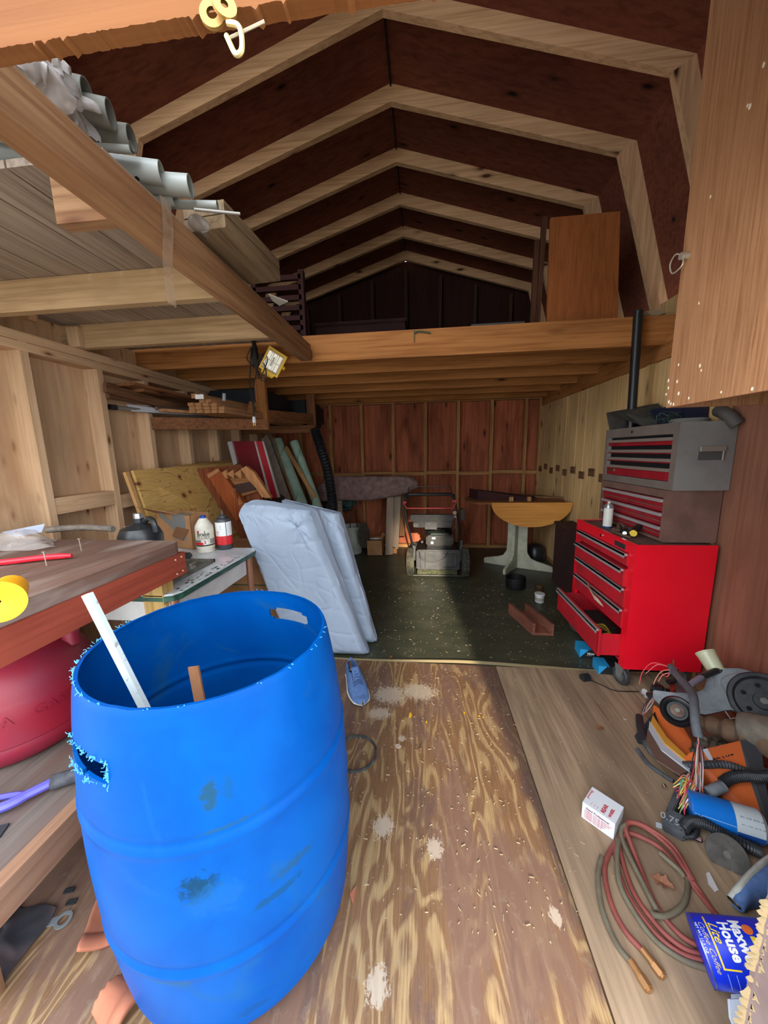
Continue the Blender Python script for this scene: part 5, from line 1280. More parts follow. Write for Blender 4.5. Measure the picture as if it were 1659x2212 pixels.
# things on top of the grey chest
gtop = 1.376
dsh = at(1520,905,'z',gtop); 
tag(MB().lathe([(.03,0),(.075,.0),(.08,.012),(.073,.02),(.0,.022)], V((1.295,1.93,gtop)), n=32).build('tin_plate', plain('dull_lid_grey','#8a8a84',.4,.3)), 'shallow round grey tin plate lying on top of the grey tool chest', 'plate')
pan = thing('dust_pan', 'dark dusty scoop-shaped hood lying on the back of the grey chest', 'scoop', (1.25,2.35,gtop))
MB().prism([V((1.12,2.36,1.475)), V((1.19,2.45,gtop)), V((1.40,2.45,gtop)), V((1.40,2.36,1.52))], (0,.02,0)).build('back_plate', plain('dusty_dark','#3e3a34',.8,c2='#56524a',sc=16), pan, smooth_=0)
MB().prism([V((1.13,2.20,1.455)), V((1.23,2.18,gtop+.001)), V((1.40,2.18,gtop+.001)), V((1.40,2.36,1.52)), V((1.12,2.36,1.475))], (0,.004,.0)).build('side_plate', plain('dusty_dark2','#4a463e',.8,c2='#2c3230',sc=22,bmp=.4), pan, smooth_=0)
wrm = plain('green_wire','#2c4436',.6); mb = MB(); random.seed(9)
for k in range(12):
    c_ = V((1.235+random.uniform(-.03,.03), 2.02+random.uniform(-.05,.05), gtop+.03))
    mb.tube([c_+V((random.uniform(-.03,.03), random.uniform(-.03,.03), random.uniform(-.02,.03))) for t in range(4)], .0015, 4, 5)
tag(mb.build('wire_tangle', wrm), 'tangle of dark green wire on the grey chest by its front edge', 'wire', kind='stuff')
tag(MB().box(1.30,1.42,1.98,2.42,gtop,gtop+.10).build('navy_case', plain('navy_case','#161c34',.6), bev=.012), 'navy blue case lying on top of the grey chest under the cabinet', 'case')
tag(MB().tube([V((1.40,1.90,gtop+.05)), V((1.38,1.83,gtop+.03)), V((1.41,1.80,gtop-.02))], .028, 12, 5).build('grey_elbow', plain('grey_rubber2','#4e4a46',.7)), 'grey rubber elbow at the back corner of the grey chest', 'elbow')
# spray can, tool bits on the red cabinet
sc1 = at(1311,1140,'z',zt_-.004)
spc = thing('spray_can', 'white and blue spray can standing on the red tool cabinet', 'spray can', sc1)
H_ = .135; r_ = .0255
MB().lathe([(r_*.96,0),(r_,.003),(r_,H_-.01)], sc1, n=32).build('can', plain('can_navy','#2c4270',.35), spc)
MB().lathe([(r_,H_-.01),(r_,H_-.004),(r_*.7,H_+.012),(r_*.45,H_+.014)], sc1, n=32).build('can_dome', plain('can_steel','#9a9c9c',.3,.7), spc)
MB().lathe([(.008,H_+.012),(.008,H_+.024),(.007,H_+.027)], sc1, n=16).build('nozzle', plain('beige_nozzle','#c9bfa8',.5), spc)
as_ = math.atan2(-sc1.y, -sc1.x)
strip(sc1, r_+.0005, as_-1.1, as_+1.3, .012, H_-.012, plain('can_label','#d5d2c8',.45), 'label', spc)
for k in range(8): ltr('~~~~~~~~', .007, plain('label_ochre','#a08c50',.5) if k == 0 else gy, spc, sc1, r_+.0008, as_-.75, .108-.011*k)
tt = thing('trigger_tool', 'black trigger tool with a yellow round knob lying on the red cabinet', 'tool', at(1370,1150,'z',zt_))
q = at(1366,1150,'z',zt_+.028)
tbm = plain('tool_black','#17191a',.5)
MB().beam(q, at(1392,1130,'z',zt_+.055), .03, .024).beam(at(1345,1148,'z',zt_+.02), q, .02, .02).build('body', tbm, tt, bev=.003)
MB().cyl(q+V((-.004,-.012,0)), q+V((-.012,-.032,.002)), .0165).build('yellow_knob', plain('yel_knob','#d8b41c',.4), tt)
MB().cyl(at(1350,1150,'z',zt_+.02), at(1350,1150,'z',zt_+.02)+V((-.012,-.02,0)), .010).build('chrome_end', plain('chrome','#cfcfcf',.15,1), tt)
rcl = thing('rusty_clamp', 'rusty brown pipe fitting lying on the red cabinet behind the spray can', 'fitting', at(1335,1140,'z',zt_))
MB().tube([at(1325,1143,'z',zt_+.01), at(1335,1146,'z',zt_+.012), at(1338,1132,'z',zt_+.03), at(1350,1140,'z',zt_+.015)], .010, 10, 6).tube([at(1322,1147,'z',zt_+.006), at(1345,1156,'z',zt_+.006), at(1362,1160,'z',zt_+.006)], .006, 8, 5).build('fitting', plain('rust','#5c4436',.85,c2='#6e5240',sc=40,bmp=.4), rcl)

# black vent pipe
vp = thing('vent_pipe', 'black pipe running down from the loft behind the grey tool chest', 'pipe', (1.22,2.32,1.3))
MB().cyl((1.225,2.33,2.03),(1.245,2.33,1.30),.024,n=20).build('pipe', plain('pipe_black','#15171b',.45), vp)

# upper cabinet by the doorway
cbn = thing('wall_cabinet', 'wood-grain laminate cabinet hanging at the right of the doorway, paint-spattered', 'cabinet', (1.0,.8,1.37))
cx, cz0, cz1, cy1 = .65, 1.368, 2.62, 1.062
lam = wood('walnut_laminate', '#ab7c58', '#86593a', 'z', knots=False, fine=2.4, amt=.5, rough=.45, wavy=.2)
MB().box(cx,cx+.016,.60,cy1,cz0,cz1).build('side_panel', lam, cbn, smooth_=0)
MB().box(cx+.016,1.40,.60,cy1-.004,cz0+.03,cz0+.046).build('bottom_panel', wood('raw_ply','#7a5230','#5e3c20','x',knots=False), cbn, smooth_=0)
MB().box(cx+.016,1.40,cy1-.018,cy1,cz0,cz1).build('face_panel', lam, cbn, smooth_=0)
MB().box(cx+.016,1.40,.60,.62,cz0,cz1).build('rear_panel', lam, cbn, smooth_=0)
MB().box(cx+.016,1.40,.60,cy1,cz1-.016,cz1).build('top_panel', lam, cbn, smooth_=0)
mb = MB(); random.seed(21)
spk = [(1466,788),(1444,822),(1463,824),(1444,838),(1439,852),(1466,850),(1445,868),(1449,872),(1455,873),(1488,860),(1558,847),(1625,840),(1512,790),(1515,800),(1650,140),(1615,228),(1535,425),(1510,655),(1620,230)]
for px_, py_ in spk:
    p = at(px_, py_, 'x', cx); s_ = .0018+random.random()*.0016
    mb.prism([p+V((-.0006, s_*math.cos(t), 1.7*s_*math.sin(t))) for t in [k*1.05 for k in range(6)]], (.001,0,0))
mb.build('paint_specks', plain('paint_speck','#e8dcc4',.6), cbn, smooth_=0)['kind'] = 'stuff'
hk = at(1487,552,'x',cx)
MB().cyl(hk, hk+V((-.018,0,0)), .008).tube([hk+V((-.012,0,.0)), hk+V((-.022,.012,.01)), hk+V((-.022,.03,-.005)), hk+V((-.02,.02,-.03)), hk+V((-.014,-.004,-.022)), hk+V((-.012,0,0))], .0018, 6, 6).build('wire_ring', plain('ring_wire','#b0a494',.4,.5), cbn)
# rusty eye and ring on the header
rg = thing('hook_and_ring', 'tarnished brass catch and ring fixed at the lower edge of the door header', 'ring', at(478,55,'y',.5))
q = at(465,45,'y',.474); brs = plain('tarnished_brass','#b58a4c',.5,.6)
MB().lathe([(.006,0),(.014,0),(.014,.004),(.006,.004)], q+V((0,-.004,0)), (.2,-1,0), n=20, cap0=False, cap1=False).lathe([(.004,0),(.013,0),(.013,.004),(.004,.004)], q+V((.016,-.008,.002)), (.6,-1,.1), n=20, cap0=False, cap1=False).build('catch', brs, rg)
MB().tube([q+V((.018,-.008,-.012)), q+V((.032,-.008,-.018)), q+V((.034,-.010,-.040)), q+V((.026,-.010,-.044)), q+V((.016,-.008,-.024))], .0030, 8, 6).build('ring', plain('bright_brass','#d8c486',.3,.7), rg)
mb = MB(); mb.tube([q+V((.018,-.004,-.022)), q+V((.035,-.004,-.018)), q+V((.06,-.004,-.012))], .0016, 5, 5); mb.build('cobweb_thread', plain('cobweb','#b0a48c',.9), rg)
# ------------------------------------------------------------------ floor things, centre
F0 = .0115
def shoe(name, label, toe, heel, upm, solem, roll=0, h=.10, lift=0):
    t = thing(name, label, 'shoe', toe)
    d = (heel-toe); L = d.length; d.normalize(); n_ = V((-d.y, d.x, 0)); up = V((0,0,1))
    if roll: Rm = Matrix.Rotation(roll, 3, d); n_ = Rm@n_; up = Rm@up
    def out(s): # half width along the length (0 toe..1 heel)
        return .5*(.062+.036*math.sin(min(1,s/.35)*math.pi/2)-.030*max(0,min(1,(s-.42)/.4))+.0*s)*(min(1, (s+.0)/.07)**.5 if s < .07 else 1)*(min(1,(1-s)/.07)**.5 if s > .93 else 1)
    mb = MB(); n = 40
    def P(s, w, z): return toe+d*(s*L)+n_*w+up*(z+lift)
    mb.grid(lambda u, v: P(v, out(max(.002,min(.998,v)))*1.16*math.cos(u*2*math.pi), .013+.013*math.sin(u*2*math.pi)+.010*(1-v)**4), 20, n, closeu=True)
    mb.build('sole', solem, t)
    def topz(s): return .045+.055*min(1,max(0,(s-.12)/.5))+.0*s
    mb = MB(); 
    def up_(u, v):
        a = (u-.5)*2*1.15*math.pi/1.15   # around over the top, open at ankle
        w = out(max(.004,min(.996,v)))*1.0; hz = topz(v)
        op = max(0, min(1, (v-.50)/.12))*max(0, min(1, (1-v)/.02*1.0))
        lim = math.pi*(.5-.0) - op*.95
        th = math.pi/2+(u-.5)*2*math.pi/2
        th = th
        s_ = (u-.5)*2
        # from left base up over to right base, leaving an ankle gap
        if v > .5: 
            k = .5-(.5-.0)*op*.52
            s2 = -1+ (abs(s_) and (1-abs(s_))*(1-op*.45)); s2 = -(-1+(1-abs(s_))*(1-op*.45)) if s_ > 0 else (-1+(1-abs(s_))*(1-op*.45))
        else: s2 = s_
        ang = math.pi/2-s2*math.pi/2
        return P(v, w*math.cos(ang), .022+(hz-.022)*math.sin(ang)**.7 if math.sin(ang) > 0 else .022)
    nu_ = 24
    G = [[mb.b.verts.new(up_(i/nu_, j/n)) for i in range(nu_+1)] for j in range(n+1)]
    for j in range(n):
        for i in range(nu_):
            if j/n > .56 and j/n < .95 and i == nu_//2 - 0 and False: continue
            if (j+.5)/n > .55 and (j+.5)/n < .97 and i in (nu_//2-1, nu_//2): continue
            mb.face([G[j][i], G[j][i+1], G[j+1][i+1], G[j+1][i]])
    mb.build('upper', upm, t, smooth_=70, solid=.004)
    mb = MB()
    mb.grid(lambda u, v: P(.36+.24*v, (u-.5)*.040, topz(.36+.24*v)+.004+.012*v), 6, 8); mb.build('tongue', upm, t, smooth_=60, solid=.005)
    mb = MB()
    for k in range(5):
        s = .30+.055*k; z = topz(s)+.010
        mb.tube([P(s-.01, -.024, z-.008), P(s, 0, z+.004), P(s+.015, .024, z-.008)], .0022, 6, 4)
        mb.tube([P(s+.02, -.024, z-.006), P(s, 0, z+.005), P(s-.01, .024, z-.008)], .0022, 6, 4)
    mb.build('laces', plain('navy_lace','#3a527c',.8), t)
    MB().grid(lambda u, v: P(.55+.38*v, (u-.5)*.044, .030), 4, 6).build('insole', plain('insole_dark','#262a3a',.9), t, solid=.004)
    return t
bl = plain('denim_blue_knit','#4e6c9e',.85,c2='#5c7aac',sc=60,bmp=.4); sol = plain('white_sole','#c8cac6',.6)
shoe('sneaker', 'blue knit sneaker with a white sole on the plywood beside the barrel', V((-.300,1.545,F0)), V((-.415,1.82,F0)), bl, sol)
rg_c = V((-.285,1.275,F0))
tag(MB().lathe([(.085,0),(.092,0),(.092,.012),(.085,.012),(.085,0)], rg_c, n=60, cap0=False, cap1=False).build('rubber_belt', plain('dusty_black_rubber','#2a2c2c',.8,c2='#4c4c48',sc=30)), 'thin black rubber ring lying on the plywood beside the barrel', 'ring')
# terracotta shards
tc_ = plain('terracotta','#a4654a',.85,c2='#955840',sc=14,bmp=.1)
def shard(label, cen, axis_ang, a0, a1, R0, R1, H, tilt, rim=True, name='pot_shard'):
    t = thing(name, label, 'pot shard', cen, 'broken terracotta pot')
    Mz = Matrix.Translation(cen)@Matrix.Rotation(axis_ang,4,'Z')@Matrix.Rotation(tilt,4,'Y')
    mb = MB(); 
    def jag(v, k): return .07*noise.noise(V((v*3.1, k, 0)))
    def f(r_off):
        return lambda u, v: Mz@V(((R0+(R1-R0)*v-r_off)*math.cos(a0+jag(v,1)+(a1-a0+jag(v,5))*u)-R1, (R0+(R1-R0)*v-r_off)*math.sin(a0+jag(v,1)+(a1-a0+jag(v,5))*u), H*v))
    mb.grid(f(0), 24, 16); mb.build('wall', tc_, t, solid=.008)
    if rim:
        mb = MB(); mb.grid(lambda u, v: Mz@V(((R1+.004)*math.cos(a0+(a1-a0)*u)-R1, (R1+.004)*math.sin(a0+(a1-a0)*u), H*.82+H*.18*v)), 24, 2); mb.build('rim', tc_, t, solid=.010)
    return t
# big shard: concave side up, partly behind the barrel
def shardlie(label, p_rim, p_base, w, depth, up=1, rimw=.03):
    t = thing('pot_shard', label, 'pot shard', p_rim, 'broken terracotta pot')
    d = p_base-p_rim; L = d.length; d.normalize(); n_ = V((-d.y,d.x,0))
    def f(u, v):
        ww = w*(1-.30*v)*(1+.05*noise.noise(V((v*4,u*2,3)))); a = (u-.5)*2
        z = depth*(a*a) if up > 0 else depth*(1-a*a)
        e = .012*noise.noise(V((u*5, 0, 1)))*(v > .5)
        return p_rim+d*(v*L+e)+n_*a*ww/2+V((0,0,.005+z*(1-.25*v)))
    MB().grid(f, 24, 18).build('wall', tc_, t, solid=.008)
    MB().grid(lambda u, v: f(u, v*rimw/L)+V((0,0,-.006 if up < 0 else .0))+V((0,0,.010 if up < 0 else .004)), 24, 2).build('rim', tc_, t, solid=.009)
    return t
shardlie('large curved terracotta pot shard lying hollow side up, half hidden by the barrel', at(245,2040,'z',F0), at(262,1925,'z',F0), .135, .035, 1)
shardlie('rounded terracotta pot shard with a rim, nearest the bottom edge of the picture', at(285,2200,'z',F0), at(240,2165,'z',F0)+V((-.02,.01,0)), .085, .028, -1)
sp_ = at(275,2082,'z',F0)
tag(MB().prism([sp_+V(p) for p in ((-.010,-.014,0),(.004,-.002,0),(.014,.012,0),(.0,.014,0),(-.006,.004,0))], (0,0,.006)).build('pot_chip', tc_, smooth_=0), 'tiny pointed terracotta chip between the two bigger shards', 'pot chip')
tag(MB().prism([at(755,1935,'z',F0), at(770,1915,'z',F0), at(762,1955,'z',F0)], (0,0,.006)).build('pot_chip', tc_, smooth_=0), 'small pinkish chip just right of the barrel foot', 'pot chip')
# bracket with a ring, clips
br_ = thing('ring_bracket', 'grey metal bracket plate with a ring end on the floor left of the barrel', 'bracket', at(120,1995,'z',F0))
bm_ = plain('bracket_steel','#8d9294',.45,.5)
q = at(137,1988,'z',F0+.003)
MB().lathe([(.0125,0),(.020,0),(.020,.003),(.0125,.003),(.0125,0)], q, n=36, cap0=False, cap1=False).build('ring', bm_, br_)
qq = at(95,2000,'z',F0+.002)
MB().beam(qq+V((-.012,0,0)), q+V((-.018,-.002,0)), .018, .003).build('plate', bm_, br_, smooth_=0)
for k, (px_, py_, l) in enumerate(((150,1925,'farther of two small dark metal clips on the floor left of the barrel'),(155,1950,'nearer of two small dark metal clips on the floor left of the barrel'))):
    p = at(px_, py_, 'z', F0); tag(MB().box(-.013,.013,-.006,.006,0,.005, Matrix.Translation(p)@Matrix.Rotation(.3,4,'Z')).box(-.011,.011,.001,.004,.005,.006, Matrix.Translation(p)@Matrix.Rotation(.3,4,'Z')).build('metal_clip', plain('dark_clip','#4c5052',.35,.7), smooth_=0), l, 'clip', 'metal clips on the floor')
tag(MB().lathe([(.005,0),(.009,0),(.009,.006),(.005,.006)], at(210,1864,'z',F0), n=16).build('nut', plain('nut_steel','#8a857a',.5,.5)), 'small dull nut on the grey floor between shelf edge and barrel', 'nut')
ck = thing('dark_cloth', 'dark oily cloth in the shadow at the bottom left corner', 'cloth', at(40,2060,'z',F0))
mb = MB(); cc_ = at(15,2060,'z',F0)
mb.grid(crumple(lambda u, v: cc_+V((-.19+.24*u, -.13+.22*v, .004+.03*math.sin(u*3.14)*math.sin(v*3.14))), .02, 2, 18), 30, 30); mb.build('cloth', plain('oily_cloth','#2c2a30',.9,c2='#40302e',sc=9,bmp=.5), ck, smooth_=70)
dt = at(10,1800,'z',.29)
tag(MB().beam(dt+V((-.10,-.05,0)), dt+V((.012,.0,0)), .05, .03).build('black_brush_head', plain('black_bristle','#26262c',.9,bmp=.6), bev=.006), 'black brush head on the low shelf edge at the left border', 'brush head')

# debris: leaves, chips, sawdust
random.seed(31)
mb = MB()
for k in range(900):
    x = random.gauss(.1,.45); y = random.uniform(.75,1.93)
    if not (-.9 < x < 1.2): continue
    s_ = random.uniform(.0006,.0018); a = random.random()*3.14; l = s_*random.choice((1,1,1.5,2,4))
    M_ = Matrix.Translation((x,y,F0+.0008))@Matrix.Rotation(a,4,'Z')
    mb.box(-l,l,-s_*.6,s_*.6,-.0005,.0012,M_)
for k in range(700):
    x = random.uniform(-.5,1.1); y = random.uniform(1.97,3.4)
    s_ = random.uniform(.0008,.0022); a = random.random()*3.14; l = s_*random.choice((1,1,1.5,4))
    M_ = Matrix.Translation((x,y,.003))@Matrix.Rotation(a,4,'Z'); mb.box(-l,l,-s_*.5,s_*.5,-.0005,.0012,M_)
tag(mb.build('sawdust_litter', plain('litter','#94805f',.9,c2='#b8a88c',sc=50), smooth_=0), 'sawdust, chips and dry grass littering the floor', 'litter', kind='stuff')
lm = plain('dry_leaf','#8a5c3c',.8,c2='#b58a64',sc=30)
leafs = [(905,1622,.018,'dry curled leaf on the plywood right of the black ring','leaf','#8c6a50'),(1297,1575,.022,'curled brown leaf on the plywood near the wire harness','leaf',''),(1350,1556,.010,'small pale leaf scrap on the plywood left of the wires','leaf','#c9b4a4'),(1430,1908,.028,'brown dry leaf inside the loop of red hose','leaf','#8a5a40'),(845,1420,.012,'small orange leaf at the edge of the green floor','leaf','#b8642c'),(1425,1630,.030,'tan curled bark leaf beside the harness cable','leaf','#a87a50'),(1305,1745,.012,'beige leaf scrap behind the small white box','leaf','#b89a78')]
for i, (px_, py_, s_, l, n_, c_) in enumerate(leafs):
    p = at(px_, py_, 'z', F0+.001 if i != 4 else .004); m = plain('leaf_%d' % i, c_ or '#8a5c3c', .8)
    mb = MB(); an = random.random()*3
    mb.grid(lambda u, v: p+Matrix.Rotation(an,3,'Z')@V(((v-.5)*2*s_, (u-.5)*s_*1.3*math.sin(math.pi*min(.97,max(.03,v)))*(1+.4*math.sin(v*20)), .002+.010*abs(u-.5)*2*(.5+.5*math.sin(v*5))))
            , 6, 14)
    tag(mb.build('dry_leaf', m, smooth_=0, solid=.0008), l, 'leaf')
for px_, py_, l, c_ in ((860,1612,'pale crushed paper scrap right of the black ring on the plywood','#a8948a'),(1425,1785,'white paper scrap between the white box and the black connector','#c4ccd4')):
    p = at(px_, py_, 'z', F0+.001)
    tag(MB().prism([p+V((.014*math.cos(t)*random.uniform(.6,1.1), .012*math.sin(t)*random.uniform(.6,1.1), 0)) for t in [k*.7 for k in range(9)]], (0,0,.003)).build('paper_scrap', plain('scrap'+c_, c_, .8), smooth_=0), l, 'paper')
yp_ = plain('yellow_paint','#d8a012',.6)
mb = MB()
for px_, py_, s_ in ((886,1545,.014),(921,1560,.006),(1003,1540,.008),(1035,1547,.006),(1043,1549,.006)):
    p = at(px_, py_, 'z', F0+.0004); mb.prism([p+V((s_*.7*math.cos(t)*random.uniform(.4,1.1), 1.5*s_*math.sin(t)*random.uniform(.4,1.1), 0)) for t in [k*.7 for k in range(9)]], (0,0,.0006))
struct(mb.build('paint_drips', yp_, fl, smooth_=0))['kind'] = 'structure'
# small white parts box with red print
wbx = thing('parts_box', 'small white carton with red print standing on the plywood behind the hose coil', 'box', at(1325,1815,'z',F0))
c0 = at(1325,1815,'z',F0); cL = at(1260,1768,'z',F0); cR = at(1347,1795,'z',F0)
eL = (cL-c0); eR = (cR-c0); eL.z = eR.z = 0
eLn = eL.normalized(); eR = V((eLn.y,-eLn.x,0)); 
if eR.dot(cR-c0) < 0: eR = -eR
hh = .062; wL, wR = .098, .085
cardw = plain('white_card','#d4d6da',.6)
mb = MB(); mb.hexa([c0, c0+eLn*wL, c0+eLn*wL+eR*wR, c0+eR*wR]+[p+V((0,0,hh)) for p in (c0, c0+eLn*wL, c0+eLn*wL+eR*wR, c0+eR*wR)])
mb.build('carton', cardw, wbx, bev=.001, smooth_=0)
rdp = plain('print_red2','#b8303c',.6); nrm_ = -eR
fr_ = lambda x, z: c0+eLn*(wL-x)+nrm_*.0006+V((0,0,z))
text('lettering', 'Zasol Professional', .0095, plain('print_purple','#5a2a4a',.6), wbx, fr_(.012,.045), -eLn, (0,0,1), bold=.02, depth=.0002)
for k in range(5): text('lettering', 'TAPERED ROLLER BEARING SET'[:24-2*k], .0062, rdp, wbx, fr_(.008,.036-.0068*k), -eLn, (0,0,1), depth=.0002)
tp_ = lambda x, y: c0+eLn*(wL-x)+eR*y+V((0,0,hh+.0006))
text('lettering', 'REAR', .016, rdp, wbx, c0+eLn*.035+eR*.010+V((0,0,hh+.0006)), eR, eLn, bold=.04, depth=.0002)
text('lettering', 'WHEEL', .012, rdp, wbx, c0+eLn*.016+eR*.010+V((0,0,hh+.0006)), eR, eLn, bold=.04, depth=.0002)
for k in range(3): text('lettering', '----', .010, rdp, wbx, c0+eLn*(.055+.009*k)+eR*.010+V((0,0,hh+.0006)), eR, eLn, depth=.0002)
text('lettering', '(====o)', .012, rdp, wbx, c0+eLn*.088+eR*.026+V((0,0,hh+.0006)), eR, eLn, bold=.02, depth=.0002)

# blue boxes under the cabinet
def bluebox(label, px_, py_, ang, w, d, h, txt):
    p = at(px_, py_, 'z', .003); t = thing('brake_pad_box', label, 'box', p, 'blue and black boxes under the red cabinet')
    M_ = Matrix.Translation(p)@Matrix.Rotation(ang,4,'Z')
    MB().box(0,w,0,d,0,h,M_).build('carton', plain('box_black','#1e2226',.5), t, bev=.001, smooth_=0)
    MB().prism([M_@V(q) for q in ((-.0006,0,h),(-.0006,d,h),(-.0006,d,0),(-.0006,0,0))], M_.to_3x3()@V((.0004,0,0))).prism([M_@V(q) for q in ((0,-.0006,h),(w*.42,-.0006,h),(0,-.0006,0))], M_.to_3x3()@V((0,.0004,0))).prism([M_@V(q) for q in ((0,0,h+.0002),(w*.55,0,h+.0002),(w*.55,d,h+.0002),(0,d,h+.0002))], (0,0,.0004)).build('blue_print', plain('cyan_print','#2aa0d8',.5), t, smooth_=0)
    if txt:
        text('lettering', txt, .018, wh, t, M_@V((w*.34,-.001,h*.40)), M_.to_3x3()@V((1,0,0)), (0,0,1), bold=.04, depth=.0003)
        text('lettering', '------------', .007, wh, t, M_@V((w*.32,-.001,h*.28)), M_.to_3x3()@V((1,0,0)), (0,0,1), depth=.0003)
    return t
bluebox('blue and black carton under the open drawer, farther of the two', 1252, 1420, -.12, .115, .10, .056, 'TRW')
bluebox('blue and black carton behind the front caster of the red cabinet', 1292, 1458, -.1, .10, .09, .056, '')
gr2 = at(1265,1466,'z',.02)
kn = thing('black_spool', 'small black ribbed spool with a wire lying at the corner of the red cabinet', 'spool', gr2)
mb = MB(); 
for k in range(4): mb.lathe([(.012,-.004+.012*k),(.022,-.002+.012*k),(.022,.003+.012*k),(.012,.005+.012*k)], gr2+V((-.018,0,.002)), (1,.3,0), n=20)
mb.build('spool', blk, kn)
MB().tube([gr2+V((.02,0,-.004)), at(1300,1480,'z',.014), at(1330,1492,'z',.014), at(1380,1494,'z',.02)], .0025, 6, 6).build('wire', rc, kn)

# ------------------------------------------------------------------ oxy hose coil
def fl_(px_, py_, z): return at(px_, py_, 'z', z)
rdh = plain('dusty_red_hose','#88433a',.7,c2='#763830',sc=14); olh = plain('olive_hose','#5a5040',.75,c2='#6c6450',sc=14)
path = [(1445,1902),(1465,1945),(1480,1900),(1478,1870),(1455,1835)]
hz_ = F0+.009
outer = [(1408,2112),(1370,2080),(1325,2010),(1298,1930),(1292,1880),(1305,1830),(1330,1808),(1350,1800)]
def hose(name, label, segs, mat, fits):
    t = thing(name, label, 'hose', fl_(*segs[0][0], hz_))
    mb = MB()
    for s_ in segs: mb.tube([fl_(p[0], p[1], F0+.0075+(p[2] if len(p) > 2 else 0)) for p in s_], .0070, 12, 8)
    mb.build('hose', mat, t)
    for (a, b_) in fits:
        A, B = fl_(*a, hz_), fl_(*b_, hz_); d = (B-A).normalized()
        MB().cyl(A-d*.012, A+d*.012, .0085, n=14).cyl(A+d*.010, A+d*.016, .0098, n=14).cyl(A+d*.016, A+d*.036, .0115, n=6).cyl(A+d*.036, A+d*.040, .008, n=14).build('brass_fitting', plain('brass_fit','#a8794c',.4,.6), t, smooth_=30)
    return t
hose('red_hose', 'red rubber gas hose coiled on the plywood, brass fitting on its end', [
 [(1392,2058),(1350,2010),(1320,1950),(1306,1880),(1320,1835),(1338,1815),(1356,1800,.01),(1385,1808,.012),(1425,1830,.015),(1460,1868,.012),(1490,1905),(1530,1955),(1560,1990)],
 [(1520,2065),(1470,2045),(1420,2000),(1370,1930),(1345,1860),(1338,1820),(1350,1785,.015),(1370,1778,.018),(1405,1795,.02),(1450,1835,.018),(1480,1880,.012),(1515,1930),(1545,1975)],
 [(1520,2050),(1470,2020),(1420,1960),(1385,1880),(1362,1820,.012),(1352,1790,.02),(1362,1776,.025),(1400,1788,.025),(1455,1830,.02),(1500,1905,.01)],
 [(1530,2078),(1470,2060),(1410,2010),(1352,1925),(1330,1850),(1330,1822)],
 ], rdh, [((1398,2064),(1418,2090))])
hose('olive_hose', 'olive-brown rubber gas hose lying along the red one, with a brass end', [
 [(1366,2082),(1330,2035),(1300,1960),(1292,1890),(1300,1850)],
 [(1528,2092,-.0),(1470,2070),(1405,2020),(1345,1925,.004),(1333,1860,.006),(1336,1815,.010)],
 [(1420,1968,.006),(1375,1880,.008),(1345,1815,.012),(1343,1790,.020),(1352,1782,.022)],
 [(1410,1976,.010),(1440,1978,.004),(1475,1955),(1486,1915),(1478,1885),(1462,1868)],
 [(1425,1842,.018),(1468,1880,.014),(1478,1895,.008)],
 ], olh, [((1372,2090),(1386,2112))])

# ------------------------------------------------------------------ pile of car parts
dkp = plain('dusty_black_plastic','#3c3f44',.7,c2='#55585c',sc=16,bmp=.15)
loom = plain('loom_black','#3a3c40',.6,c2='#52555a',sc=12)
def ribbed(pts, r_, name, par, m, n=12, sub=16, amp=.09):
    mb = MB(); mb.tube(pts, r_, n, sub, rf=lambda i, q: r_*(1+amp*(1 if i % 2 else -1))); return mb.build(name, m, par, smooth_=20)
H = lambda px_, py_, z: at(px_, py_, 'z', z)
# orange boxes lying at the back of the pile
orb = thing('rotor_box', 'orange and dark brake rotor carton lying under the car parts by the right wall', 'carton', H(1560,1700,.02))
om = plain('orange_card','#d8692c',.6,c2='#c65e28',sc=5)
pts = [H(1500,1640,.13), H(1659,1590,.13), H(1659,1780,.03), H(1640,1768,.02), H(1520,1700,.05)]
c_ = [V((1.02,1.28,.012)), V((1.38,1.02,.012)), V((1.40,1.36,.012)), V((1.10,1.52,.012))]
c_ = [H(1492,1622,.11), H(1596,1772,.012), H(1700,1790,.012), H(1659,1600,.12)]
q0, q1, q2, q3 = H(1490,1625,.14), H(1592,1768,.015), H(1668,1800,.015), H(1640,1590,.20)
MB().hexa([q0+V((0,.06,-.12)), q1+V((.03,.05,-.001)), q2+V((.03,.05,-.001)), q3+V((0,.1,-.15)), q0, q1, q2, q3]).build('carton', om, orb, bev=.003, smooth_=0)
uu = (q1-q0).normalized(); vv = (q3-q0).normalized(); nn_ = uu.cross(vv); 
if nn_.dot(CAM-q0) < 0: nn_ = -nn_
W_, H2 = (q1-q0).length, (q3-q0).length
P_ = lambda a, b_: q0.lerp(q1, a).lerp(q3.lerp(q2, a), b_)+nn_*.0015
def patch(a0, a1, b0, b1, m, name='print_panel', par=orb): return MB().prism([P_(a0,b0), P_(a1,b0), P_(a1,b1), P_(a0,b1)], nn_*.0006).build(name, m, par, smooth_=0)
dgp = plain('dark_grey_print','#3a3a3e',.6)
patch(.0,1,.72,1.0, dgp)
patch(0,.95,.18,.25, plain('light_print','#c8ccd0',.6))
rgt = vv.copy(); upv = -uu
text('lettering', 'ROTOR', .042, wh, orb, P_(.42,.26), vv, upv, bold=.03, depth=.0003)
text('lettering', 'BRAKE', .026, bk, orb, P_(.24,.26), vv, upv, bold=.03, depth=.0003)
text('lettering', 'DISQUE DE FREIN', .013, wh, orb, P_(.56,.28), vv, upv, depth=.0003)
text('lettering', 'ROTOR DE FRENO', .011, wh, orb, P_(.66,.28), vv, upv, depth=.0003)
ob2 = thing('orange_bag', 'orange and white printed bag squashed between the round pulley and the black loom', 'bag', H(1450,1580,.05))
pp = [H(1412,1522,.10), H(1470,1560,.11), H(1495,1600,.10), H(1492,1650,.05), H(1440,1600,.05), H(1408,1560,.05)]
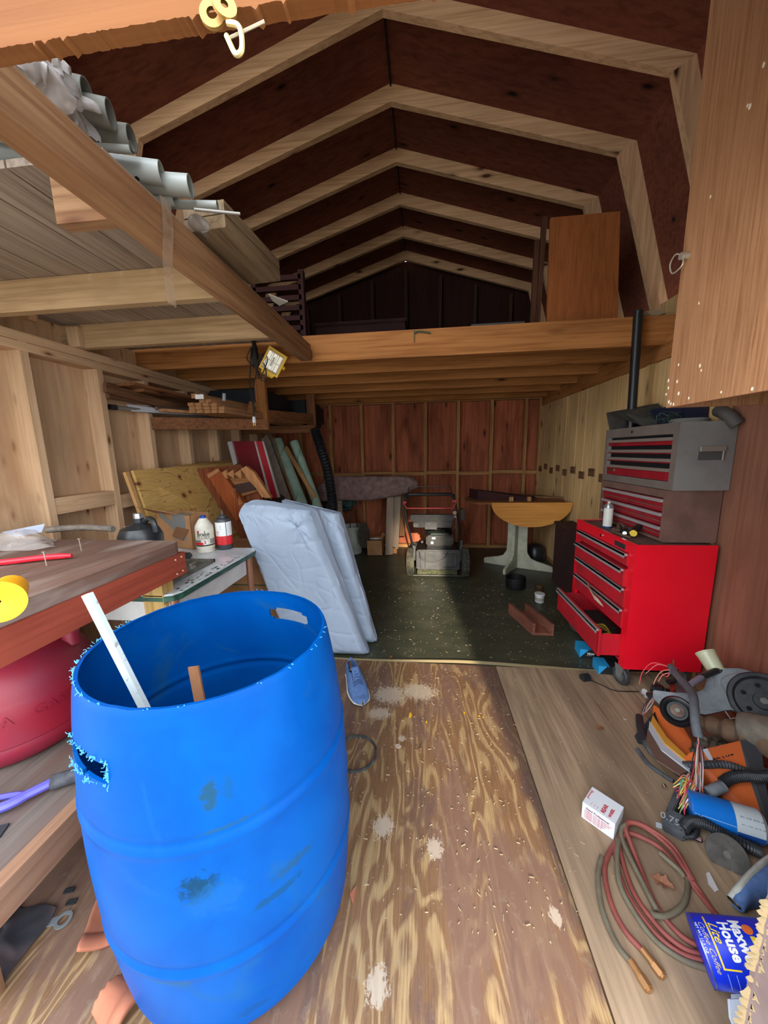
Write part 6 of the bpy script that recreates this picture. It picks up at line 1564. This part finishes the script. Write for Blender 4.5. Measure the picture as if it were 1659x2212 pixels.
MB().prism(pp, (.03,.05,-.04)).build('bag_panel', om, ob2, bev=.004, smooth_=0)
sv = [(1410,1545),(1440,1592),(1490,1640),(1492,1652),(1436,1606),(1406,1560)]
MB().prism([H(a,b_,.085)+V((-.004,-.006,.0)) for a, b_ in sv], (0,0,.006)).build('yellow_band', plain('yellow_band','#d89a3c',.5), ob2, smooth_=0)
sv = [(1404,1556),(1436,1606),(1492,1652),(1490,1664),(1430,1618),(1402,1572)]
MB().prism([H(a,b_,.080)+V((-.008,-.010,.0)) for a, b_ in sv], (0,0,.006)).build('white_band', plain('white_band','#b8bcc4',.5), ob2, smooth_=0)
sv = [(1400,1572),(1430,1618),(1488,1664),(1470,1672),(1420,1640),(1396,1600)]
MB().prism([H(a,b_,.07)+V((-.008,-.010,.0)) for a, b_ in sv], (0,0,.006)).build('brown_band', plain('brown_band','#6a5044',.6), ob2, smooth_=0)
# black flap
tag(MB().prism([H(1370,1590,.03), H(1412,1540,.09), H(1430,1590,.05), H(1440,1620,.02), H(1378,1606,.015)], (.02,.02,-.006)).build('black_flap', plain('matt_black','#1c1d20',.8), smooth_=0), 'black rubber flap under the thick loom at the left of the pile', 'flap')
# engine bracket housing with crank pulley
hg = thing('engine_bracket', 'grey cast-aluminium engine bracket with a big black pulley on the car-part pile', 'engine part', H(1600,1520,.1))
al = plain('cast_aluminium','#7c8084',.5,.35,c2='#62666a',sc=18,bmp=.2)
PC = H(1648,1517,.26); fdir = (CAM-PC).normalized(); fdir = (fdir+V((.0,-.15,.35))).normalized()
k_ = mpp(PC)
sx_ = CR.copy(); sx_ = (sx_-fdir*sx_.dot(fdir)).normalized(); sy_ = fdir.cross(sx_)
Q = lambda x, y, z=0: PC+sx_*(x-1648)*k_*1.0-sy_*(y-1517)*k_+fdir*z      # local flat plane of the casting
body = [(1500,1482),(1528,1492),(1560,1482),(1575,1462),(1580,1448),(1610,1443),(1640,1447),(1675,1465),(1700,1500),(1690,1560),(1640,1552),(1600,1530),(1588,1527),(1548,1526),(1520,1515),(1505,1500)]
MB().prism([Q(a,b_,-.035) for a, b_ in body], fdir*.045).build('casting', al, hg, bev=.004, smooth_=0)
arm = [(1462,1472),(1500,1482),(1560,1492),(1590,1500),(1588,1525),(1540,1532),(1500,1518),(1468,1512),(1455,1490)]
MB().prism([Q(a,b_,-.03) for a, b_ in arm], fdir*.035).build('arm', al, hg, bev=.004, smooth_=0)
hl = plain('bright_edge','#b4b8bc',.3,.6)
mb = MB(); mb.tube([Q(1588,1524,.012), Q(1592,1500,.014), Q(1594,1475,.014), Q(1604,1463,.014), Q(1630,1457,.014), Q(1660,1460,.014), Q(1690,1475,.012)], .0022, 6, 5)
mb.tube([Q(1588,1524,.012), Q(1612,1545,.012), Q(1640,1556,.012)], .0022, 6, 5); mb.tube([Q(1582,1478,.014), Q(1585,1458,.014)], .003, 6, 2); mb.tube([Q(1522,1500,.008), Q(1560,1518,.008)], .003, 6, 2); mb.tube([Q(1545,1548,.0), Q(1600,1540,.0)], .0016, 6, 2); mb.tube([Q(1578,1528,.0), Q(1580,1542,.0)], .0016, 6, 2)
mb.build('bright_ridges', hl, hg)
pr_ = 57*k_
pl = MB().lathe([(pr_*.80,.012),(pr_*1.0,.014),(pr_*1.02,.030),(pr_*.98,.034),(pr_*.86,.034),(pr_*.82,.026),(pr_*.78,.022),(pr_*.30,.022),(pr_*.28,.030),(pr_*.10,.030)], PC, fdir, n=56, cap0=True).build('pulley', plain('pulley_black','#2c2d30',.45,.3,c2='#3a3b3e',sc=20), hg, smooth_=30)
mb = MB()
for a in range(6):
    t = a*1.047+.35; c2 = PC+sx_*math.cos(t)*pr_*.55+sy_*math.sin(t)*pr_*.55+fdir*.0205
    mb.cyl(c2, c2+fdir*.0022, pr_*.085, n=16)
mb.build('pulley_hole', plain('hole_black','#08080a',.9), pl)
c2 = PC+fdir*.030; MB().cyl(c2, c2+fdir*.004, pr_*.12, n=6).build('bolt', plain('bolt_steel','#6e6a64',.5,.6), pl)
# yellowed plastic neck on top
nk = thing('plastic_filler_neck', 'yellowed clear plastic cup standing on top of the grey engine bracket', 'cup', H(1600,1440,.3))
n0 = Q(1601,1447,-.01); n1 = Q(1599,1402,-.01)
MB().lathe([(17*k_,0),(17.5*k_,.2*(n1-n0).length),(20*k_,.92*(n1-n0).length),(20.8*k_,.93*(n1-n0).length),(20.8*k_,(n1-n0).length),(19*k_,(n1-n0).length),(16*k_,.1*(n1-n0).length)], n0, (n1-n0), n=36).build('cup', plain('yellowed_plastic','#b8b48c',.3,c2='#c8caa8',sc=4,lo=.3,hi=.6), nk, smooth_=40)
# idler pulley
idl = thing('idler_pulley', 'round glossy black idler pulley with a rusty bolt in the middle of the pile', 'pulley', H(1462,1535,.15))
IC = H(1463,1536,.29); fd2 = ((CAM-IC).normalized()+V((0,0,.25))).normalized(); ki = mpp(IC); ir = 29*ki
MB().lathe([(ir*1.0,-.012),(ir*1.05,-.010),(ir*1.05,.0),(ir*1.0,.006),(ir*.90,.014),(ir*.78,.012),(ir*.62,.004),(ir*.48,.004),(ir*.46,.010)], IC, fd2, n=48).build('wheel', plain('gloss_black','#0c0d10',.45,0), idl, smooth_=40)
MB().lathe([(ir*.44,.0),(ir*.44,.011),(ir*.38,.013)], IC, fd2, n=30).build('bearing', plain('rusty_washer','#6e5c50',.7,.3,c2='#5a4438',sc=40), idl); MB().cyl(IC+fd2*.012, IC+fd2*.018, ir*.16, n=6).build('bolt', plain('bolt_steel','#6e6a64',.5,.6), idl)
# rusty cylinders (half-shaft / manifold)
rs = plain('rusty_iron','#6c5644',.8,.2,c2='#7e624c',sc=22,bmp=.5); rs2 = plain('grey_iron','#6e675c',.7,.3,c2='#84796a',sc=25,bmp=.5)
mfd = thing('rusty_gearbox_part', 'rusty brown cylindrical car part with clamps lying above the orange rotor carton', 'engine part', H(1570,1580,.15))
g0, g1 = H(1500,1555,.13), H(1680,1610,.20); d = (g1-g0).normalized(); L = (g1-g0).length
rr = [.026,.030,.024,.036,.036,.030,.042,.042,.034,.048,.048,.036,.05,.055,.055]
MB().lathe([(r_, L*i/(len(rr)-1)) for i, r_ in enumerate(rr)], g0, d, n=32).build('housing', rs, mfd, smooth_=25)
MB().lathe([(.035,0),(.056,.01),(.060,.03),(.062,.13)], g0+d*(L*.62)+V((0,.02,.015)), (d+V((0,.1,.05))), n=32).build('sleeve', rs2, mfd, smooth_=40)
mb = MB()
for f, o in ((.42,(-.0,-.03,.03)),(.56,(.0,-.03,.034))): c2 = g0+d*L*f+V(o); mb.cyl(c2, c2+V((0,-.010,.014)), .007, n=8); mb.box(-.006,.006,-.02,.005,-.002,.002, Matrix.Translation(c2+V((0,-.008,-.006))))
mb.build('bolt', plain('shiny_bolt','#b8b4a8',.3,.8), mfd)
MB().lathe([(.010,0),(.020,0),(.020,.008),(.010,.008)], H(1645,1590,.20), ((CAM-H(1645,1590,.2)).normalized()), n=20).build('lug', plain('dark_lug','#2a2826',.7), mfd)
cst = thing('rusty_casting', 'jumble of dull grey-brown castings between idler pulley and gearbox part', 'engine part', H(1520,1590,.1))
random.seed(17); mb = MB()
for k in range(16):
    p = H(1505+random.uniform(-5,75), 1560+random.uniform(-10,70), .05+random.random()*.05); e = Matrix.Translation(p)@Matrix.Rotation(random.random()*3,4,'Z')@Matrix.Rotation(random.random()*.8,4,'X')
    if k % 3: mb.box(-.022,.022,-.010,.010,-.012,.012,e)
    else: mb.cyl(e@V((-.02,0,0)), e@V((.025,0,0)), .013, n=12)
mb.build('casting', rs2, cst, bev=.002, smooth_=0)
tag(MB().prism([H(a,b_,.06) for a, b_ in ((1465,1478),(1482,1490),(1492,1505),(1480,1512),(1462,1500))], (0,.01,.02)).build('grey_plate', al, bev=.002, smooth_=0), 'small grey cast plate left of the thick vertical cable', 'plate')
tag(MB().prism([H(a,b_,.05) for a, b_ in ((1448,1480),(1458,1478),(1460,1500),(1450,1505))], (0,.01,.02)).build('red_scrap', plain('red_orange','#b04030',.5), smooth_=0), 'small red-orange scrap above the idler pulley', 'scrap')
# wiring harness
hn = thing('wiring_harness', 'car wiring harness in black looms with bundles of bare coloured wires on the pile', 'wiring harness', H(1450,1560,.1))
gryt = plain('grey_taped','#66696e',.7,c2='#54575c',sc=20,bmp=.2)
mb = MB(); mb.tube([H(1449,1440,.28), H(1462,1458,.29), H(1480,1478,.31), H(1496,1500,.33), H(1500,1530,.33), H(1503,1565,.31), H(1509,1592,.28)], .0145, 14, 8); mb.build('taped_trunk', gryt, hn)
mb = MB(); mb.tube([H(1490,1480,.31), H(1515,1463,.31)], .012, 12, 2); mb.build('trunk_branch', plain('purple_grey','#8a8494',.6), hn)
MB().cyl(H(1512,1463,.31), H(1552,1447,.32), .0125).build('branch_sleeve', blk, hn); MB().lathe([(.006,0),(.010,0),(.010,.004),(.006,.004)], H(1561,1443,.322), (H(1561,1443,.322)-H(1540,1452,.32)), n=16).build('sleeve_end', plain('pale_grey_end','#8a8c8c',.5), hn)
MB().cyl(H(1549,1449,.32), H(1562,1443,.322), .0115).build('branch_sleeve', dkp, hn)
MB().cyl(H(1455,1450,.285), H(1455,1426,.31), .0035, n=8).build('rusty_tip', plain('rust_tip','#7a5434',.7,.3), hn)
MB().cyl(H(1448,1446,.28), H(1463,1452,.28), .018, n=10).build('clip_block', gryt, hn, smooth_=0)
ribbed([H(1383,1560,.06), H(1390,1590,.06), H(1405,1620,.06), H(1432,1640,.06), H(1470,1652,.07), H(1520,1652,.12), H(1570,1652,.13), H(1620,1668,.12), H(1665,1668,.12)], .0125, 'loom', hn, loom, sub=14)
MB().tube([H(1381,1548,.06), H(1384,1575,.062), H(1395,1605,.062)], .0145, 12, 6).build('loom_tape', plain('black_tape','#2c2e33',.5), hn)
mb = MB(); mb.tube([H(1376,1618,.02), H(1400,1650,.02), H(1430,1672,.025), H(1455,1688,.03)], .0075, 10, 8); mb.build('thin_tube', dkp, hn)
ribbed([H(1560,1692,.10), H(1580,1680,.12), H(1610,1676,.13), H(1640,1678,.13), H(1668,1676,.13)], .017, 'loom', hn, plain('loom_dark','#24262a',.5), sub=14)
MB().tube([H(1525,1712,.08), H(1545,1706,.09), H(1562,1694,.10)], .013, 12, 6).build('grey_branch', dkp, hn)
MB().cyl(H(1530,1712,.088), H(1562,1698,.10), .0175).build('tape_band', plain('grey_tape','#8a9096',.5,.2,c2='#6a7076',sc=18), hn)
ribbed([H(1475,1790,.05), H(1490,1775,.06), H(1520,1778,.06), H(1560,1800,.05), H(1610,1826,.05), H(1640,1840,.04)], .0155, 'loom', hn, plain('loom_dark','#24262a',.5), sub=14)
ribbed([H(1475,1790,.05), H(1480,1805,.03), H(1498,1806,.03), H(1505,1792,.03), H(1495,1788,.03)], .008, 'loom', hn, plain('loom_dark','#24262a',.5), sub=12)
# wires
random.seed(8)
cols = ['#c8c4c0','#d06a5c','#3a3a3c','#7a4a5c','#a84050','#5a7a6c','#8a8a54','#2a2a2e','#b8b0a8','#c49080','#3c4a58','#6a3c44']
def wires(n, a, b_, c, sp, r_, z, cl=cols, par=hn, name='wire'):
    for k in range(n):
        o = [V((random.uniform(-sp,sp), random.uniform(-sp,sp), random.uniform(0,sp))) for _ in range(3)]
        pts = [H(*a, z[0])+o[0]*.35, H((a[0]+b_[0])/2+random.uniform(-6,6)*0, (a[1]+b_[1])/2, (z[0]+z[1])/2)+o[1], H(*b_, z[1])+o[2]]
        MB().tube(pts, r_, 5, 8).build(name, plain('wire_'+cl[k % len(cl)], cl[k % len(cl)], .45), par)
wires(16, (1509,1590), (1500,1700), None, .014, .0017, (.28,.08))
wires(9, (1507,1590), (1512,1712), None, .010, .0017, (.28,.08))
wires(12, (1388,1542), (1420,1502), None, .015, .0016, (.065,.09), ['#e09a8c','#3a3a3c','#d8d0c8','#c46a5c','#b8a8a8'])
hot = ['#d8486a','#c43a58','#e0c84a','#d8e070','#c84a3c','#e07a6a','#8aa060','#f0e8e8','#b83a50','#5a9a8c','#d8a040']
for k in range(34):
    s_ = H(1502+random.uniform(-14,8), 1700+random.uniform(-16,16), .055); f_ = k/34
    e = H(1452+random.uniform(0,18)+f_*14, 1690+f_*72, .045); m_ = s_.lerp(e,.5)+V((random.uniform(-.02,.02), random.uniform(-.02,.02), .03+random.random()*.02))
    MB().tube([s_, m_, e], .0017, 5, 8).build('wire', plain('wire_'+hot[(k*5) % len(hot)], hot[(k*5) % len(hot)], .45), hn)
pk = ['#f06a6a','#e88a86','#d89a7a']
for k, ps_ in enumerate((((1449,1441),(1410,1432),(1388,1452),(1381,1478)),((1449,1442),(1420,1436),(1395,1455)),((1450,1446),(1430,1450),(1418,1464),(1412,1478)),((1450,1450),(1440,1462),(1430,1455),(1425,1448)),((1452,1452),(1432,1458),(1422,1472)))):
    MB().tube([H(a,b_,.27-.03*i) for i, (a, b_) in enumerate(ps_)], .0019, 6, 8).build('wire', plain('wire_'+pk[k % 3], pk[k % 3], .45), hn)
cn = MB(); cq = H(1390,1494,.06)
cn.cyl(cq+V((-.0,0,-.005)), cq+V((-.004,-.014,.012)), .012).cyl(cq+V((.002,-.02,-.012)), cq+V((-.002,-.034,.004)), .010); cn.build('white_connector', plain('white_conn','#b8bcbc',.4), hn)
mb = MB(); random.seed(12)
for k in range(14):
    p = H(1405+random.uniform(0,48), 1470+random.uniform(0,44), .05+random.random()*.05); e = Matrix.Translation(p)@Matrix.Rotation(random.random()*3,4,'Z')@Matrix.Rotation(random.random()-.5,4,'X')
    mb.box(-.018,.018,-.010,.010,-.008,.008,e)
mb.build('black_connectors', plain('conn_black','#1e2024',.4,c2='#34373b',sc=30), hn, bev=.0015, smooth_=0)
# fuse block with pencilled number
fb = thing('fuse_block', 'dusty black plastic fuse block with a chalked number at the left foot of the pile', 'fuse block', H(1460,1790,.02))
f0_, f1_, f2_ = H(1446,1752,.05), H(1490,1785,.05), H(1468,1832,.012)
a_, b2 = H(1450,1748,.062), H(1500,1775,.062); dn = (H(1472,1812,.015)-a_.lerp(b2,.5))
ax_ = (b2-a_).normalized(); W2 = (b2-a_).length
l0, l1 = H(1428,1778,.045), H(1480,1806,.045); 
MB().hexa([H(1430,1795,.012), H(1478,1822,.012), H(1500,1790,.012), H(1448,1762,.012), H(1428,1770,.05), H(1480,1797,.05), H(1486,1765,.06), H(1446,1745,.06)]).build('block', dkp, fb, bev=.004, smooth_=0)
MB().hexa([H(1440,1760,.012), H(1462,1765,.012), H(1492,1680,.012), H(1475,1678,.012), H(1438,1748,.045), H(1455,1752,.045), H(1490,1672,.045), H(1474,1668,.045)]).build('side_rail', dkp, fb, bev=.003, smooth_=0)
MB().hexa([H(1455,1660,.012), H(1480,1665,.012), H(1488,1640,.012), H(1462,1638,.012), H(1453,1652,.05), H(1482,1658,.05), H(1488,1628,.05), H(1460,1626,.05)]).build('corner_block', plain('conn_black','#1e2024',.4,c2='#34373b',sc=30), fb, bev=.003, smooth_=0)
MB().hexa([H(1452,1768,.012), H(1500,1780,.012), H(1510,1700,.012), H(1480,1690,.012), H(1456,1760,.03), H(1500,1770,.03), H(1505,1695,.03), H(1484,1688,.03)]).build('socket_face', plain('socket_black','#141518',.7), fb, smooth_=0)
T0, T1 = H(1428,1770,.05), H(1480,1797,.05); td = (T1-T0).normalized(); T2 = H(1430,1795,.012); tu = (T0-T2); tu = (tu-td*tu.dot(td)).normalized()
TT0, TT3 = H(1428,1770,.05), H(1446,1745,.06); tu2 = (TT3-TT0); tu2 = (tu2-td*tu2.dot(td)).normalized(); tn = td.cross(tu2)
text('chalk_number', '0.75', .030, plain('chalk','#9aa0a4',.9), fb, T0.lerp(T1,-.06)+tu2*.006+tn*.003, td, tu2, depth=.0004)
mb = MB(); mb.cyl(H(1455,1668,.05), H(1468,1680,.05), .003); mb.cyl(H(1437,1702,.03), H(1433,1694,.035), .007); mb.build('metal_pin', plain('chrome','#cfcfcf',.15,1), fb)
# blue spray can lying down
sb = thing('aerosol_can', 'bright blue aerosol can with white label lying in front of the orange rotor carton', 'spray can', H(1560,1770,.04))
b0, b1 = H(1488,1740,.055), H(1640,1786,.065); d = (b1-b0).normalized(); L = (b1-b0).length; rb_ = 36*mpp(b0.lerp(b1,.3))*.86
MB().lathe([(rb_*.8,-.002),(rb_,0),(rb_*1.01,.004),(rb_,.006),(rb_,L*.62)], b0, d, n=48).build('can', plain('can_blue','#0e6cc4',.3), sb, smooth_=40)
MB().lathe([(rb_*1.004,L*.62),(rb_*1.004,L),(rb_*.8,L+.01)], b0, d, n=48).build('label', plain('label_pale','#b9c0c4',.4), sb, smooth_=40)
up0 = V((0,0,1)); upp = (up0-d*up0.dot(d)).normalized(); sdv = d.cross(upp)
if sdv.dot(CAM-b0) < 0: sdv = -sdv
def canw(s0, a0, r_=rb_*1.012):
    def f(x, y, z):
        s_ = s0+x; a = a0+y/r_; return b0+d*s_+(sdv*math.cos(a)+upp*math.sin(a))*(r_+z)
    return f
mb = MB(); cwf = canw(L*.69, .55)
for k in range(16):
    if k % 5 == 3: continue
    w_ = .0012 if k % 3 else .002
    mb.prism([cwf(k*.0034,0,0), cwf(k*.0034+w_,0,0), cwf(k*.0034+w_,.024,.0004), cwf(k*.0034,.024,.0004)], (0,0,.0002))
mb.build('barcode', plain('barcode_grey','#5a6068',.6), sb, smooth_=0)
mb = MB(); cwf = canw(L*.62, -.55); mb.grid(lambda u, v: cwf(u*L*.38, v*.030, .0002), 2, 10); mb.build('label_band', plain('label_blue2','#164a94',.4), sb)
mb = MB(); cwf = canw(.004, .28)
for seg in (((0,.006),(.012,.006)),((.012,.006),(.015,-.004)),((.015,-.004),(.020,.006)),((.020,.006),(.11,.002))): mb.beam(cwf(*seg[0],0), cwf(*seg[1],0), .0012, .0006)
mb.build('silver_line', plain('silver_line','#c8dcf0',.3), sb, smooth_=0)
tag(MB().tube([H(1598,1815,.02), H(1615,1828,.02), H(1632,1838,.015)], .014, 12, 5).build('rubber_boot_piece', plain('orange_rubber','#b85a30',.5)), 'orange-brown rubber piece below the aerosol can', 'rubber piece')
# grinding disc
gd = thing('grinding_disc', 'flat grey-black grinding disc leaning at the front of the pile', 'disc', H(1575,1855,.02))
GCn = H(1570,1846,.035); gn = V((-.30,-.55,.62)).normalized()
MB().cyl(GCn-gn*.003, GCn+gn*.003, .050, n=48).build('disc', plain('disc_grit','#45423e',.8,c2='#5c5852',sc=30,bmp=.3), gd)
MB().lathe([(.005,0),(.009,0),(.009,.002),(.005,.002)], GCn+gn*.0032, gn, n=20).build('washer', plain('bolt_steel','#6e6a64',.5,.6), gd)
pk0 = H(1500,1812,F0+.004)
tag(MB().box(-.020,.020,-.009,.009,0,.008, Matrix.Translation(pk0)@Matrix.Rotation(-.45,4,'Z')).build('pink_sponge', plain('dusty_pink','#b08a94',.8,bmp=.3), bev=.004), 'dusty pink rounded sponge piece below the looms', 'sponge')
# ---- things at the very right, by the jamb
s2 = shoe('sneaker', 'dirty white-soled blue sneaker lying on its side behind the coffee can', H(1560,1925,F0+.03), H(1680,1862,F0+.03)+V((.10,.07,0)), bl, plain('dirty_sole','#b4b4a8',.7,c2='#c8c8be',sc=30,bmp=.5), roll=R_(95))
# coffee can lying on its side
cf_ = thing('coffee_can', 'blue coffee can with yellow and white lettering lying by the door jamb', 'can', H(1560,2060,.07))
cr2 = .060; ctr = H(1512,2050,.066); cax = V((.92,-.16,.28)).normalized(); cL_ = .15
cbl = plain('can_blue_deep','#0f2cc0',.35)
MB().lathe([(.0,-.001),(cr2*.96,0),(cr2,.002),(cr2,cL_),(cr2*.975,cL_),(cr2*.965,.004)], ctr, cax, n=64, cap0=False, cap1=False).build('can', cbl, cf_, smooth_=40)
MB().lathe([(cr2*1.012,.0),(cr2*1.012,.003)], ctr, cax, n=64, cap0=False, cap1=False).build('rim', plain('can_rim','#8088a0',.3,.8), cf_)
MB().lathe([(cr2*.97,.006),(cr2*.97,cL_-.001)], ctr, cax, n=48, cap0=True, cap1=False).build('inside', plain('can_inside','#6c706c',.4,.5), cf_)
ref = V((0,0,1)); ref = (ref-cax*ref.dot(cax)).normalized(); sid = cax.cross(ref)      # angle 0 = top, grows toward sid
if sid.dot(CAM-ctr) < 0: sid = -sid
def ccw(s0, a0, r_=cr2+.0008):
    # text x runs round the can (down in the photograph), text y runs along the axis
    def f(x, y, z):
        a = a0+x/r_; return ctr+cax*(s0+y)+(ref*math.cos(a)+sid*math.sin(a))*(r_+z)
    return f
yl2 = plain('print_yellow','#e0c030',.5)
def ct(s, size, m, s0, a0, **k): return text('lettering', s, size, m, cf_, None, (1,0,0), (0,0,1), warp=ccw(s0, a0), **k)
ct('Maxwell', .030, wh, .076, -.42, bold=.035, sx=.85)
ct('House', .030, wh, .052, -.30, bold=.035, sx=.85)
ct('Lite', .024, yl2, .032, -.25, bold=.01, shear=.4)
ct('Coffee Coffee', .015, plain('print_beige','#b8a878',.5), .012, -.25, shear=.4)
ct('NET WT 11.5 OZ', .007, wh, .004, -.2)
mb = MB(); w3 = ccw(0, 0)
def arcband(s0, s1, a0, a1, m, name, r_=cr2+.0005):
    mb = MB(); mb.grid(lambda u, v: ctr+cax*(s0+(s1-s0)*v)+(ref*math.cos(a0+(a1-a0)*u)+sid*math.sin(a0+(a1-a0)*u))*r_, 20, 1); return mb.build(name, m, cf_)
arcband(.026,.0295,-.5,1.05,yl2,'print_band'); arcband(.0295,.060,1.0,1.05,yl2,'print_band')
arcband(.104,.113,.1,.9,yl2,'print_band')
for k in range(5): arcband(.030+k*.016,.0312+k*.016,1.15,1.75,plain('print_lightblue','#8aa0e8',.5),'print_band')
dsc = MB(); dsc.grid(lambda u, v: (lambda a, s_: ctr+cax*s_+(ref*math.cos(a)+sid*math.sin(a))*(cr2+.001))(-.10+.17*v*math.cos(6.2832*u), .106+.010*v*math.sin(6.2832*u)), 24, 2); dsc.build('orange_seal', plain('seal_orange','#d86a34',.5), cf_)
tag(MB().prism([H(1568,2150,.03), H(1610,2148,.035), H(1618,2235,.03), H(1590,2245,.02), H(1572,2200,.02)], (.03,.02,-.02)).build('white_plastic_piece', plain('glossy_white','#c8ccd0',.3), bev=.006), 'glossy white plastic piece in the bottom right corner by the jamb', 'plastic piece')
tag(MB().prism([H(1525,1888,F0), H(1532,1886,F0), H(1552,1925,F0), H(1545,1928,F0), H(1530,1910,F0)], (0,0,.004)).build('paper_scrap', plain('shred_white','#c8c4c4',.8), smooth_=0), 'torn white paper shred between hose and sneaker', 'paper')
bpy.context.view_layer.update()
